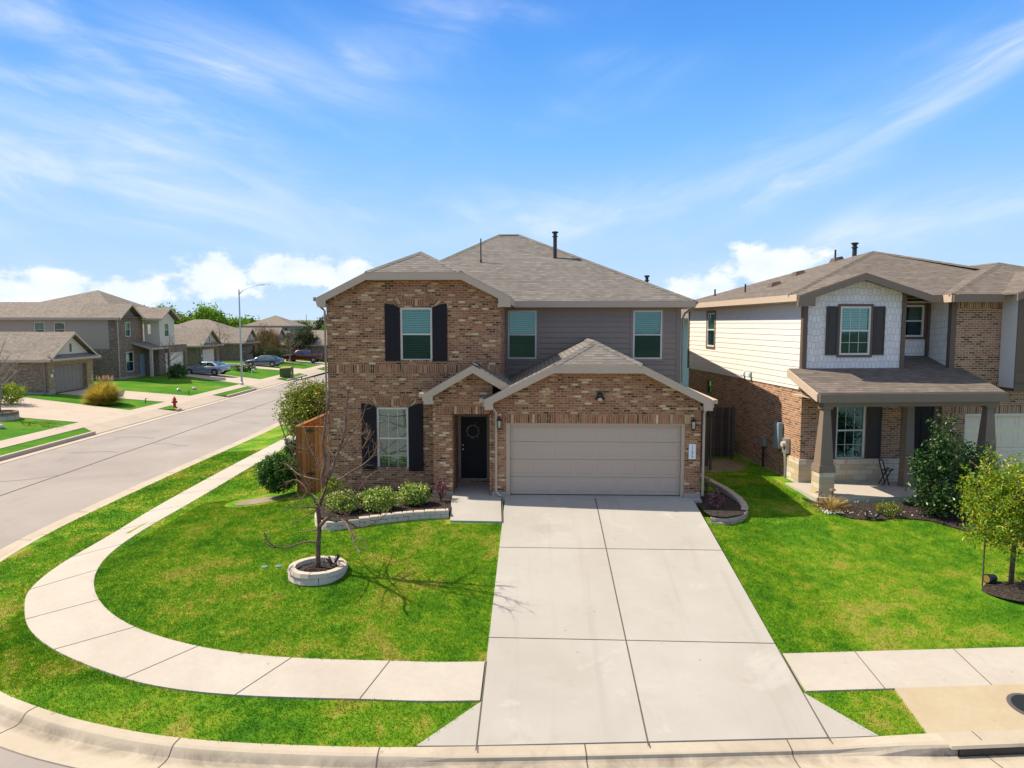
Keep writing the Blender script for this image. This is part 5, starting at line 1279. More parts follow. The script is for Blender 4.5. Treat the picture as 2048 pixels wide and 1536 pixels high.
def spotlight(loc, rz, label, name='spotlight'):
    t = thing(name, loc, rz, label, 'garden light', 'small black garden spotlights'); b = MB(); b.tube([(0, 0, -.06), (0, 0, .10)], .012, 6); b.build('stake', M_METAL_B, t)
    b = MB(); b.tube([(-.06, 0, .08), (-.02, 0, .115), (.03, 0, .15), (.09, 0, .20)], [.022, .035, .045, .055], 10); b.build('lamp_head', M_METAL_B, t, smooth=True); return t
spotlight((tb.x+.26, tb.y+.10, tb.z+.10), 2.6, 'black garden spotlight in the stone ring right of the bare trunk')
spotlight((tb.x+.36, tb.y+.22, tb.z+.10), 1.4, 'second black garden spotlight in the stone ring, nearer its right edge')

# planting bed along the brick front
bed = [(-6.05, 19.8), (-6.0, 18.8), (-5.75, 18.15), (-5.2, 17.85), (-4.1, 18.2), (-3.2, 18.48), (-2.32, 18.62)]
b = MB(); pts = bed
for (x0, y0), (x1, y1) in zip(pts[:-1], pts[1:]):
    for k in range(5):
        t0, t1 = k/5, (k+1)/5
        f = lambda x, y, t: (x+(max(x, -6.1)-x)*t, y+(21.1-y)*t, -.13+.05*math.sin(x*7+y*3+t*5)*.3+.06*t)
        b.poly([f(x0, y0, t0), f(x1, y1, t0), f(x1, y1, t1), f(x0, y0, t1)])
structure(b.build('mulch_bed', M_MULCH))
def block_wall(name, path, z0f, h, courses, m, label, L=.285, w=.17, cat='garden edging', step=None):
    t = thing(name, (path[0][0], path[0][1], z0f(*path[0])), 0, label, cat); off = tuple(t.location); rr = random.Random(4)
    P = catmull(path, 10); 
    for k in range(courses):
        acc = 0; i = 0; start = 0.0 if k % 2 == 0 else L*.5
        D = [0]
        for a, c in zip(P[:-1], P[1:]): D.append(D[-1]+(c-a).length)
        def pos(s_):
            s_ = min(max(s_, 0), D[-1])
            for j in range(len(D)-1):
                if s_ <= D[j+1]+1e-9: return P[j].lerp(P[j+1], (s_-D[j])/max(1e-9, D[j+1]-D[j]))
            return P[-1]
        s0 = start-(L if start else 0); lim = D[-1] if not step or k < courses-1 else D[-1]-step
        while s0 < lim-.02:
            a = pos(max(s0, 0)+.004); c = pos(min(s0+L, D[-1])-.004)
            if (c-a).length > .05:
                n = Vector((-(c-a).y, (c-a).x)).normalized()*w; za = z0f(a.x, a.y); zc_ = z0f(c.x, c.y); z_ = (za+zc_)/2
                b = MB(off); be = .02; d = (c-a).normalized()*be; nn = n.normalized()*be; jt = rr.uniform(-.006, .006)
                lo, hi = z_+h*k-(.15 if k == 0 else 0), z_+h*(k+1)-.005+jt
                b.hexa([(a.x, a.y, lo), (c.x, c.y, lo), (c.x+n.x, c.y+n.y, lo), (a.x+n.x, a.y+n.y, lo)],
                       [(a.x, a.y, hi-be), (c.x, c.y, hi-be), (c.x+n.x, c.y+n.y, hi-be), (a.x+n.x, a.y+n.y, hi-be)])
                b.hexa([(a.x, a.y, hi-be), (c.x, c.y, hi-be), (c.x+n.x, c.y+n.y, hi-be), (a.x+n.x, a.y+n.y, hi-be)],
                       [(a.x+d.x+nn.x, a.y+d.y+nn.y, hi), (c.x-d.x+nn.x, c.y-d.y+nn.y, hi), (c.x+n.x-d.x-nn.x, c.y+n.y-d.y-nn.y, hi), (a.x+n.x+d.x-nn.x, a.y+n.y+d.y-nn.y, hi)])
                b.build('block', m, t)
            s0 += L
    return t
lz_ = lambda x, y: H(x, y)+.0
block_wall('block_edging', bed, lambda x, y: H(x, y)+.01, .115, 2, M_BLOCK, 'long low wall of pale blocks edging the shrub bed under the brick front')
PG = 'round clipped shrubs in the bed under the lower window'
shrub('round_shrub', (-5.2, 18.7, -.12), .38, .35, .50, M_LEAF_PIT, 'leftmost round variegated shrub in the bed, just behind the bare trunk', 330, 22, .065, .066, PG, asp=.5, shell=.5)
shrub('round_shrub', (-4.27, 18.85, -.12), .47, .38, .54, M_LEAF_PIT, 'widest round variegated shrub, in the middle of the front bed', 420, 22, .065, .066, PG, asp=.5, shell=.5)
shrub('round_shrub', (-3.42, 19.5, -.1), .40, .36, .49, M_LEAF_PIT, 'round variegated shrub nearest the front door in the shaded part of the bed', 360, 22, .065, .066, PG, asp=.5, shell=.5)
shrub('round_shrub', (-5.8, 19.85, -.12), .28, .3, .60, M_LEAF_YEL, 'small yellowish shrub at the left end of the front bed by the house corner', 200, 22, .045, .055, PG, asp=.5, shell=.5)
shrub('loropetalum', (-2.70, 19.85, -.08), .22, .22, .62, M_LEAF_PINK, 'small burgundy and pink shrub left of the front door', 40, 16, .04, .04, cat='shrub', shell=.3)
# bed right of the garage
rbp = [(4.62, 18.62), (5.0, 18.48), (5.5, 18.75), (5.85, 19.35), (5.93, 20.2), (5.75, 21.4), (5.4, 22.9), (5.02, 24.6)]
b = MB()
for (x0, y0), (x1, y1) in zip(rbp[:-1], rbp[1:]): b.poly([(4.55, max(y0, 18.9), -.10), (x0, y0, -.12), (x1, y1, -.12), (4.55, max(y1, 18.9), -.10)])
structure(b.build('mulch_bed', M_MULCH))
block_wall('block_edging', rbp, lambda x, y: H(x, y)-.03, .10, 2, M_BLOCK_T, 'curved low wall of tan blocks round the bed right of the garage', .33, .19)
shrub('loropetalum', (4.98, 19.35, -.08), .24, .22, .42, M_LEAF_PINK, 'small pink flowering shrub in the bed right of the garage', 46, 16, .04, .04, cat='shrub', shell=.3)
shrub('perennial', (4.95, 20.4, -.08), .12, .12, .75, M_LEAF_OLIVE, 'thin tall dark plant against the garage wall in the curved bed', 16, 10, .05, .05, cat='plant', shell=.2)

# left side: cedar fence, gate, bush
fx = -7.70; fy = 22.45
t = thing('cedar_fence', (fx, fy, -.45), 0, 'stained cedar privacy fence with a black hinged gate, left of the brick house', 'fence'); off = tuple(t.location)
b = MB(off); k = 0; x = fx+.1
while x < -6.4: b.box(x, x+.135, fy, fy+.02, -.5, 1.60+.004*math.sin(k*9)); x += .141; k += 1
b.build('front_panel', M_CEDAR, t)
b = MB(off); y = fy+.1
while y < 38: b.box(fx-.01, fx+.01, y, y+.135, -.4, 1.62); y += .141
b.build('side_panel', M_CEDAR, t)
b = MB(off); b.box(fx-.03, fx+.09, fy-.03, fy+.06, -.5, 1.64); b.build('post', M_CEDAR, t)
for z in (1.35, .55, -.1):
    b = MB(off); b.box(fx+.011, fx+.05, fy+.1, 38, z, z+.09); b.build('rail', M_CEDAR, t)
b = MB(off); b.box(fx-.05, -6.3, fy-.035, fy+.05, 1.60, 1.645); b.build('rail', M_CEDAR, t)
b = MB(off); b.box(fx-.07, fx+.07, fy+.055, 38, 1.62, 1.655); b.build('rail', M_CEDAR, t)
for z in (1.50, .10):
    b = MB(off); zc = z; yy = fy-.012
    b.prism([(fx+.25, zc), (fx+.34, zc-.025), (fx+.42, zc-.07), (fx+.50, zc-.025), (fx+.62, zc), (fx+.50, zc+.025), (fx+.42, zc+.07), (fx+.34, zc+.025)], yy, fy-.001)
    b.build('hinge', M_METAL_B, t)
shrub('dense_bush', (-8.32, 22.35, -.5), .66, .6, 1.22, M_LEAF_GREEN, 'dense dark green bush in front of the cedar fence', 460, 34, .065, .07, cat='bush')
b = MB()
for i in range(8):
    a0, a1 = 2*math.pi*i/8, 2*math.pi*(i+1)/8
    b.poly([(-8.9, 22.2, H(-8.9, 22.2)+.03), (-8.9+.8*math.cos(a0), 22.1+.45*math.sin(a0), H(-8.9+.8*math.cos(a0), 22.1+.45*math.sin(a0))+.012), (-8.9+.8*math.cos(a1), 22.1+.45*math.sin(a1), H(-8.9+.8*math.cos(a1), 22.1+.45*math.sin(a1))+.012)])
structure(b.build('bare_soil', M_DIRT))
# tall shrubby tree beyond the fence
lx, ly = -9.7, 30.0
t = leafy_tree('multi_stem_tree', (lx, ly, H(lx, ly)), 3.2, 1.35, 1.2, 1.25, 2.05, M_LEAF_OLIVE, 'loose yellow green shrubby tree behind the cedar fence, against the street', 640, 30, .12, .10, tr=.05, shell=.1)
shrub('dense_bush', (-10.25, 29.6, H(-10.25, 29.6)), .45, .45, .95, M_LEAF_DARK, 'small dark bush under the shrubby tree beside the sidewalk', 120, 22, .08, .08, cat='bush')

# right side gate and fence
t = thing('wood_gate', (6.3, 26.5, -.05), 0, 'dark weathered wood gate between the two houses', 'gate'); off = tuple(t.location)
b = MB(off); x = 5.05; k = 0
while x < 6.35: b.box(x, x+.135, 26.5, 26.52, -.1, 1.78+.01*math.sin(k*5)); x += .141; k += 1
b.build('fence_panel', M_FENCE_G, t)
b = MB(off); x = 6.42
while x < 7.3: b.box(x, x+.135, 26.45, 26.47, 0, 1.84); x += .141
b.build('gate_leaf', M_FENCE_G, t)
for z in (.3, 1.5):
    b = MB(off); b.box(6.42, 7.3, 26.42, 26.449, z, z+.09); b.build('rail', M_FENCE_G, t)
for x in (6.34, 7.32):
    b = MB(off); b.box(x-.05, x+.05, 26.40, 26.5, -.1, 1.90); b.build('post', M_FENCE_G, t)
t = thing('wood_fence', (5.35, 24.0, -.05), 0, 'short dark weathered fence panel beside the garage wall', 'fence'); off = tuple(t.location)
b = MB(off); y = 24.9
b.box(5.95, 6.02, 24.2, 24.27, -.1, 1.75); 
b.build('post', M_FENCE_G, t)
b = MB(off); x = 4.95
while x < 5.95: b.box(x, x+.135, 24.9, 24.92, -.1, 1.70); x += .141
b.build('fence_panel', M_FENCE_G, t)

# fittings on the brick house
def lantern(x, z, label):
    t = thing('wall_lantern', (x, 20.2, z), 0, label, 'wall lantern', 'black coach lanterns beside the garage door'); b = MB()
    b.box(-.05, .05, -.02, -.004, -.10, .10); b.tube([(0, -.02, .08), (0, -.09, .15), (0, -.11, .12)], .010, 6); b.build('bracket', M_METAL_B, t)
    b = MB(); c = (0, -.11, 0)
    b.lathe([(.012, .16), (.02, .14), (.075, .075), (.078, .065), (.05, .06)][::-1], c, 6); b.lathe([(.02, -.20), (.05, -.16), (.055, -.145)], c, 6)
    for k in range(6):
        a = k*math.pi/3; b.tube([(c[0]+.05*math.cos(a), c[1]+.05*math.sin(a), -.15), (c[0]+.066*math.cos(a), c[1]+.066*math.sin(a), .065)], .006, 4)
    b.build('cage', M_METAL_B, t)
    b = MB(); b.lathe([(.04, -.145), (.055, .06)], c, 6); b.build('glass', M_LGLASS, t); return t
lantern(-1.04, 2.12, 'black coach lantern on the brick left of the garage door'); lantern(4.47, 2.12, 'black coach lantern on the brick right of the garage door, above the number sign')
t = thing('flood_light', (1.82, 20.2, 2.86), 0, 'black security light on the brick gable above the garage door', 'security light')
b = MB(); b.lathe([(.085, -.01), (.085, .10), (.06, .13), (.02, .14)], (0, -.09, 0), 12); b.box(-.07, .07, -.09, -.004, -.02, .12); b.build('housing', M_METAL_B, t)
b = MB(); b.box(-.05, .05, -.15, -.05, -.09, -.015); b.build('lens', M_LGLASS, t)
for s_ in (-1, 1):
    b = MB(); b.tube([(s_*.08, -.08, .0), (s_*.12, -.11, -.05)], [.02, .032], 8); b.build('lamp_head', M_METAL_B, t)
t = thing('house_number_sign', (4.465, 20.19, 1.31), 0, 'white upright number plaque on the brick right of the garage door', 'number sign')
b = MB(); b.box(-.10, .10, -.022, -.004, -.215, .215); b.build('plaque', M_WHITE, t)
for k, chh in enumerate('11679'):
    cu = bpy.data.curves.new('digit', 'FONT'); cu.body = chh; cu.size = .095; cu.align_x = 'CENTER'; cu.extrude = .002
    tmp = bpy.data.objects.new('digit_text', cu); COL.objects.link(tmp)
    dg = bpy.context.evaluated_depsgraph_get(); me = bpy.data.meshes.new_from_object(tmp.evaluated_get(dg)); bpy.data.objects.remove(tmp)
    me.materials.clear(); me.materials.append(M_METAL_B); o = bpy.data.objects.new('digit', me); COL.objects.link(o); o.parent = t
    o.rotation_euler = (math.pi/2, 0, 0); o.location = (0, -.0245, .118-k*.074)
t = thing('door_wreath', (-1.95, 21.82, 1.62), 0, 'sparse pale twig wreath hanging on the black front door', 'wreath')
b = MB(); rr = random.Random(8)
for k in range(3): b.tube([((.17+.012*k)*math.cos(a*.35), -.01-.01*k, (.17+.012*k)*math.sin(a*.35)) for a in range(19)], .006, 4)
for k in range(60):
    a = rr.uniform(0, 6.28); p = Vector((.18*math.cos(a), -.02, .18*math.sin(a))); d = Vector((math.cos(a+rr.uniform(-1.2, 1.2)), rr.uniform(-.3, 0), math.sin(a+rr.uniform(-1.2, 1.2))))*rr.uniform(.04, .12)
    b.tube([p, p+d], .003, 3)
b.build('twigs', M_BARK_G, t)
P = np.array([[(.18+rr.uniform(-.03, .07))*math.cos(a), -.03, (.18+rr.uniform(-.03, .07))*math.sin(a)] for a in [rr.uniform(0, 6.28) for _ in range(70)]])
leaves('leaves', M_LEAF_GREY, P, .035, t)

# ---------------------------------------------------------------- yard of the house next door
def NPt(u, v, z=0):
    u *= NS_; v *= NS_; z *= NS_
    return Vector((NA.x+u*math.cos(NP)-v*math.sin(NP), NA.y+u*math.sin(NP)+v*math.cos(NP), NA.z+z))
def nthing(name, u, v, z, label, cat, group=None, rz=0):
    t = thing(name, NPt(u, v, z), NP+rz, label, cat, group); t.scale = (NS_, NS_, NS_); return t
t = nthing('breaker_box', 0, 1.32, 1.35, 'tall grey blue electric panel box on the brick side wall of the next house', 'electric box')
b = MB(); b.box(-.14, 0, -.17, .17, -.40, .42); b.build('cabinet', M_GREYBOX, t); b = MB(); b.box(-.15, -.139, -.14, .14, -.36, .38); b.build('door', M_GREYBOX, t)
t = nthing('electric_meter', 0, .78, 1.1, 'grey round electric meter with a conduit running down into the ground', 'electric meter')
b = MB(); b.box(-.12, 0, -.13, .13, -.22, .24); b.build('box', M_METAL_G, t); b = MB(); b.tube([(-.12, .0, .06), (-.2, 0, .06)], [.09, .085], 14); b.build('dial', M_LGLASS, t)
b = MB(); b.tube([(-.06, 0, -.22), (-.06, 0, -1.15)], .035, 8); b.build('conduit', M_METAL_G, t)
t = nthing('phone_box', 0, 2.45, .95, 'small pale utility box on thin dark pipes, left of the electric meter', 'utility box')
b = MB(); b.box(-.13, 0, -.13, .13, -.13, .16); b.build('box', M_METAL_G, t)
for dy in (-.04, .04):
    b = MB(); b.tube([(-.06, dy, -.13), (-.06, dy, -1.0)], .018, 6); b.build('pipe', M_METAL_B, t)
t = nthing('gas_meter', -.25, 5.0, .05, 'grey gas meter with a curved pipe by the shaded brick side wall', 'gas meter')
b = MB(); b.lathe([(.12, .25), (.17, .3), (.17, .5), (.12, .58)], n=14); b.build('meter_body', M_GREYBOX, t); b = MB(); b.tube([(0, 0, -.05), (0, 0, .25)], .02, 6); b.build('pipe', M_METAL_G, t); b = MB(); b.tube([(0, 0, .58), (0, 0, .7), (.25, -.02, .66)], .018, 6); b.build('pipe', M_METAL_G, t)
# shrub bed with white stones
b = MB(); ed = [(7.75, 20.55), (8.0, 19.75), (8.5, 19.1), (9.2, 18.95), (9.75, 19.2), (10.55, 19.05), (11.0, 18.55), (11.5, 18.0), (13.0, 17.8), (15, 18.5)]
for (x0, y0), (x1, y1) in zip(ed[:-1], ed[1:]): 
    b.poly([(x0, y0, H(x0, y0)+.03), (x1, y1, H(x1, y1)+.03), (x1, max(y1, 19.85+.1*(x1-8)), -.08), (x0, max(y0, 19.85+.1*(x0-8)), -.08)])
structure(b.build('mulch_bed', M_MULCH))
rr = random.Random(21); b = MB()
for k in range(750):
    x = rr.uniform(7.9, 11.6); y = 19.75+.1*(x-8)+rr.uniform(-.45, .25)*(1 if rr.random() < .75 else 2.2)
    if y < min(20, 19.25): continue
    s_ = rr.uniform(.010, .024); z = H(x, y)+.05+rr.uniform(0, .02)
    b.tube([(x-s_, y, z), (x, y+rr.uniform(-.01, .01), z+s_*.3), (x+s_, y, z)], [s_*.5, s_, s_*.5], 5)
o = b.build('white_gravel', M_WHITE); tag(o, 'scattered white stones in the mulch before the porch', 'gravel', kind='stuff')
def tuft(name, loc, r, h, m, label, n, w=.012, cat='ornamental grass', droop=1.0, group=None, plumes=0, pm=None):
    t = thing(name, loc, 0, label, cat, group); V = []; F = []; U = []
    for i in range(n):
        a = RNG.uniform(0, 6.283); el_ = math.asin(RNG.uniform(.06, 1.0)); s_ = RNG.uniform(0, 1); wx, wy = -math.sin(a)*w, math.cos(a)*w
        L = RNG.uniform(.78, 1.08); sp = RNG.uniform(0, .35)*r*math.cos(el_); gr = .22*droop*math.cos(el_)
        for k in range(5):
            f = k/4; d = sp+(r-sp)*L*f*math.cos(el_); x = math.cos(a)*d; y = math.sin(a)*d; z = max(.005, h*L*(f*(math.sin(el_)+gr)-gr*1.1*f*f))
            q = 1-f*.8; V += [(x-wx*q, y-wy*q, z), (x+wx*q, y+wy*q, z)]; i0 = len(V)-4
            if k: F.append((i0, i0+1, i0+3, i0+2)); U.append(s_)
    me = bpy.data.meshes.new('blades'); me.from_pydata(V, [], F); uv = me.uv_layers.new(name='UVMap')
    uv.data.foreach_set('uv', np.stack([np.repeat(U, 4), np.zeros(4*len(U))], 1).ravel()); me.materials.append(m)
    o = bpy.data.objects.new('blades', me); COL.objects.link(o); o.parent = t
    for k in range(plumes):
        a = RNG.uniform(0, 6.283); rad = r*RNG.uniform(.1, .55); b = MB(); x, y = math.cos(a)*rad, math.sin(a)*rad
        b.tube([(x*.4, y*.4, h*.3), (x, y, h*.95)], .01, 4); b.tube([(x, y, h*.93), (x*1.02, y*1.02, h*1.06), (x*1.05, y*1.05, h*1.2)], [.035, .07, .01], 6); b.build('plume', pm or m, t)
    return t
tuft('dry_grass_tuft', (8.25, 19.75, H(8.25, 19.7)+.03), .62, .42, M_STRAW, 'straw coloured drooping grass tuft at the corner of the neighbouring porch', 420, .010, droop=1.6, cat='grass tuft')
shrub('low_shrub', (9.62, 19.35, H(9.6, 19.35)+.03), .34, .30, .34, M_LEAF_OLIVE, 'low olive green mound shrub among the white stones', 60, 22, .04, .04)
bare_tree('twig_shrub', NPt(1.9, -2.3, H(9.9, 19.4)+.05), .9, .010, 'thin leafless twiggy plant before the neighbouring porch', M_BARK_G, 4, cat='plant', kids=2, nb=6)
for (x, y, hh, lab) in ((7.98, 19.95, .42, 'mushroom path light beside the straw coloured tuft'), (8.35, 19.95, .50, 'bronze path light at the foot of the stone pier'), (11.05, 18.85, .36, 'black path light under the big dark shrub')):
    t = thing('path_light', (x, y, H(x, y)), 0, lab, 'path light', 'path lights in the neighbouring bed'); b = MB(); b.tube([(0, 0, -.05), (0, 0, hh)], .010, 6); b.build('stake', M_METAL_B, t)
    b = MB(); b.lathe([(.02, hh-.02), (.10, hh), (.07, hh+.04), (.015, hh+.06)], n=12); b.build('cap', M_BROWN if hh > .4 else M_METAL_B, t)
spotlight((8.9, 19.08, H(8.9, 19.08)), 1.2, 'black garden spotlight at the front edge of the stony bed'); spotlight((9.15, 19.02, H(9.15, 19.0)), .4, 'black garden spotlight just right of the other one in the stony bed')
t = nthing('plant_stand', 2.35, -.7, .15, 'dark folded metal plant stand leaning on the porch stone wall', 'plant stand')
b = MB()
for p, q in (((-.15, 0, .75), (.08, .0, 0)), ((-.15, .2, .75), (.08, .2, 0)), ((.15, 0, .5), (-.12, 0, 0)), ((.15, .2, .5), (-.12, .2, 0)), ((-.15, 0, .75), (-.15, .2, .75)), ((-.05, 0, .42), (.2, 0, .46)), ((-.05, .2, .42), (.2, .2, .46))): b.tube([p, q], .018, 5)
b.build('frame', M_METAL_B, t)
# big dark shrub against the porch
c0 = Vector((11.05, 19.3, H(11.05, 19.3)))
t = thing('glossy_shrub', c0, 0, 'big loose dark green glossy shrub in front of the neighbouring porch', 'shrub')
pts = np.concatenate([clumps((0, 0, .75), (.85, .7, .75), 190, 20, .085, .2, .02), clumps((-.15, 0, 1.85), (.46, .4, .95), 110, 16, .085, .1), clumps((.75, .1, 1.25), (.72, .5, .85), 150, 18, .085, .15, .05), clumps((-.62, 0, 1.55), (.38, .3, .35), 30, 10, .08, .1)])
leaves('foliage', M_LEAF_DARK, pts, .105, t, asp=.42); b = MB(); rr = random.Random(3)
for k in range(9): limb(b, (rr.uniform(-.2, .2), rr.uniform(-.2, .2), 0), (rr.uniform(-.5, .6), rr.uniform(-.4, .4), 1), rr.uniform(.8, 1.25), .022, 1, rr)
b.build('stems', M_BARK, t)
# yellow-green young tree, stake and pot
ty = Vector((10.42, 15.5, H(10.42, 15.5)))
b = MB(); mulch_patch((10.6, 15.25, ty.z+.0), .95, .68, .06, 5)
t = leafy_tree('young_tree', ty, 3.1, 1.15, 1.0, 1.12, 1.82, M_LEAF_YEL, 'young tree with yellow green leaves in a round mulch ring at the right edge', 520, 28, .10, .08, tr=.055, shell=.2, asp=.42)
t = thing('tree_stake', (9.78, 15.45, H(9.78, 15.45)), 0, 'thin rusty metal stake upright beside the yellow green tree', 'stake'); b = MB(); b.tube([(0, 0, -.1), (0, 0, 1.35)], .017, 6); b.build('rod', M_BARK, t); b = MB(); b.tube([(0, 0, 1.2), (.3, .02, 1.22), (.62, .05, 1.25)], .006, 4); b.build('tie_wire', M_METAL_B, t)
t = thing('nursery_pot', (10.05, 15.62, ty.z+.13), .4, 'black nursery pot lying on its side in the mulch ring', 'pot'); b = MB(); b.tube([(-.11, 0, 0), (-.09, 0, 0), (.12, 0, -.01)], [.105, .10, .085], 14); b.build('pot', M_METAL_B, t)
b = MB(); b.tube([(-.125, 0, 0), (-.108, 0, 0)], .08, 12); b.build('dried_soil', M_STRAW, t)
for (x, y, lab) in ((-8.75, 15.75, 'pale flat sprinkler lid in the lawn, left one of two'), (-5.95, 15.75, 'pale flat sprinkler lid in the lawn left of the stone ring')):
    pass
for (px, py, lab) in ((529, 1109, 'left one of two pale turquoise valve lids flush in the lawn'), (557, 1107, 'right one of two pale turquoise valve lids flush in the lawn')):
    p = at(px, py, 15.9); p.z = H(p.x, p.y); t = thing('valve_lid', p, 0, lab, 'valve lid', 'turquoise valve lids in the front lawn'); b = MB(); b.lathe([(.085, -.03), (.085, .012), (.06, .018)], n=14); b.build('lid', plain('turquoise_plastic', (.12, .26, .22), .5) if 'turquoise_plastic' not in bpy.data.materials else bpy.data.materials['turquoise_plastic'], t)

# bare ground between the two houses, by the gate
b = MB(); n = 14; rr = random.Random(2); c = (6.25, 25.3); pr = None; ringp = []
for i in range(n):
    a = 2*math.pi*i/n; k = rr.uniform(.85, 1.1); x = c[0]+1.25*k*math.cos(a); y = c[1]+1.5*k*math.sin(a); ringp.append((x, y, H(x, y)+.012))
for i in range(n): b.poly([(c[0], c[1], H(*c)+.035), ringp[i], ringp[(i+1) % n]])
structure(b.build('bare_soil', M_DIRT))
# ---------------------------------------------------------------- far side of the street: houses
def sthing(name, u, v, z, label, cat, group=None, rz=0.0): return thing(name, S(u, v, z), PH+rz, label, cat, group)
def garage_house(u, v, z, label, brickm, facem, doorm, L=19, W=6.0, gy=(.75, 5.1), body=True, extras=True, gablem=None, name='garage_house', bodyx=(-24, -6), bodyy=(0.3, 13)):
    t = sthing(name, u, v, z, label, 'house', 'single storey houses across the side street')
    b = MB(); wall(b, front(0), [(-L, 2.52), (0, 2.52)], -.2, [(-9.2, -8.2, .9, 2.2)] if extras else [], .06); b.build('brick_wall', brickm, t)
    b = MB(); wall(b, rightf(0), [(0, 2.6), (W, 2.6)], 0.05, [(gy[0], gy[1], .02, 2.13)], .35); b.build('brick_wall', facem, t)
    b = MB(); wall(b, rightf(0), [(0, 2.6), (W/2, 2.6+.62*W/2-.05), (W, 2.6)], 2.6, [(W/2-.16, W/2+.16, 3.1, 3.75)], .05); b.build('gable_wall', gablem or M_CREAM_F, t)
    b = MB(); mbox(b, rightf(0), W/2-.16, W/2+.16, 3.1, 3.75, .03, .06); b.build('gable_vent', M_BROWN, t)
    b = MB(); mp = rightf(0)
    for r in range(4):
        mbox(b, mp, gy[0], gy[1], .02+r*.53, .02+(r+1)*.53-.012, .30, .33)
        for c in range(8):
            w_ = (gy[1]-gy[0])/8; mbox(b, mp, gy[0]+c*w_+.06, gy[0]+(c+1)*w_-.06, .1+r*.53, .46+r*.53, .285, .301)
    b.build('garage_door', doorm, t)
    sl_ = .62; e = -.35; ze = 2.62; zr = ze+sl_*(W/2+.35)
    b = MB(); b.slab([(-L, e, ze), (.4, e, ze), (.4, W/2, zr), (-L, W/2, zr)], .05); b.slab([(-L, W/2, zr), (.4, W/2, zr), (.4, W-e, ze), (-L, W-e, ze)], .05)
    b.slab([(.02, -.1, 2.95), (.02, W+.1, 2.95), (.55, W+.3, 2.66), (.55, -.3, 2.66)][::-1], .04)
    if body:
        x0, x1 = bodyx; y0, y1 = bodyy; ov = .4; sl2 = .42; hh = min(x1-x0, y1-y0)/2+ov; zz = ze+sl2*hh
        A, B, C, D = (x0-ov, y0-ov, ze), (x1+ov, y0-ov, ze), (x1+ov, y1+ov, ze), (x0-ov, y1+ov, ze); ym = (y0+y1)/2
        P, Q = (x0-ov+hh, ym, zz), (x1+ov-hh, ym, zz)
        b.slab([A, B, Q, P], .05); b.slab([B, C, Q], .05); b.slab([C, D, P, Q], .05); b.slab([D, A, P], .05)
    b.build('roof', M_ROOF_F, t)
    if body:
        b = MB(); wall(b, rightf(bodyx[1]), [(bodyy[0], 2.5), (bodyy[1], 2.5)], -.2, [(9, 10.2, .8, 2.2)], .06); b.build('brick_wall', brickm, t)
        b = MB(); b.box(bodyx[1]-.08, bodyx[1]-.06, 9, 10.2, .8, 2.2); b.build('window', M_GLASS_D, t)
    b = MB(); b.board((-L, e, ze-.01), (.4, e, ze-.01), .17, .03, (0, -1, 0)); b.board((.4, e, ze-.01), (.4, W/2, zr-.01), .19, .03, (1, 0, 0)); b.board((.4, W/2, zr-.01), (.4, W-e, ze-.01), .19, .03, (1, 0, 0)); b.board((.55, -.3, 2.66), (.55, W+.3, 2.66), .16, .03, (1, 0, 0))
    b.build_each('fascia', M_TRIM_L, t)
    b = MB(); b.box(-L, 0, e+.01, 0, 2.42, 2.45); b.box(0.001, .54, -.3, W+.3, 2.44, 2.47); b.build_each('soffit', M_TRIM_L, t)
    b = MB(); b.box(-.02, .03, 0, gy[0]-.02, -.2, .3); b.box(-.02, .03, gy[1]+.02, W, -.2, .3); b.box(-L, .0, -.03, .0, -.3, .12); b.build_each('foundation', M_FOUND, t)
    b = MB(); b.tube([(-.5, -.38, 2.55), (-.35, -.2, 2.4), (-.25, -.06, 2.25), (-.25, -.06, .0)], .05, 4); b.build('downspout', M_TRIM, t)
    for p in ((gy[0]-.35, 1.78),):
        b = MB(); b.lathe([(.05, -.12), (.08, 0), (.03, .1)], (.12, p[0], p[1]), 8); b.build('wall_lantern', M_LGLASS, t)
        b = MB(); b.box(.0, .03, p[0]-.1, p[0]+.14, 1.25, 1.5); b.build('number_plate', M_WHITE, t)
    if extras:
        b = MB(); b.box(-9.2, -8.2, .03, .05, .9, 2.2); b.build('window', M_GLASS_D, t)
    return t
garage_house(-10.35, 20.1, -.40, 'single storey brick house at the far left with a garage front in golden reflected light and cream gable', M_BRICK_F, M_BRICK_LIT, M_GARAGE_D)
h3 = garage_house(-13.0, 54.3, -.42, 'single storey brick house with a white garage door, behind the silver sedan', M_BRICK_F, M_BRICK_F, M_GARAGE_W, L=14, extras=False, bodyy=(.3, 12))
b = MB(); b.box(-3.9, -3.3, -.14, 0, .95, 1.9); b.build('electric_box', M_GREYBOX, h3); b = MB(); b.box(-3.05, -2.7, -.12, 0, 1.0, 1.5); b.build('meter_box', M_METAL_G, h3)
garage_house(-12.6, 68.0, -.42, 'single storey brick house with a tan garage door, behind the dark blue sedan', M_BRICK_F, M_BRICK_F, M_GARAGE_D, L=14, extras=False, bodyy=(.3, 12))
garage_house(-12.6, 82.5, -.42, 'farther single storey house behind the bushy trees and the red pickup', M_BRICK_F, M_BRICK_F, M_GARAGE, L=14, extras=False, bodyy=(.3, 16), gablem=M_BLUE_F)
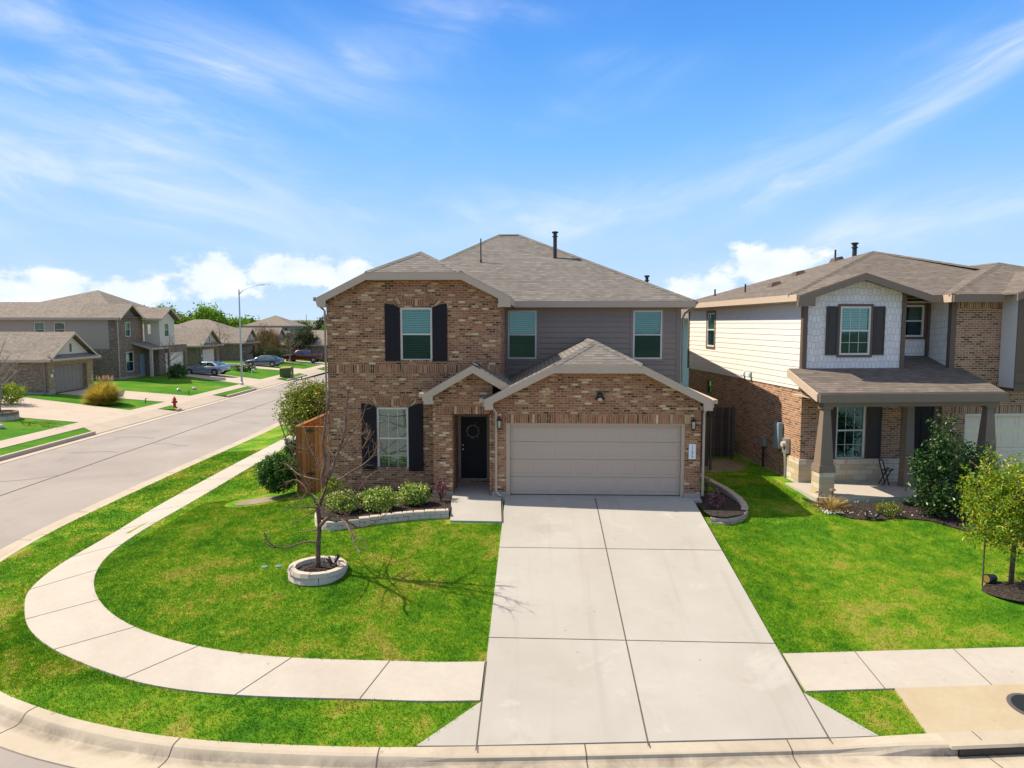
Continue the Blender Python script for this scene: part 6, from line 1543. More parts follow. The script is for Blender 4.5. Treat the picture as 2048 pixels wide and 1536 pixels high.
# the two storey house
T2 = sthing('two_storey_house', -12.45, 34.3, -.32, 'two storey tan siding and brown brick house with a steep hip roof, on the left', 'house')
b = MB(); wall(b, front(0), [(-24, 5.62), (-.85, 5.62)], 2.85, [(-7.8, -6.85, 3.95, 5.4), (-5.95, -4.95, 3.95, 5.4)], .06); b.build('siding_wall', M_LAP_F, T2)
b = MB(); wall(b, front(-.02), [(-24, 2.85), (-.85, 2.85)], 0); wall(b, front(-.02), [(-.85, 5.62), (0, 5.62)], 0)
wall(b, rightf(0), [(-.02, 5.62), (2.0, 6.85), (3.9, 5.62), (4.9, 5.62)], 0, [(1.4, 2.35, 4.0, 5.4), (1.3, 2.75, .55, 2.5)], .08)
wall(b, rightf(1.5), [(4.9, 3.0), (11.5, 3.0)], 0, [(6.3, 11.0, .02, 2.2)], .2); wall(b, front(4.9), [(0, 3.0), (1.5, 3.0)], 0); b.build('brick_wall', M_BRICK_F, T2)
b = MB(); wall(b, rightf(1.55), [(5.1, 5.62), (6.8, 6.6), (8.5, 5.62)], 2.95, [(6.2, 7.2, 3.9, 5.3)], .06); wall(b, front(5.1), [(0, 5.62), (1.55, 5.62)], 2.95, [(.35, .65, 4.2, 5.3)], .05); b.build('gable_wall', M_CREAM_F, T2)
b = MB(); e_ = 5.84; ap2 = (-5.2, 6.4, 8.72)
for q in ([(-14, -.4, e_), (.4, -.4, e_), ap2], [(.4, -.4, e_), (.4, 13.2, e_), ap2], [(.4, 13.2, e_), (-14, 13.2, e_), ap2], [(-14, 13.2, e_), (-14, -.4, e_), ap2],
          [(-30, -.4, e_+.004), (-6, -.4, e_+.004), (-6, 3.4, 7.4), (-30, 3.4, 7.4)], [(-6, 3.4, 7.4), (-6, 7.2, e_), (-30, 7.2, e_), (-30, 3.4, 7.4)],
          [(-4, -.35, e_-.05), (.45, -.35, e_-.05), (.45, 2.0, 7.2), (-4, 2.0, 7.2)], [(-4, 2.0, 7.2), (.45, 2.0, 7.2), (.45, 4.2, e_), (-4, 4.2, e_)],
          [(-4, 4.6, e_-.06), (2.0, 4.6, e_-.06), (2.0, 6.8, 6.95), (-4, 6.8, 6.95)], [(-4, 6.8, 6.95), (2.0, 6.8, 6.95), (2.0, 9.0, e_-.06), (-4, 9.0, e_-.06)]): b.slab(q, .05)
b.slab([(0.01, 2.6, 3.45), (0.01, 6.4, 3.45), (1.9, 6.8, 2.85), (1.9, 2.6, 2.85)][::-1], .05)
b.build('roof', M_ROOF_F, T2)
b = MB(); b.board((-30, -.4, e_-.01), (.4, -.4, e_-.01), .2, .04, (0, -1, 0)); b.board((.45, -.35, e_-.06), (.45, 2.0, 7.19), .2, .04, (1, 0, 0)); b.board((.45, 2.0, 7.19), (.45, 4.2, e_-.01), .2, .04, (1, 0, 0))
b.board((2.0, 4.6, e_-.07), (2.0, 6.8, 6.94), .2, .04, (1, 0, 0)); b.board((2.0, 6.8, 6.94), (2.0, 9.0, e_-.07), .2, .04, (1, 0, 0)); b.board((.4, 4.6, e_-.07), (2.0, 4.6, e_-.07), .2, .04, (0, -1, 0))
b.board((1.9, 2.6, 2.84), (1.9, 6.8, 2.84), .17, .04, (1, 0, 0)); b.board((0, 2.6, 3.44), (1.9, 2.6, 2.84), .2, .04, (0, -1, 0)); b.build_each('fascia', M_TRIM_L, T2)
b = MB(); b.box(-24, 0, -.39, 0, 5.6, 5.63); b.build('soffit', M_TRIM_L, T2)
for (x, y) in ((1.75, 2.75), (1.75, 6.6)):
    b = MB(); b.box(x-.12, x+.12, y-.12, y+.12, 0, 2.75); b.build('porch_post', M_TRIM_L, T2)
for pts in ([(.2, -.38, 5.7), (.1, -.12, 5.5), (.06, -.09, 5.3), (.06, -.09, .0)], [(.5, 4.3, 5.7), (.2, 4.5, 5.5), (.08, 4.6, 5.2), (.08, 4.6, 3.3)]):
    b = MB(); b.tube(pts, .055, 4); b.build('downspout', M_TRIM_L, T2)
b = MB(); b.box(-24, .02, -.05, 0, -.3, .1); b.box(0, .04, 0, 4.9, -.3, .1); b.build_each('foundation', M_FOUND, T2)
window(T2, front(0), -7.8, -6.85, 3.95, 5.4, N0, dep=.02, blinds=True, blind_drop=.5); window(T2, front(0), -5.95, -4.95, 3.95, 5.4, N0, dep=.02, blinds=False)
window(T2, rightf(0), 1.4, 2.35, 4.0, 5.4, N0, dep=.03, blind_drop=.5); window(T2, rightf(0), 1.3, 2.75, .55, 2.5, N0, dep=.03, grid=(2, []), blinds=False); window(T2, rightf(1.55), 6.2, 7.2, 3.9, 5.3, N0, dep=.03, blinds=False)
b = MB(); b.box(1.2, 1.28, 6.3, 11.0, .0, 2.2); b.build('garage_door', M_GARAGE_W, T2)
b = MB(); b.box(-.02, .04, 4.98, 5.0, .1, 2.2); b.box(0.02, .05, 3.9, 4.85, .05, 2.2); b.build('front_door', M_GREYBOX, T2)
for (x, y) in ((-2.6, 2.4), (-16.5, 1.6)):
    b = MB(); z = 7.0 if x > -10 else 6.7; b.tube([(x, y, z-.4), (x, y, z+.25)], .05, 6); b.build('vent_pipe', M_PIPE, T2)
# farther houses, each placed at its own distance
def far_house(x, y, rz, w, d, h, zs, label, wm, roofm=M_ROOF_F, name='distant_house', slope=.42, wins=(), eave=.45):
    t = thing(name, (x, y, zs), rz, label, 'house', 'houses beyond the side street'); b = MB()
    wall(b, front(0), [(0, h), (w, h)], 0, [q for q in wins], .1); wall(b, rightf(w), [(0, h), (d, h)], 0); wall(b, leftf(0), [(-d, h), (0, h)], 0); wall(b, lambda a, z, dd: (-a, d-dd, z), [(-w, h), (0, h)], 0); b.build('wall', wm, t)
    o = eave; hh = min(w, d)/2+o; z = h+.15; zz = z+slope*hh; A, B, C, D = (-o, -o, z), (w+o, -o, z), (w+o, d+o, z), (-o, d+o, z)
    if w >= d: P, Q = (-o+hh, d/2, zz), (w+o-hh, d/2, zz); fs = [[A, B, Q, P], [B, C, Q], [C, D, P, Q], [D, A, P]]
    else: P, Q = (w/2, -o+hh, zz), (w/2, d+o-hh, zz); fs = [[A, B, P], [B, C, Q, P], [C, D, Q], [D, A, P, Q]]
    b = MB()
    for f in fs: b.slab(f, .08)
    b.build('roof', roofm, t)
    b = MB()
    for p, q, n in ((A, B, (0, -1, 0)), (B, C, (1, 0, 0)), (D, A, (-1, 0, 0))): b.board(p, q, .2, .05, n)
    b.build_each('fascia', M_TRIM, t)
    b = MB(); b.box(-o+.05, w+o-.05, -o+.05, d+o-.05, z-.16, z-.1); b.build('soffit', M_TRIM, t)
    for q in wins:
        b = MB(); b.box(q[0], q[1], .06, .09, q[2], q[3]); b.build('window', M_GLASS_D, t)
    return t
far_house(-53.6, 130, .05, 8.2, 9, 5.3, -.9, 'distant two storey grey house with a low hip roof above the other roofs', M_GREY_F, wins=((5.6, 6.1, 4.2, 5.0), (6.4, 6.9, 4.2, 5.0), (7.1, 7.6, 4.2, 5.0)))
far_house(-48.5, 118, .03, 10, 9, 2.3, -.9, 'long low grey roofed house left of the big oak, beyond the parked cars', M_BRICK_F)
far_house(-42.0, 112, .03, 13, 10, 2.3, -.9, 'low wide house with a plain grey roof beyond the red pickup', M_BRICK_F)
far_house(-33, 124, .05, 6, 8, 3.9, -.9, 'distant blue grey house almost hidden behind the brick house corner', M_BLUE_F)
far_house(-66, 170, .05, 9, 9, 3.4, -1.0, 'distant low house behind the two storey grey house', M_CREAM_F)
far_house(-56, 210, .0, 7, 8, 4.0, -.4, 'small white gabled building far off beneath the hills', M_WHITE)
far_house(10.3, 55, -.06, 10, 9, 5.2, .0, 'blue grey sided house seen in the gap between the two near houses', M_BLUE_F, wins=((2.2, 3.0, 3.4, 4.8),))

# ---------------------------------------------------------------- street lamp, hydrant, boxes
t = sthing('street_lamp', -1.72, 36.7, -1.17, 'tall grey street lamp with a curved arm over the side street', 'street lamp')
b = MB(); b.tube([(0, 0, -.1), (0, 0, .25), (0, 0, .3), (0, 0, 9.45)], [.16, .16, .105, .06], 12); b.build('pole', M_METAL_G, t, smooth=False)
b = MB(); b.tube([(0, 0, 8.95), (.35, 0, 9.35), (.9, 0, 9.68), (1.6, 0, 9.86), (2.35, 0, 9.93)], [.045, .04, .035, .03, .028], 8); b.build('arm', M_METAL_G, t, smooth=True)
b = MB(); b.hexa([(2.2, -.13, 9.86), (2.95, -.16, 9.90), (2.95, .16, 9.90), (2.2, .13, 9.86)], [(2.25, -.08, 9.99), (2.9, -.1, 9.98), (2.9, .1, 9.98), (2.25, .08, 9.99)]); b.build('lamp_head', M_METAL_G, t)
t = sthing('fire_hydrant', -.42, 18.9, -1.31, 'red fire hydrant on the grass verge across the street', 'fire hydrant')
M_RED = plain('hydrant_red', (.36, .035, .015), .5)
b = MB(); b.lathe([(.17, 0), (.17, .05), (.115, .06), (.105, .12), (.105, .52), (.15, .54), (.15, .58), (.125, .60), (.12, .66), (.085, .74), (.04, .78), (.035, .84)], n=14); b.build('barrel', M_RED, t, smooth=False)
for d in ((1, 0), (-.5, -.9), (-.5, .9)):
    b = MB(); b.tube([(0, 0, .42), (d[0]*.2, d[1]*.2, .42), (d[0]*.22, d[1]*.22, .42)], [.06 if d[0] < 0 else .08, .06 if d[0] < 0 else .08, .045], 10); b.build('outlet_cap', M_RED, t)
t = sthing('utility_cabinet', -.55, 48.3, -1.28, 'squat green utility cabinet at the kerb behind the shrubby tree', 'utility cabinet')
b = MB(); M_UG = plain('cabinet_green', (.07, .09, .03), .6); M_UY = plain('cabinet_lid', (.36, .33, .10), .6)
b.hexa([(-.75, -.6, 0), (.5, -.6, 0), (.5, .6, 0), (-.75, .6, 0)], [(-.75, -.6, 1.05), (.5, -.6, 1.15), (.5, .6, 1.15), (-.75, .6, 1.05)]); b.build('body', M_UG, t)
b = MB(); b.hexa([(-.8, -.65, 1.06), (.55, -.65, 1.16), (.55, .65, 1.16), (-.8, .65, 1.06)], [(-.7, -.55, 1.2), (.5, -.55, 1.28), (.5, .55, 1.28), (-.7, .55, 1.2)]); b.build('lid', M_UY, t)
for (u, v, lab) in ((-4.3, 28.4, 'pale round cap in the far lawn, left one of two'), (-3.7, 30.2, 'pale round cap in the far lawn, right one of two'), (-4.3, 5.9, 'pale round stone on the lawn by the left stone ring')):
    t = sthing('lawn_cap', u, v, yard(u), lab, 'cap', 'pale caps and stones in the far lawns'); b = MB(); b.lathe([(.16, 0), (.2, .08), (.17, .2), (.06, .26)], n=12); b.build('cap', M_LGLASS, t, smooth=True)
for (u, v, lab) in ((-3.0, 19.8, 'short dark marker post by the golden grass'), (-2.6, 26.5, 'small dark marker post at the lawn edge above the hydrant')):
    t = sthing('marker_post', u, v, yard(u), lab, 'post'); b = MB(); b.tube([(0, 0, -.05), (0, 0, .32), (.12, 0, .36)], .035, 6); b.build('post', M_PIPE, t)
t = sthing('small_sign', -4.2, 46.9, yard(-4.2), 'small white bent pipe stub by the driveway of the silver sedan', 'pipe'); b = MB(); b.tube([(0, 0, 0), (0, 0, .7), (.3, 0, .72)], .05, 6); b.build('pipe', M_WHITE, t)

# ---------------------------------------------------------------- vehicles
def car_mats(name, col, metal=.6):
    m, t, out = mat(name); finish(t, out, col, .28, metal=metal, spec=.5, coat=.7); return m
M_TYRE = plain('tyre_rubber', (.018, .018, .018), .8); M_RIM = plain('alloy_rim', (.55, .55, .56), .3, metal=.7); M_CGLASS = glass_mat('car_glass', (.03, .04, .05, 1), .22)
def tail():
    m, t, out = mat('tail_lamp_red'); finish(t, out, (.35, .01, .01), .2, spec=.6, coat=.6); return m
M_TAIL = tail(); M_HEAD = plain('head_lamp', (.7, .72, .74), .15, spec=.8)
def loft(mb, secs, close=True):
    n = len(secs[0]); base = len(mb.v)
    for s_ in secs: mb.v += [tuple(p) for p in s_]
    for i in range(len(secs)-1):
        for k in range(n-1):
            mb.f.append((base+i*n+k, base+(i+1)*n+k, base+(i+1)*n+k+1, base+i*n+k+1)); mb.uv.append(None)
    mb.f.append(tuple(base+k for k in range(n))); mb.uv.append(None)
    mb.f.append(tuple(base+(len(secs)-1)*n+k for k in range(n))[::-1]); mb.uv.append(None)
def wheel(parent, x, y, r, w, side):
    b = MB(); b.tube([(x, y-w/2, r), (x, y-w/2+.03, r), (x, y+w/2-.03, r), (x, y+w/2, r)], [r*.93, r, r, r*.93], 22)
    t = b.build('wheel', M_TYRE, parent)
    b = MB(); yo = y+side*(w/2+.004); b.tube([(x, yo, r), (x, yo+side*.006, r)], [r*.66, r*.64], 20); rim = b.build('rim_ring', M_METAL_B, t)
    b = MB()
    for k in range(5):
        a = k*2*math.pi/5+.3; d = Vector((math.cos(a), 0, math.sin(a))); n = Vector((-math.sin(a), 0, math.cos(a)))*.05*r/.33; c = Vector((x, yo+side*.012, r))
        b.hexa([tuple(c-n*1.2), tuple(c+d*r*.62-n*.8), tuple(c+d*r*.62-n*.8+Vector((0, side*.02, 0))), tuple(c-n*1.2+Vector((0, side*.02, 0)))], [tuple(c+n*1.2), tuple(c+d*r*.62+n*.8), tuple(c+d*r*.62+n*.8+Vector((0, side*.02, 0))), tuple(c+n*1.2+Vector((0, side*.02, 0)))])
    b.tube([(x, yo+side*.01, r), (x, yo+side*.035, r)], r*.16, 10); b.build('rim', M_RIM, t)
def sedan(t, paint):
    """local +x forward, length 4.85"""
    b = MB(); ST = [(-2.42, .50, .80, .98, .72), (-2.36, .36, .86, 1.02, .84), (-2.0, .26, .90, 1.05, .90), (-1.45, .20, .91, 1.03, .92), (-.8, .19, .91, 1.0, .925), (0, .19, .90, .97, .925), (.8, .19, .88, .94, .92), (1.2, .20, .86, .92, .915), (1.75, .22, .80, .84, .89), (2.2, .26, .70, .75, .82), (2.40, .34, .58, .66, .66)]
    secs = []
    for x, zb, zs, zt, w in ST:
        hw = w; L = [(x, -hw*.90, zb), (x, -hw*.985, zb+.10), (x, -hw, (zb+zs)/2+.05), (x, -hw*.975, zs), (x, -hw*.86, zt), (x, -hw*.4, zt+.03), (x, 0, zt+.035)]
        secs.append(L+[(p[0], -p[1], p[2]) for p in L[::-1][1:]])
    loft(b, secs); body = b.build('body', paint, t, smooth=True)
    b = MB(); RF = [(-2.0, 1.06, 1.07, .72), (-1.45, 1.02, 1.30, .66), (-.95, 1.0, 1.425, .61), (-.3, .98, 1.465, .60), (.25, .96, 1.44, .60), (.75, .95, 1.25, .66), (1.25, .93, .95, .76)]
    secs = []
    for x, zb, zt, w in RF:
        L = [(x, -.84, zb-.03), (x, -.84+(.84-w)*.5, (zb+zt)/2), (x, -w, zt-.04), (x, -w*.7, zt), (x, 0, zt+.01)]
        secs.append(L+[(p[0], -p[1], p[2]) for p in L[::-1][1:]])
    loft(b, secs); b.build('cabin', paint, t, smooth=True)
    for s_ in (-1, 1):
        for (xa, xb, xc, xd) in ((-1.50, -.50, -.46, -1.02), (-.42, .92, .40, -.38)):
            zb, zt = 1.02, 1.385
            q = [(xa, s_*.855, zb), (xb, s_*.85, zb-.02), (xc if xb > 0 else xc, s_*.655, zt if xc < .3 else zt-.02), (xd, s_*.665, zt-.005 if xd > -1 else zt-.06)]
            b = MB(); b.poly(q if s_ < 0 else q[::-1]); q2 = [(p[0], p[1]-s_*.03, p[2]) for p in q]; b.poly(q2[::-1] if s_ < 0 else q2); b.build('side_window', M_METAL_B if False else M_CGLASS, t)
        b = MB(); b.box(.68, .86, s_*.93-.09 if s_ > 0 else -1.02, s_*.93+.09 if s_ > 0 else -.84, .96, 1.08); b.build('mirror', paint, t)
        b = MB(); y0, y1 = sorted((s_*.45, s_*.83)); b.hexa([(-2.45, y0, .72), (-2.20, y1+.03*s_*(s_ > 0), .70), (-2.1, y1, .72), (-2.3, y0, .72)], [(-2.43, y0, .90), (-2.22, y1, .93), (-2.1, y1, .93), (-2.3, y0, .90)]); b.build('tail_lamp', M_TAIL, t)
        b = MB(); b.hexa([(2.0, y0, .56), (2.0, y1, .56), (2.25, y1-.08 if s_ > 0 else y1, .56), (2.38, y0, .56)], [(1.95, y0, .70), (1.95, y1, .70), (2.15, y1-.08 if s_ > 0 else y1, .68), (2.34, y0, .66)]); b.build('headlight', M_HEAD, t)
        for x in (-1.42, 1.42):
            wheel(t, x, s_*.82, .335, .22, s_)
            b = MB(); b.tube([(x, s_*.80, .335), (x, s_*.928, .335)], .385, 22); b.build('wheel_arch', M_METAL_B, t)
    for (xa, za, wa, xb, zb, wb) in ((-1.98, 1.09, .66, -1.12, 1.42, .55), (1.18, 1.0, .70, .34, 1.44, .56)):
        q = [(xa, -wa, za+.015), (xa, wa, za+.015), (xb, wb, zb+.02), (xb, -wb, zb+.02)]
        b = MB(); b.slab(q if xa > 0 else q[::-1], .02); b.build('windscreen', M_CGLASS, t)
P_SILVER = car_mats('silver_blue_paint', (.30, .34, .40)); P_BLUE = car_mats('dark_blue_paint', (.09, .13, .20)); P_RED = car_mats('dark_red_paint', (.10, .008, .012), .3)
M_GF = 0
def cdz(u): return yard(u)+.034
t = thing('parked_car', S(-8.0, 43.6, cdz(-8.0)), PH+math.pi-.12, 'silver sedan parked on the driveway of the two storey tan house', 'car', 'cars parked across the side street'); t.rotation_euler[1] = .0; sedan(t, P_SILVER)
t = thing('parked_car', S(-7.1, 60.2, cdz(-7.1)), PH+math.pi-.05, 'dark blue sedan parked on the driveway right of the street lamp', 'car', 'cars parked across the side street'); sedan(t, P_BLUE)
t = thing('pickup_truck', S(-5.3, 72.6, cdz(-5.3)), PH+math.pi, 'dark red pickup truck parked farthest along the side street', 'pickup truck', 'cars parked across the side street')
b = MB(); secs = []
for x, zb, zs, zt, w in [(-2.9, .62, 1.12, 1.16, .92), (-2.85, .5, 1.18, 1.20, .97), (-1.2, .45, 1.2, 1.22, 1.0), (0, .42, 1.18, 1.22, 1.0), (1.2, .45, 1.16, 1.22, 1.0), (2.4, .5, 1.08, 1.18, .98), (2.75, .55, 1.0, 1.1, .92), (2.85, .6, .9, 1.0, .86)]:
    L = [(x, -w*.95, zb), (x, -w, (zb+zs)/2), (x, -w*.98, zs), (x, -w*.85, zt), (x, 0, zt+.02)]; secs.append(L+[(p[0], -p[1], p[2]) for p in L[::-1][1:]])
loft(b, secs); b.build('body', P_RED, t, smooth=True)
b = MB(); secs = []
for x, zt, w in [(-1.05, 1.25, .86), (-.95, 1.84, .74), (-.2, 1.9, .72), (.7, 1.87, .73), (1.45, 1.25, .84)]:
    L = [(x, -.93, 1.15), (x, -(w+.93)/2, (1.15+zt)/2), (x, -w, zt-.03), (x, 0, zt)]; secs.append(L+[(p[0], -p[1], p[2]) for p in L[::-1][1:]])
loft(b, secs); b.build('cabin', P_RED, t, smooth=True)
b = MB(); b.box(-2.8, -1.15, -.8, .8, 1.205, 1.235); b.build('cargo_bed', M_METAL_B, t)
for s_ in (-1, 1):
    for (xa, xb, xc, xd) in ((-.85, .12, .12, -.8), (.2, 1.2, .72, .2)):
        q = [(xa, s_*.925, 1.27), (xb, s_*.92, 1.25), (xc, s_*.775, 1.76), (xd, s_*.78, 1.76)]; b = MB(); b.poly(q if s_ < 0 else q[::-1]); b.build('side_window', M_CGLASS, t)
    b = MB(); b.box(1.0, 1.15, s_*1.02-.1, s_*1.02+.1, 1.2, 1.42); b.build('mirror', M_METAL_B, t); b = MB(); b.box(-2.93, -2.86, s_*.86-.07, s_*.86+.07, .85, 1.15); b.build('tail_lamp', M_TAIL, t)
    b = MB(); b.box(2.76, 2.87, s_*.72-.14, s_*.72+.14, .85, 1.02); b.build('headlight', M_HEAD, t)
    for x in (-1.75, 1.8):
        wheel(t, x, s_*.88, .40, .26, s_); b = MB(); b.tube([(x, s_*.86, .40), (x, s_*1.005, .40)], .47, 22); b.build('wheel_arch', M_METAL_B, t)
# wheel arches must not swallow the wheels: pull the wheels a touch outwards
for o in bpy.data.objects:
    if o.name.startswith('wheel_arch'): o.location.y = 0.0

# ---------------------------------------------------------------- planting across the street
u, v = -6.35, 8.9
tz = yard(u)
ring('stone_ring', tuple(S(u, v, tz)), .95, .2, .22, 2, 12, M_BLOCK, 'taller stone ring with dark cap round the leafless tree at the far left', cap=M_BRICK_F)
mulch_patch(tuple(S(u, v, tz+.36)), .76, .76, .04)
bare_tree('bare_tree', S(u, v, tz+.2), 4.6, .085, 'pale barked leafless tree in the stone ring at the far left edge', M_BARK_G, 12, kids=4, nb=13, low=.38, spread=.6)
shrub('yellow_shrub', S(-9.3, 14.2, yard(-9.3)), 1.0, .9, 1.5, M_LEAF_YEL, 'yellowish green shrub against the far left brick house', 120, 26, .12, .11)
shrub('dark_shrub', S(-10.6, 13.4, yard(-10.6)), 1.2, 1.0, 1.7, M_LEAF_DARK, 'dark shrub behind the yellowish one at the far left', 120, 24, .14, .13)
tuft('pampas_grass', S(-5.0, 17.7, yard(-5.0)), 1.55, 1.75, M_PAMPAS, 'large golden pampas grass clump between the left driveways', 5200, .018, plumes=16, pm=M_PLUME, droop=1.15)
bare_tree('bare_tree', S(-8.8, 36.6, yard(-8.8)), 4.2, .075, 'small dark leafless tree before the porch of the two storey tan house', M_BARK, 31, kids=4, nb=9, low=.35, spread=.45)
shrub('round_shrub', S(-8.9, 38.6, yard(-8.9)), 1.0, .8, 1.3, M_LEAF_GREEN, 'round green bush at the porch of the two storey tan house', 130, 26, .13, .12)
bare_tree('bare_tree', S(-10.2, 53.4, yard(-10.2)), 4.8, .07, 'small rusty tinged tree before the white garage door behind the silver sedan', M_BARK, 43, kids=4, nb=9, low=.4, spread=.5, leafy=(M_LEAF_RUST, 900, .10, .12))
shrub('low_hedge', S(-6.4, 51.0, yard(-6.4)), 1.3, .8, .8, M_LEAF_DARK, 'low dark hedge between the driveways beside the silver sedan', 90, 24, .14, .13)
for (u, v, h, m_, lab, seed, lf, br) in ((-9.0, 66.2, 5.0, M_LEAF_RUST, 'rust brown half bare tree nearest the street lamp', 51, 2600, M_BARK), (-8.0, 68.6, 4.4, M_LEAF_RUST, 'golden brown bushy tree above the dark blue sedan', 52, 2600, M_BARK), (-6.8, 71.3, 4.4, M_LEAF_GREY, 'grey leafless tree with pale branches right of the dark blue sedan', 53, 1200, M_BARK_G)):
    bare_tree('street_tree', S(u, v, yard(u)), h, .09, lab, br, seed, 'half bare trees along the side street', kids=4, nb=10, low=.25, leafy=(m_, lf, .11, .22), spread=.55)
shrub('dark_hedge', S(-9.6, 69.5, yard(-9.6)), 2.6, 1.0, 2.0, M_LEAF_DARK, 'dark hedge under the half bare trees behind the dark blue sedan', 220, 26, .2, .16)
for (u, v, h, rx, lab) in ((-7.6, 80.0, 4.9, 2.6, 'spreading grey green oak behind the red pickup'), (-4.5, 88.0, 4.6, 2.6, 'grey green oak beside the brick house corner, beyond the red pickup'), (-12.5, 78.5, 4.2, 1.8, 'smaller grey green oak just left of the spreading one')):
    leafy_tree('oak_tree', S(u, v, yard(u)), h, rx, rx, h*.36, h*.62, M_LEAF_OAK, lab, 420, 34, .2, .19, 'evergreen oaks along the side street', tr=.14, shell=.3)
gv = [(-92, 150, 8.6, 5.0, M_LEAF_GREY), (-86, 146, 9.6, 5.2, M_LEAF_GROVE), (-80, 150, 9.2, 5.0, M_LEAF_GREY), (-75.5, 143, 9.8, 4.6, M_LEAF_GROVE), (-70, 147, 8.4, 4.6, M_LEAF_GREY), (-66.5, 142, 9.9, 4.0, M_LEAF_GROVE), (-61, 146, 7.6, 4.2, M_LEAF_GROVE), (-98, 148, 8.4, 5.0, M_LEAF_GROVE)]
labs = ['grey brown tree leftmost in the grove', 'bright spring green tree left in the grove behind the roofs', 'grey brown tree between two bright green ones in the grove', 'tall bright green tree in the middle of the grove', 'dull grey brown tree right of the grove middle', 'tallest jagged bright green tree at the right of the grove', 'lower yellowish green tree at the right end of the grove', 'green tree at the far left of the grove, behind the tan house']
for (x, y, h, r, m_), lab in zip(gv, labs):
    leafy_tree('grove_tree', (x, y, -1.5), h, r, r, h*.40, h*.6, m_, lab, 330, 30, .5, .5, 'trees of the grove behind the low roofs', tr=.2, shell=.35)
for (x, y, h, r, m_, lab) in ((-50.5, 175, 8.6, 4.2, M_LEAF_OAK, 'dark distant tree under the hills near the corner of the brick house'), (-46, 165, 6.8, 4.2, M_LEAF_GROVE, 'bright green distant tree left of the brick house corner'), (-42, 160, 7.6, 4.0, M_LEAF_GROVE, 'bright green distant tree touching the brick house corner'), (-64, 190, 6.8, 5.5, M_LEAF_GREY, 'low grey tree right of the distant two storey house'), (-80, 200, 7.0, 7, M_LEAF_GROVE, 'low green distant tree left of the distant two storey house')):
    leafy_tree('distant_tree', (x, y, -1.5), h, r, r, h*.38, h*.6, m_, lab, 220, 28, .5, .5, 'distant trees towards the hills', tr=.2, shell=.3)
# far masts
for (px, hy, lab) in ((427, 617, 'thin distant mast above the grove'), (613, 629, 'thin distant mast near the brick house corner')):
    p = at(px, 640, 420); top = at(px, hy, 420); t = thing('radio_mast', (p.x, p.y, -1.6), 0, lab, 'mast'); b = MB(); b.tube([(0, 0, 0), (0, 0, top.z+1.6)], [.25, .12], 5); b.build('mast', M_PIPE, t)

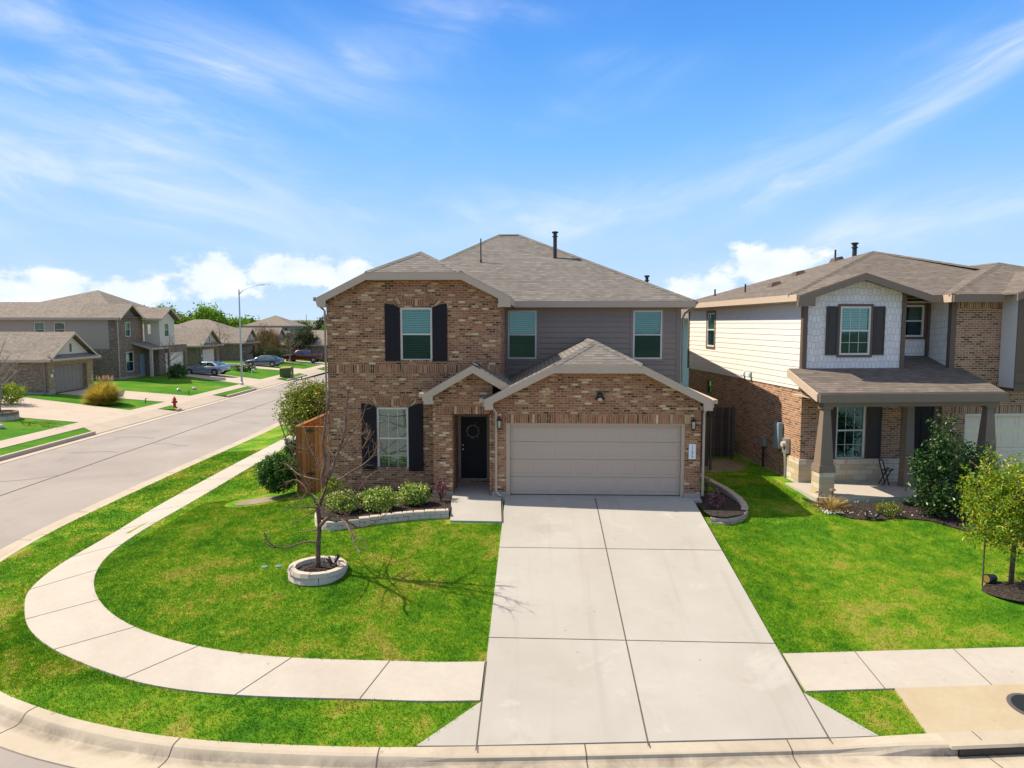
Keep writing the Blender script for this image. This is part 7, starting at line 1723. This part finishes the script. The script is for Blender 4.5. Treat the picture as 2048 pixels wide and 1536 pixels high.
# ---------------------------------------------------------------- the blades of the near lawns
def blades():
    reg = []
    def sample(x0, x1, y0, y1, dens):
        n = int((x1-x0)*(y1-y0)*dens); return RNG.uniform(x0, x1, n), RNG.uniform(y0, y1, n)
    XS, YS = [], []
    for a in ((-11, -.85, 11.5, 22.8, 1150), (4.4, 12.5, 12.0, 23.5, 1100), (-14.2, 6.1, 9.9, 20, 1000), (-16, -7.6, 20, 34, 420), (5, 7.6, 20, 27, 500)):
        x, y = sample(*a); XS.append(x); YS.append(y)
    X = np.concatenate(XS); Y = np.concatenate(YS)
    i2 = npin(W2P+CAPP, X, Y); i1 = npin(W1P+CAPP, X, Y); ic = npin(CP+CAPP, X, Y)
    ok = (i2 | (ic & ~i1)) & (npdist(CP, X, Y) > .01) 
    ok &= ~((X > -.89) & (X < 4.49) & (Y < 21))
    ok &= ~((Y < 12.2) & (X > -1.75) & (X < -.8) & (Y < 11.12+(X+.872)*1.25+.02)) & ~((Y < 11.7) & (X > 4.4) & (X < 5.25) & (Y < 11.55-(X-4.47)*1.38)) & ~((X > 6.04) & (Y < 12.4) & ~i2)
    ok &= ~((X > -6.1) & (X < -.9) & (Y > 18.62)) & ~((X > -2.4) & (X < -.9) & (Y > 18.25)) & ~(npin([Vector(p) for p in bed]+[Vector((-2.3, 21)), Vector((-6.1, 21))], X, Y))
    ok &= ~(npin([Vector(p) for p in rbp]+[Vector((4.5, 25)), Vector((4.5, 18.7))], X, Y)) & ~(npin([Vector(p) for p in ed]+[Vector((15, 30)), Vector((7.6, 30))], X, Y))
    ok &= (np.hypot(X-tb.x, Y-tb.y) > .64) & ~(((X-10.55)/1.06)**2+((Y-15.25)/.86)**2 < 1) & ~(((X+8.9)/1.1)**2+((Y-22.2)/.75)**2 < 1)
    ok &= ~((X > -7.8) & (X < 5) & (Y > 22.3)) & ~((X > -6.3) & (X < 5) & (Y > 21)) & ~((X > 4.5) & (X < 4.9) & (Y > 18.6))
    vv = (X-NA.x)*(-math.sin(NP))+(Y-NA.y)*math.cos(NP); uu = (X-NA.x)*math.cos(NP)+(Y-NA.y)*math.sin(NP)
    ok &= ~((uu > -.1) & (vv > -2.0)) & ~((uu > -.5) & (vv > -2.05) & (vv < .1))
    X = X[ok]; Y = Y[ok]; n = len(X)
    d1 = npdist(W1P, X, Y); dc = npdist(CP, X, Y); Z = np.where(npin(W2P+CAPP, X, Y), HN(X, Y), ZC+(ZW1-ZC)*dc/(dc+d1+1e-9))
    dr = (X > -1.5) & (X < 5)
    V = []; per = 2
    X = np.repeat(X, per)+RNG.normal(size=n*per)*.018; Y = np.repeat(Y, per)+RNG.normal(size=n*per)*.018; Z = np.repeat(Z, per)-.008; N_ = n*per
    a = RNG.uniform(0, 2*np.pi, N_); w = RNG.uniform(.004, .009, N_); h = RNG.uniform(.018, .046, N_)*(1+.5*(RNG.uniform(0, 1, N_) > .93))*np.where(Y > 24, 1.3, 1); la = RNG.uniform(0, 2*np.pi, N_); ln = RNG.uniform(.005, .03, N_)
    w *= np.where(Y > 20, 1.6, 1.0)
    P0 = np.stack([X-np.cos(a)*w, Y-np.sin(a)*w, Z], 1); P1 = np.stack([X+np.cos(a)*w, Y+np.sin(a)*w, Z], 1); P2 = np.stack([X+np.cos(la)*ln, Y+np.sin(la)*ln, Z+h], 1)
    co = np.stack([P0, P1, P2], 1).reshape(-1, 3); me = bpy.data.meshes.new('grass'); me.vertices.add(3*N_); me.vertices.foreach_set('co', co.ravel())
    me.loops.add(3*N_); me.loops.foreach_set('vertex_index', np.arange(3*N_, dtype=np.int32)); me.polygons.add(N_)
    me.polygons.foreach_set('loop_start', np.arange(0, 3*N_, 3, dtype=np.int32)); me.polygons.foreach_set('loop_total', np.full(N_, 3, dtype=np.int32))
    uv = me.uv_layers.new(name='UVMap'); uv.data.foreach_set('uv', np.stack([np.repeat(RNG.uniform(0, 1, N_), 3), np.zeros(3*N_)], 1).ravel())
    me.update(); me.materials.append(M_BLADE); o = bpy.data.objects.new('grass', me); COL.objects.link(o)
    tag(o, 'short patchy green and yellow grass of the near lawns', 'grass', kind='stuff'); print('blades', N_)
blades()
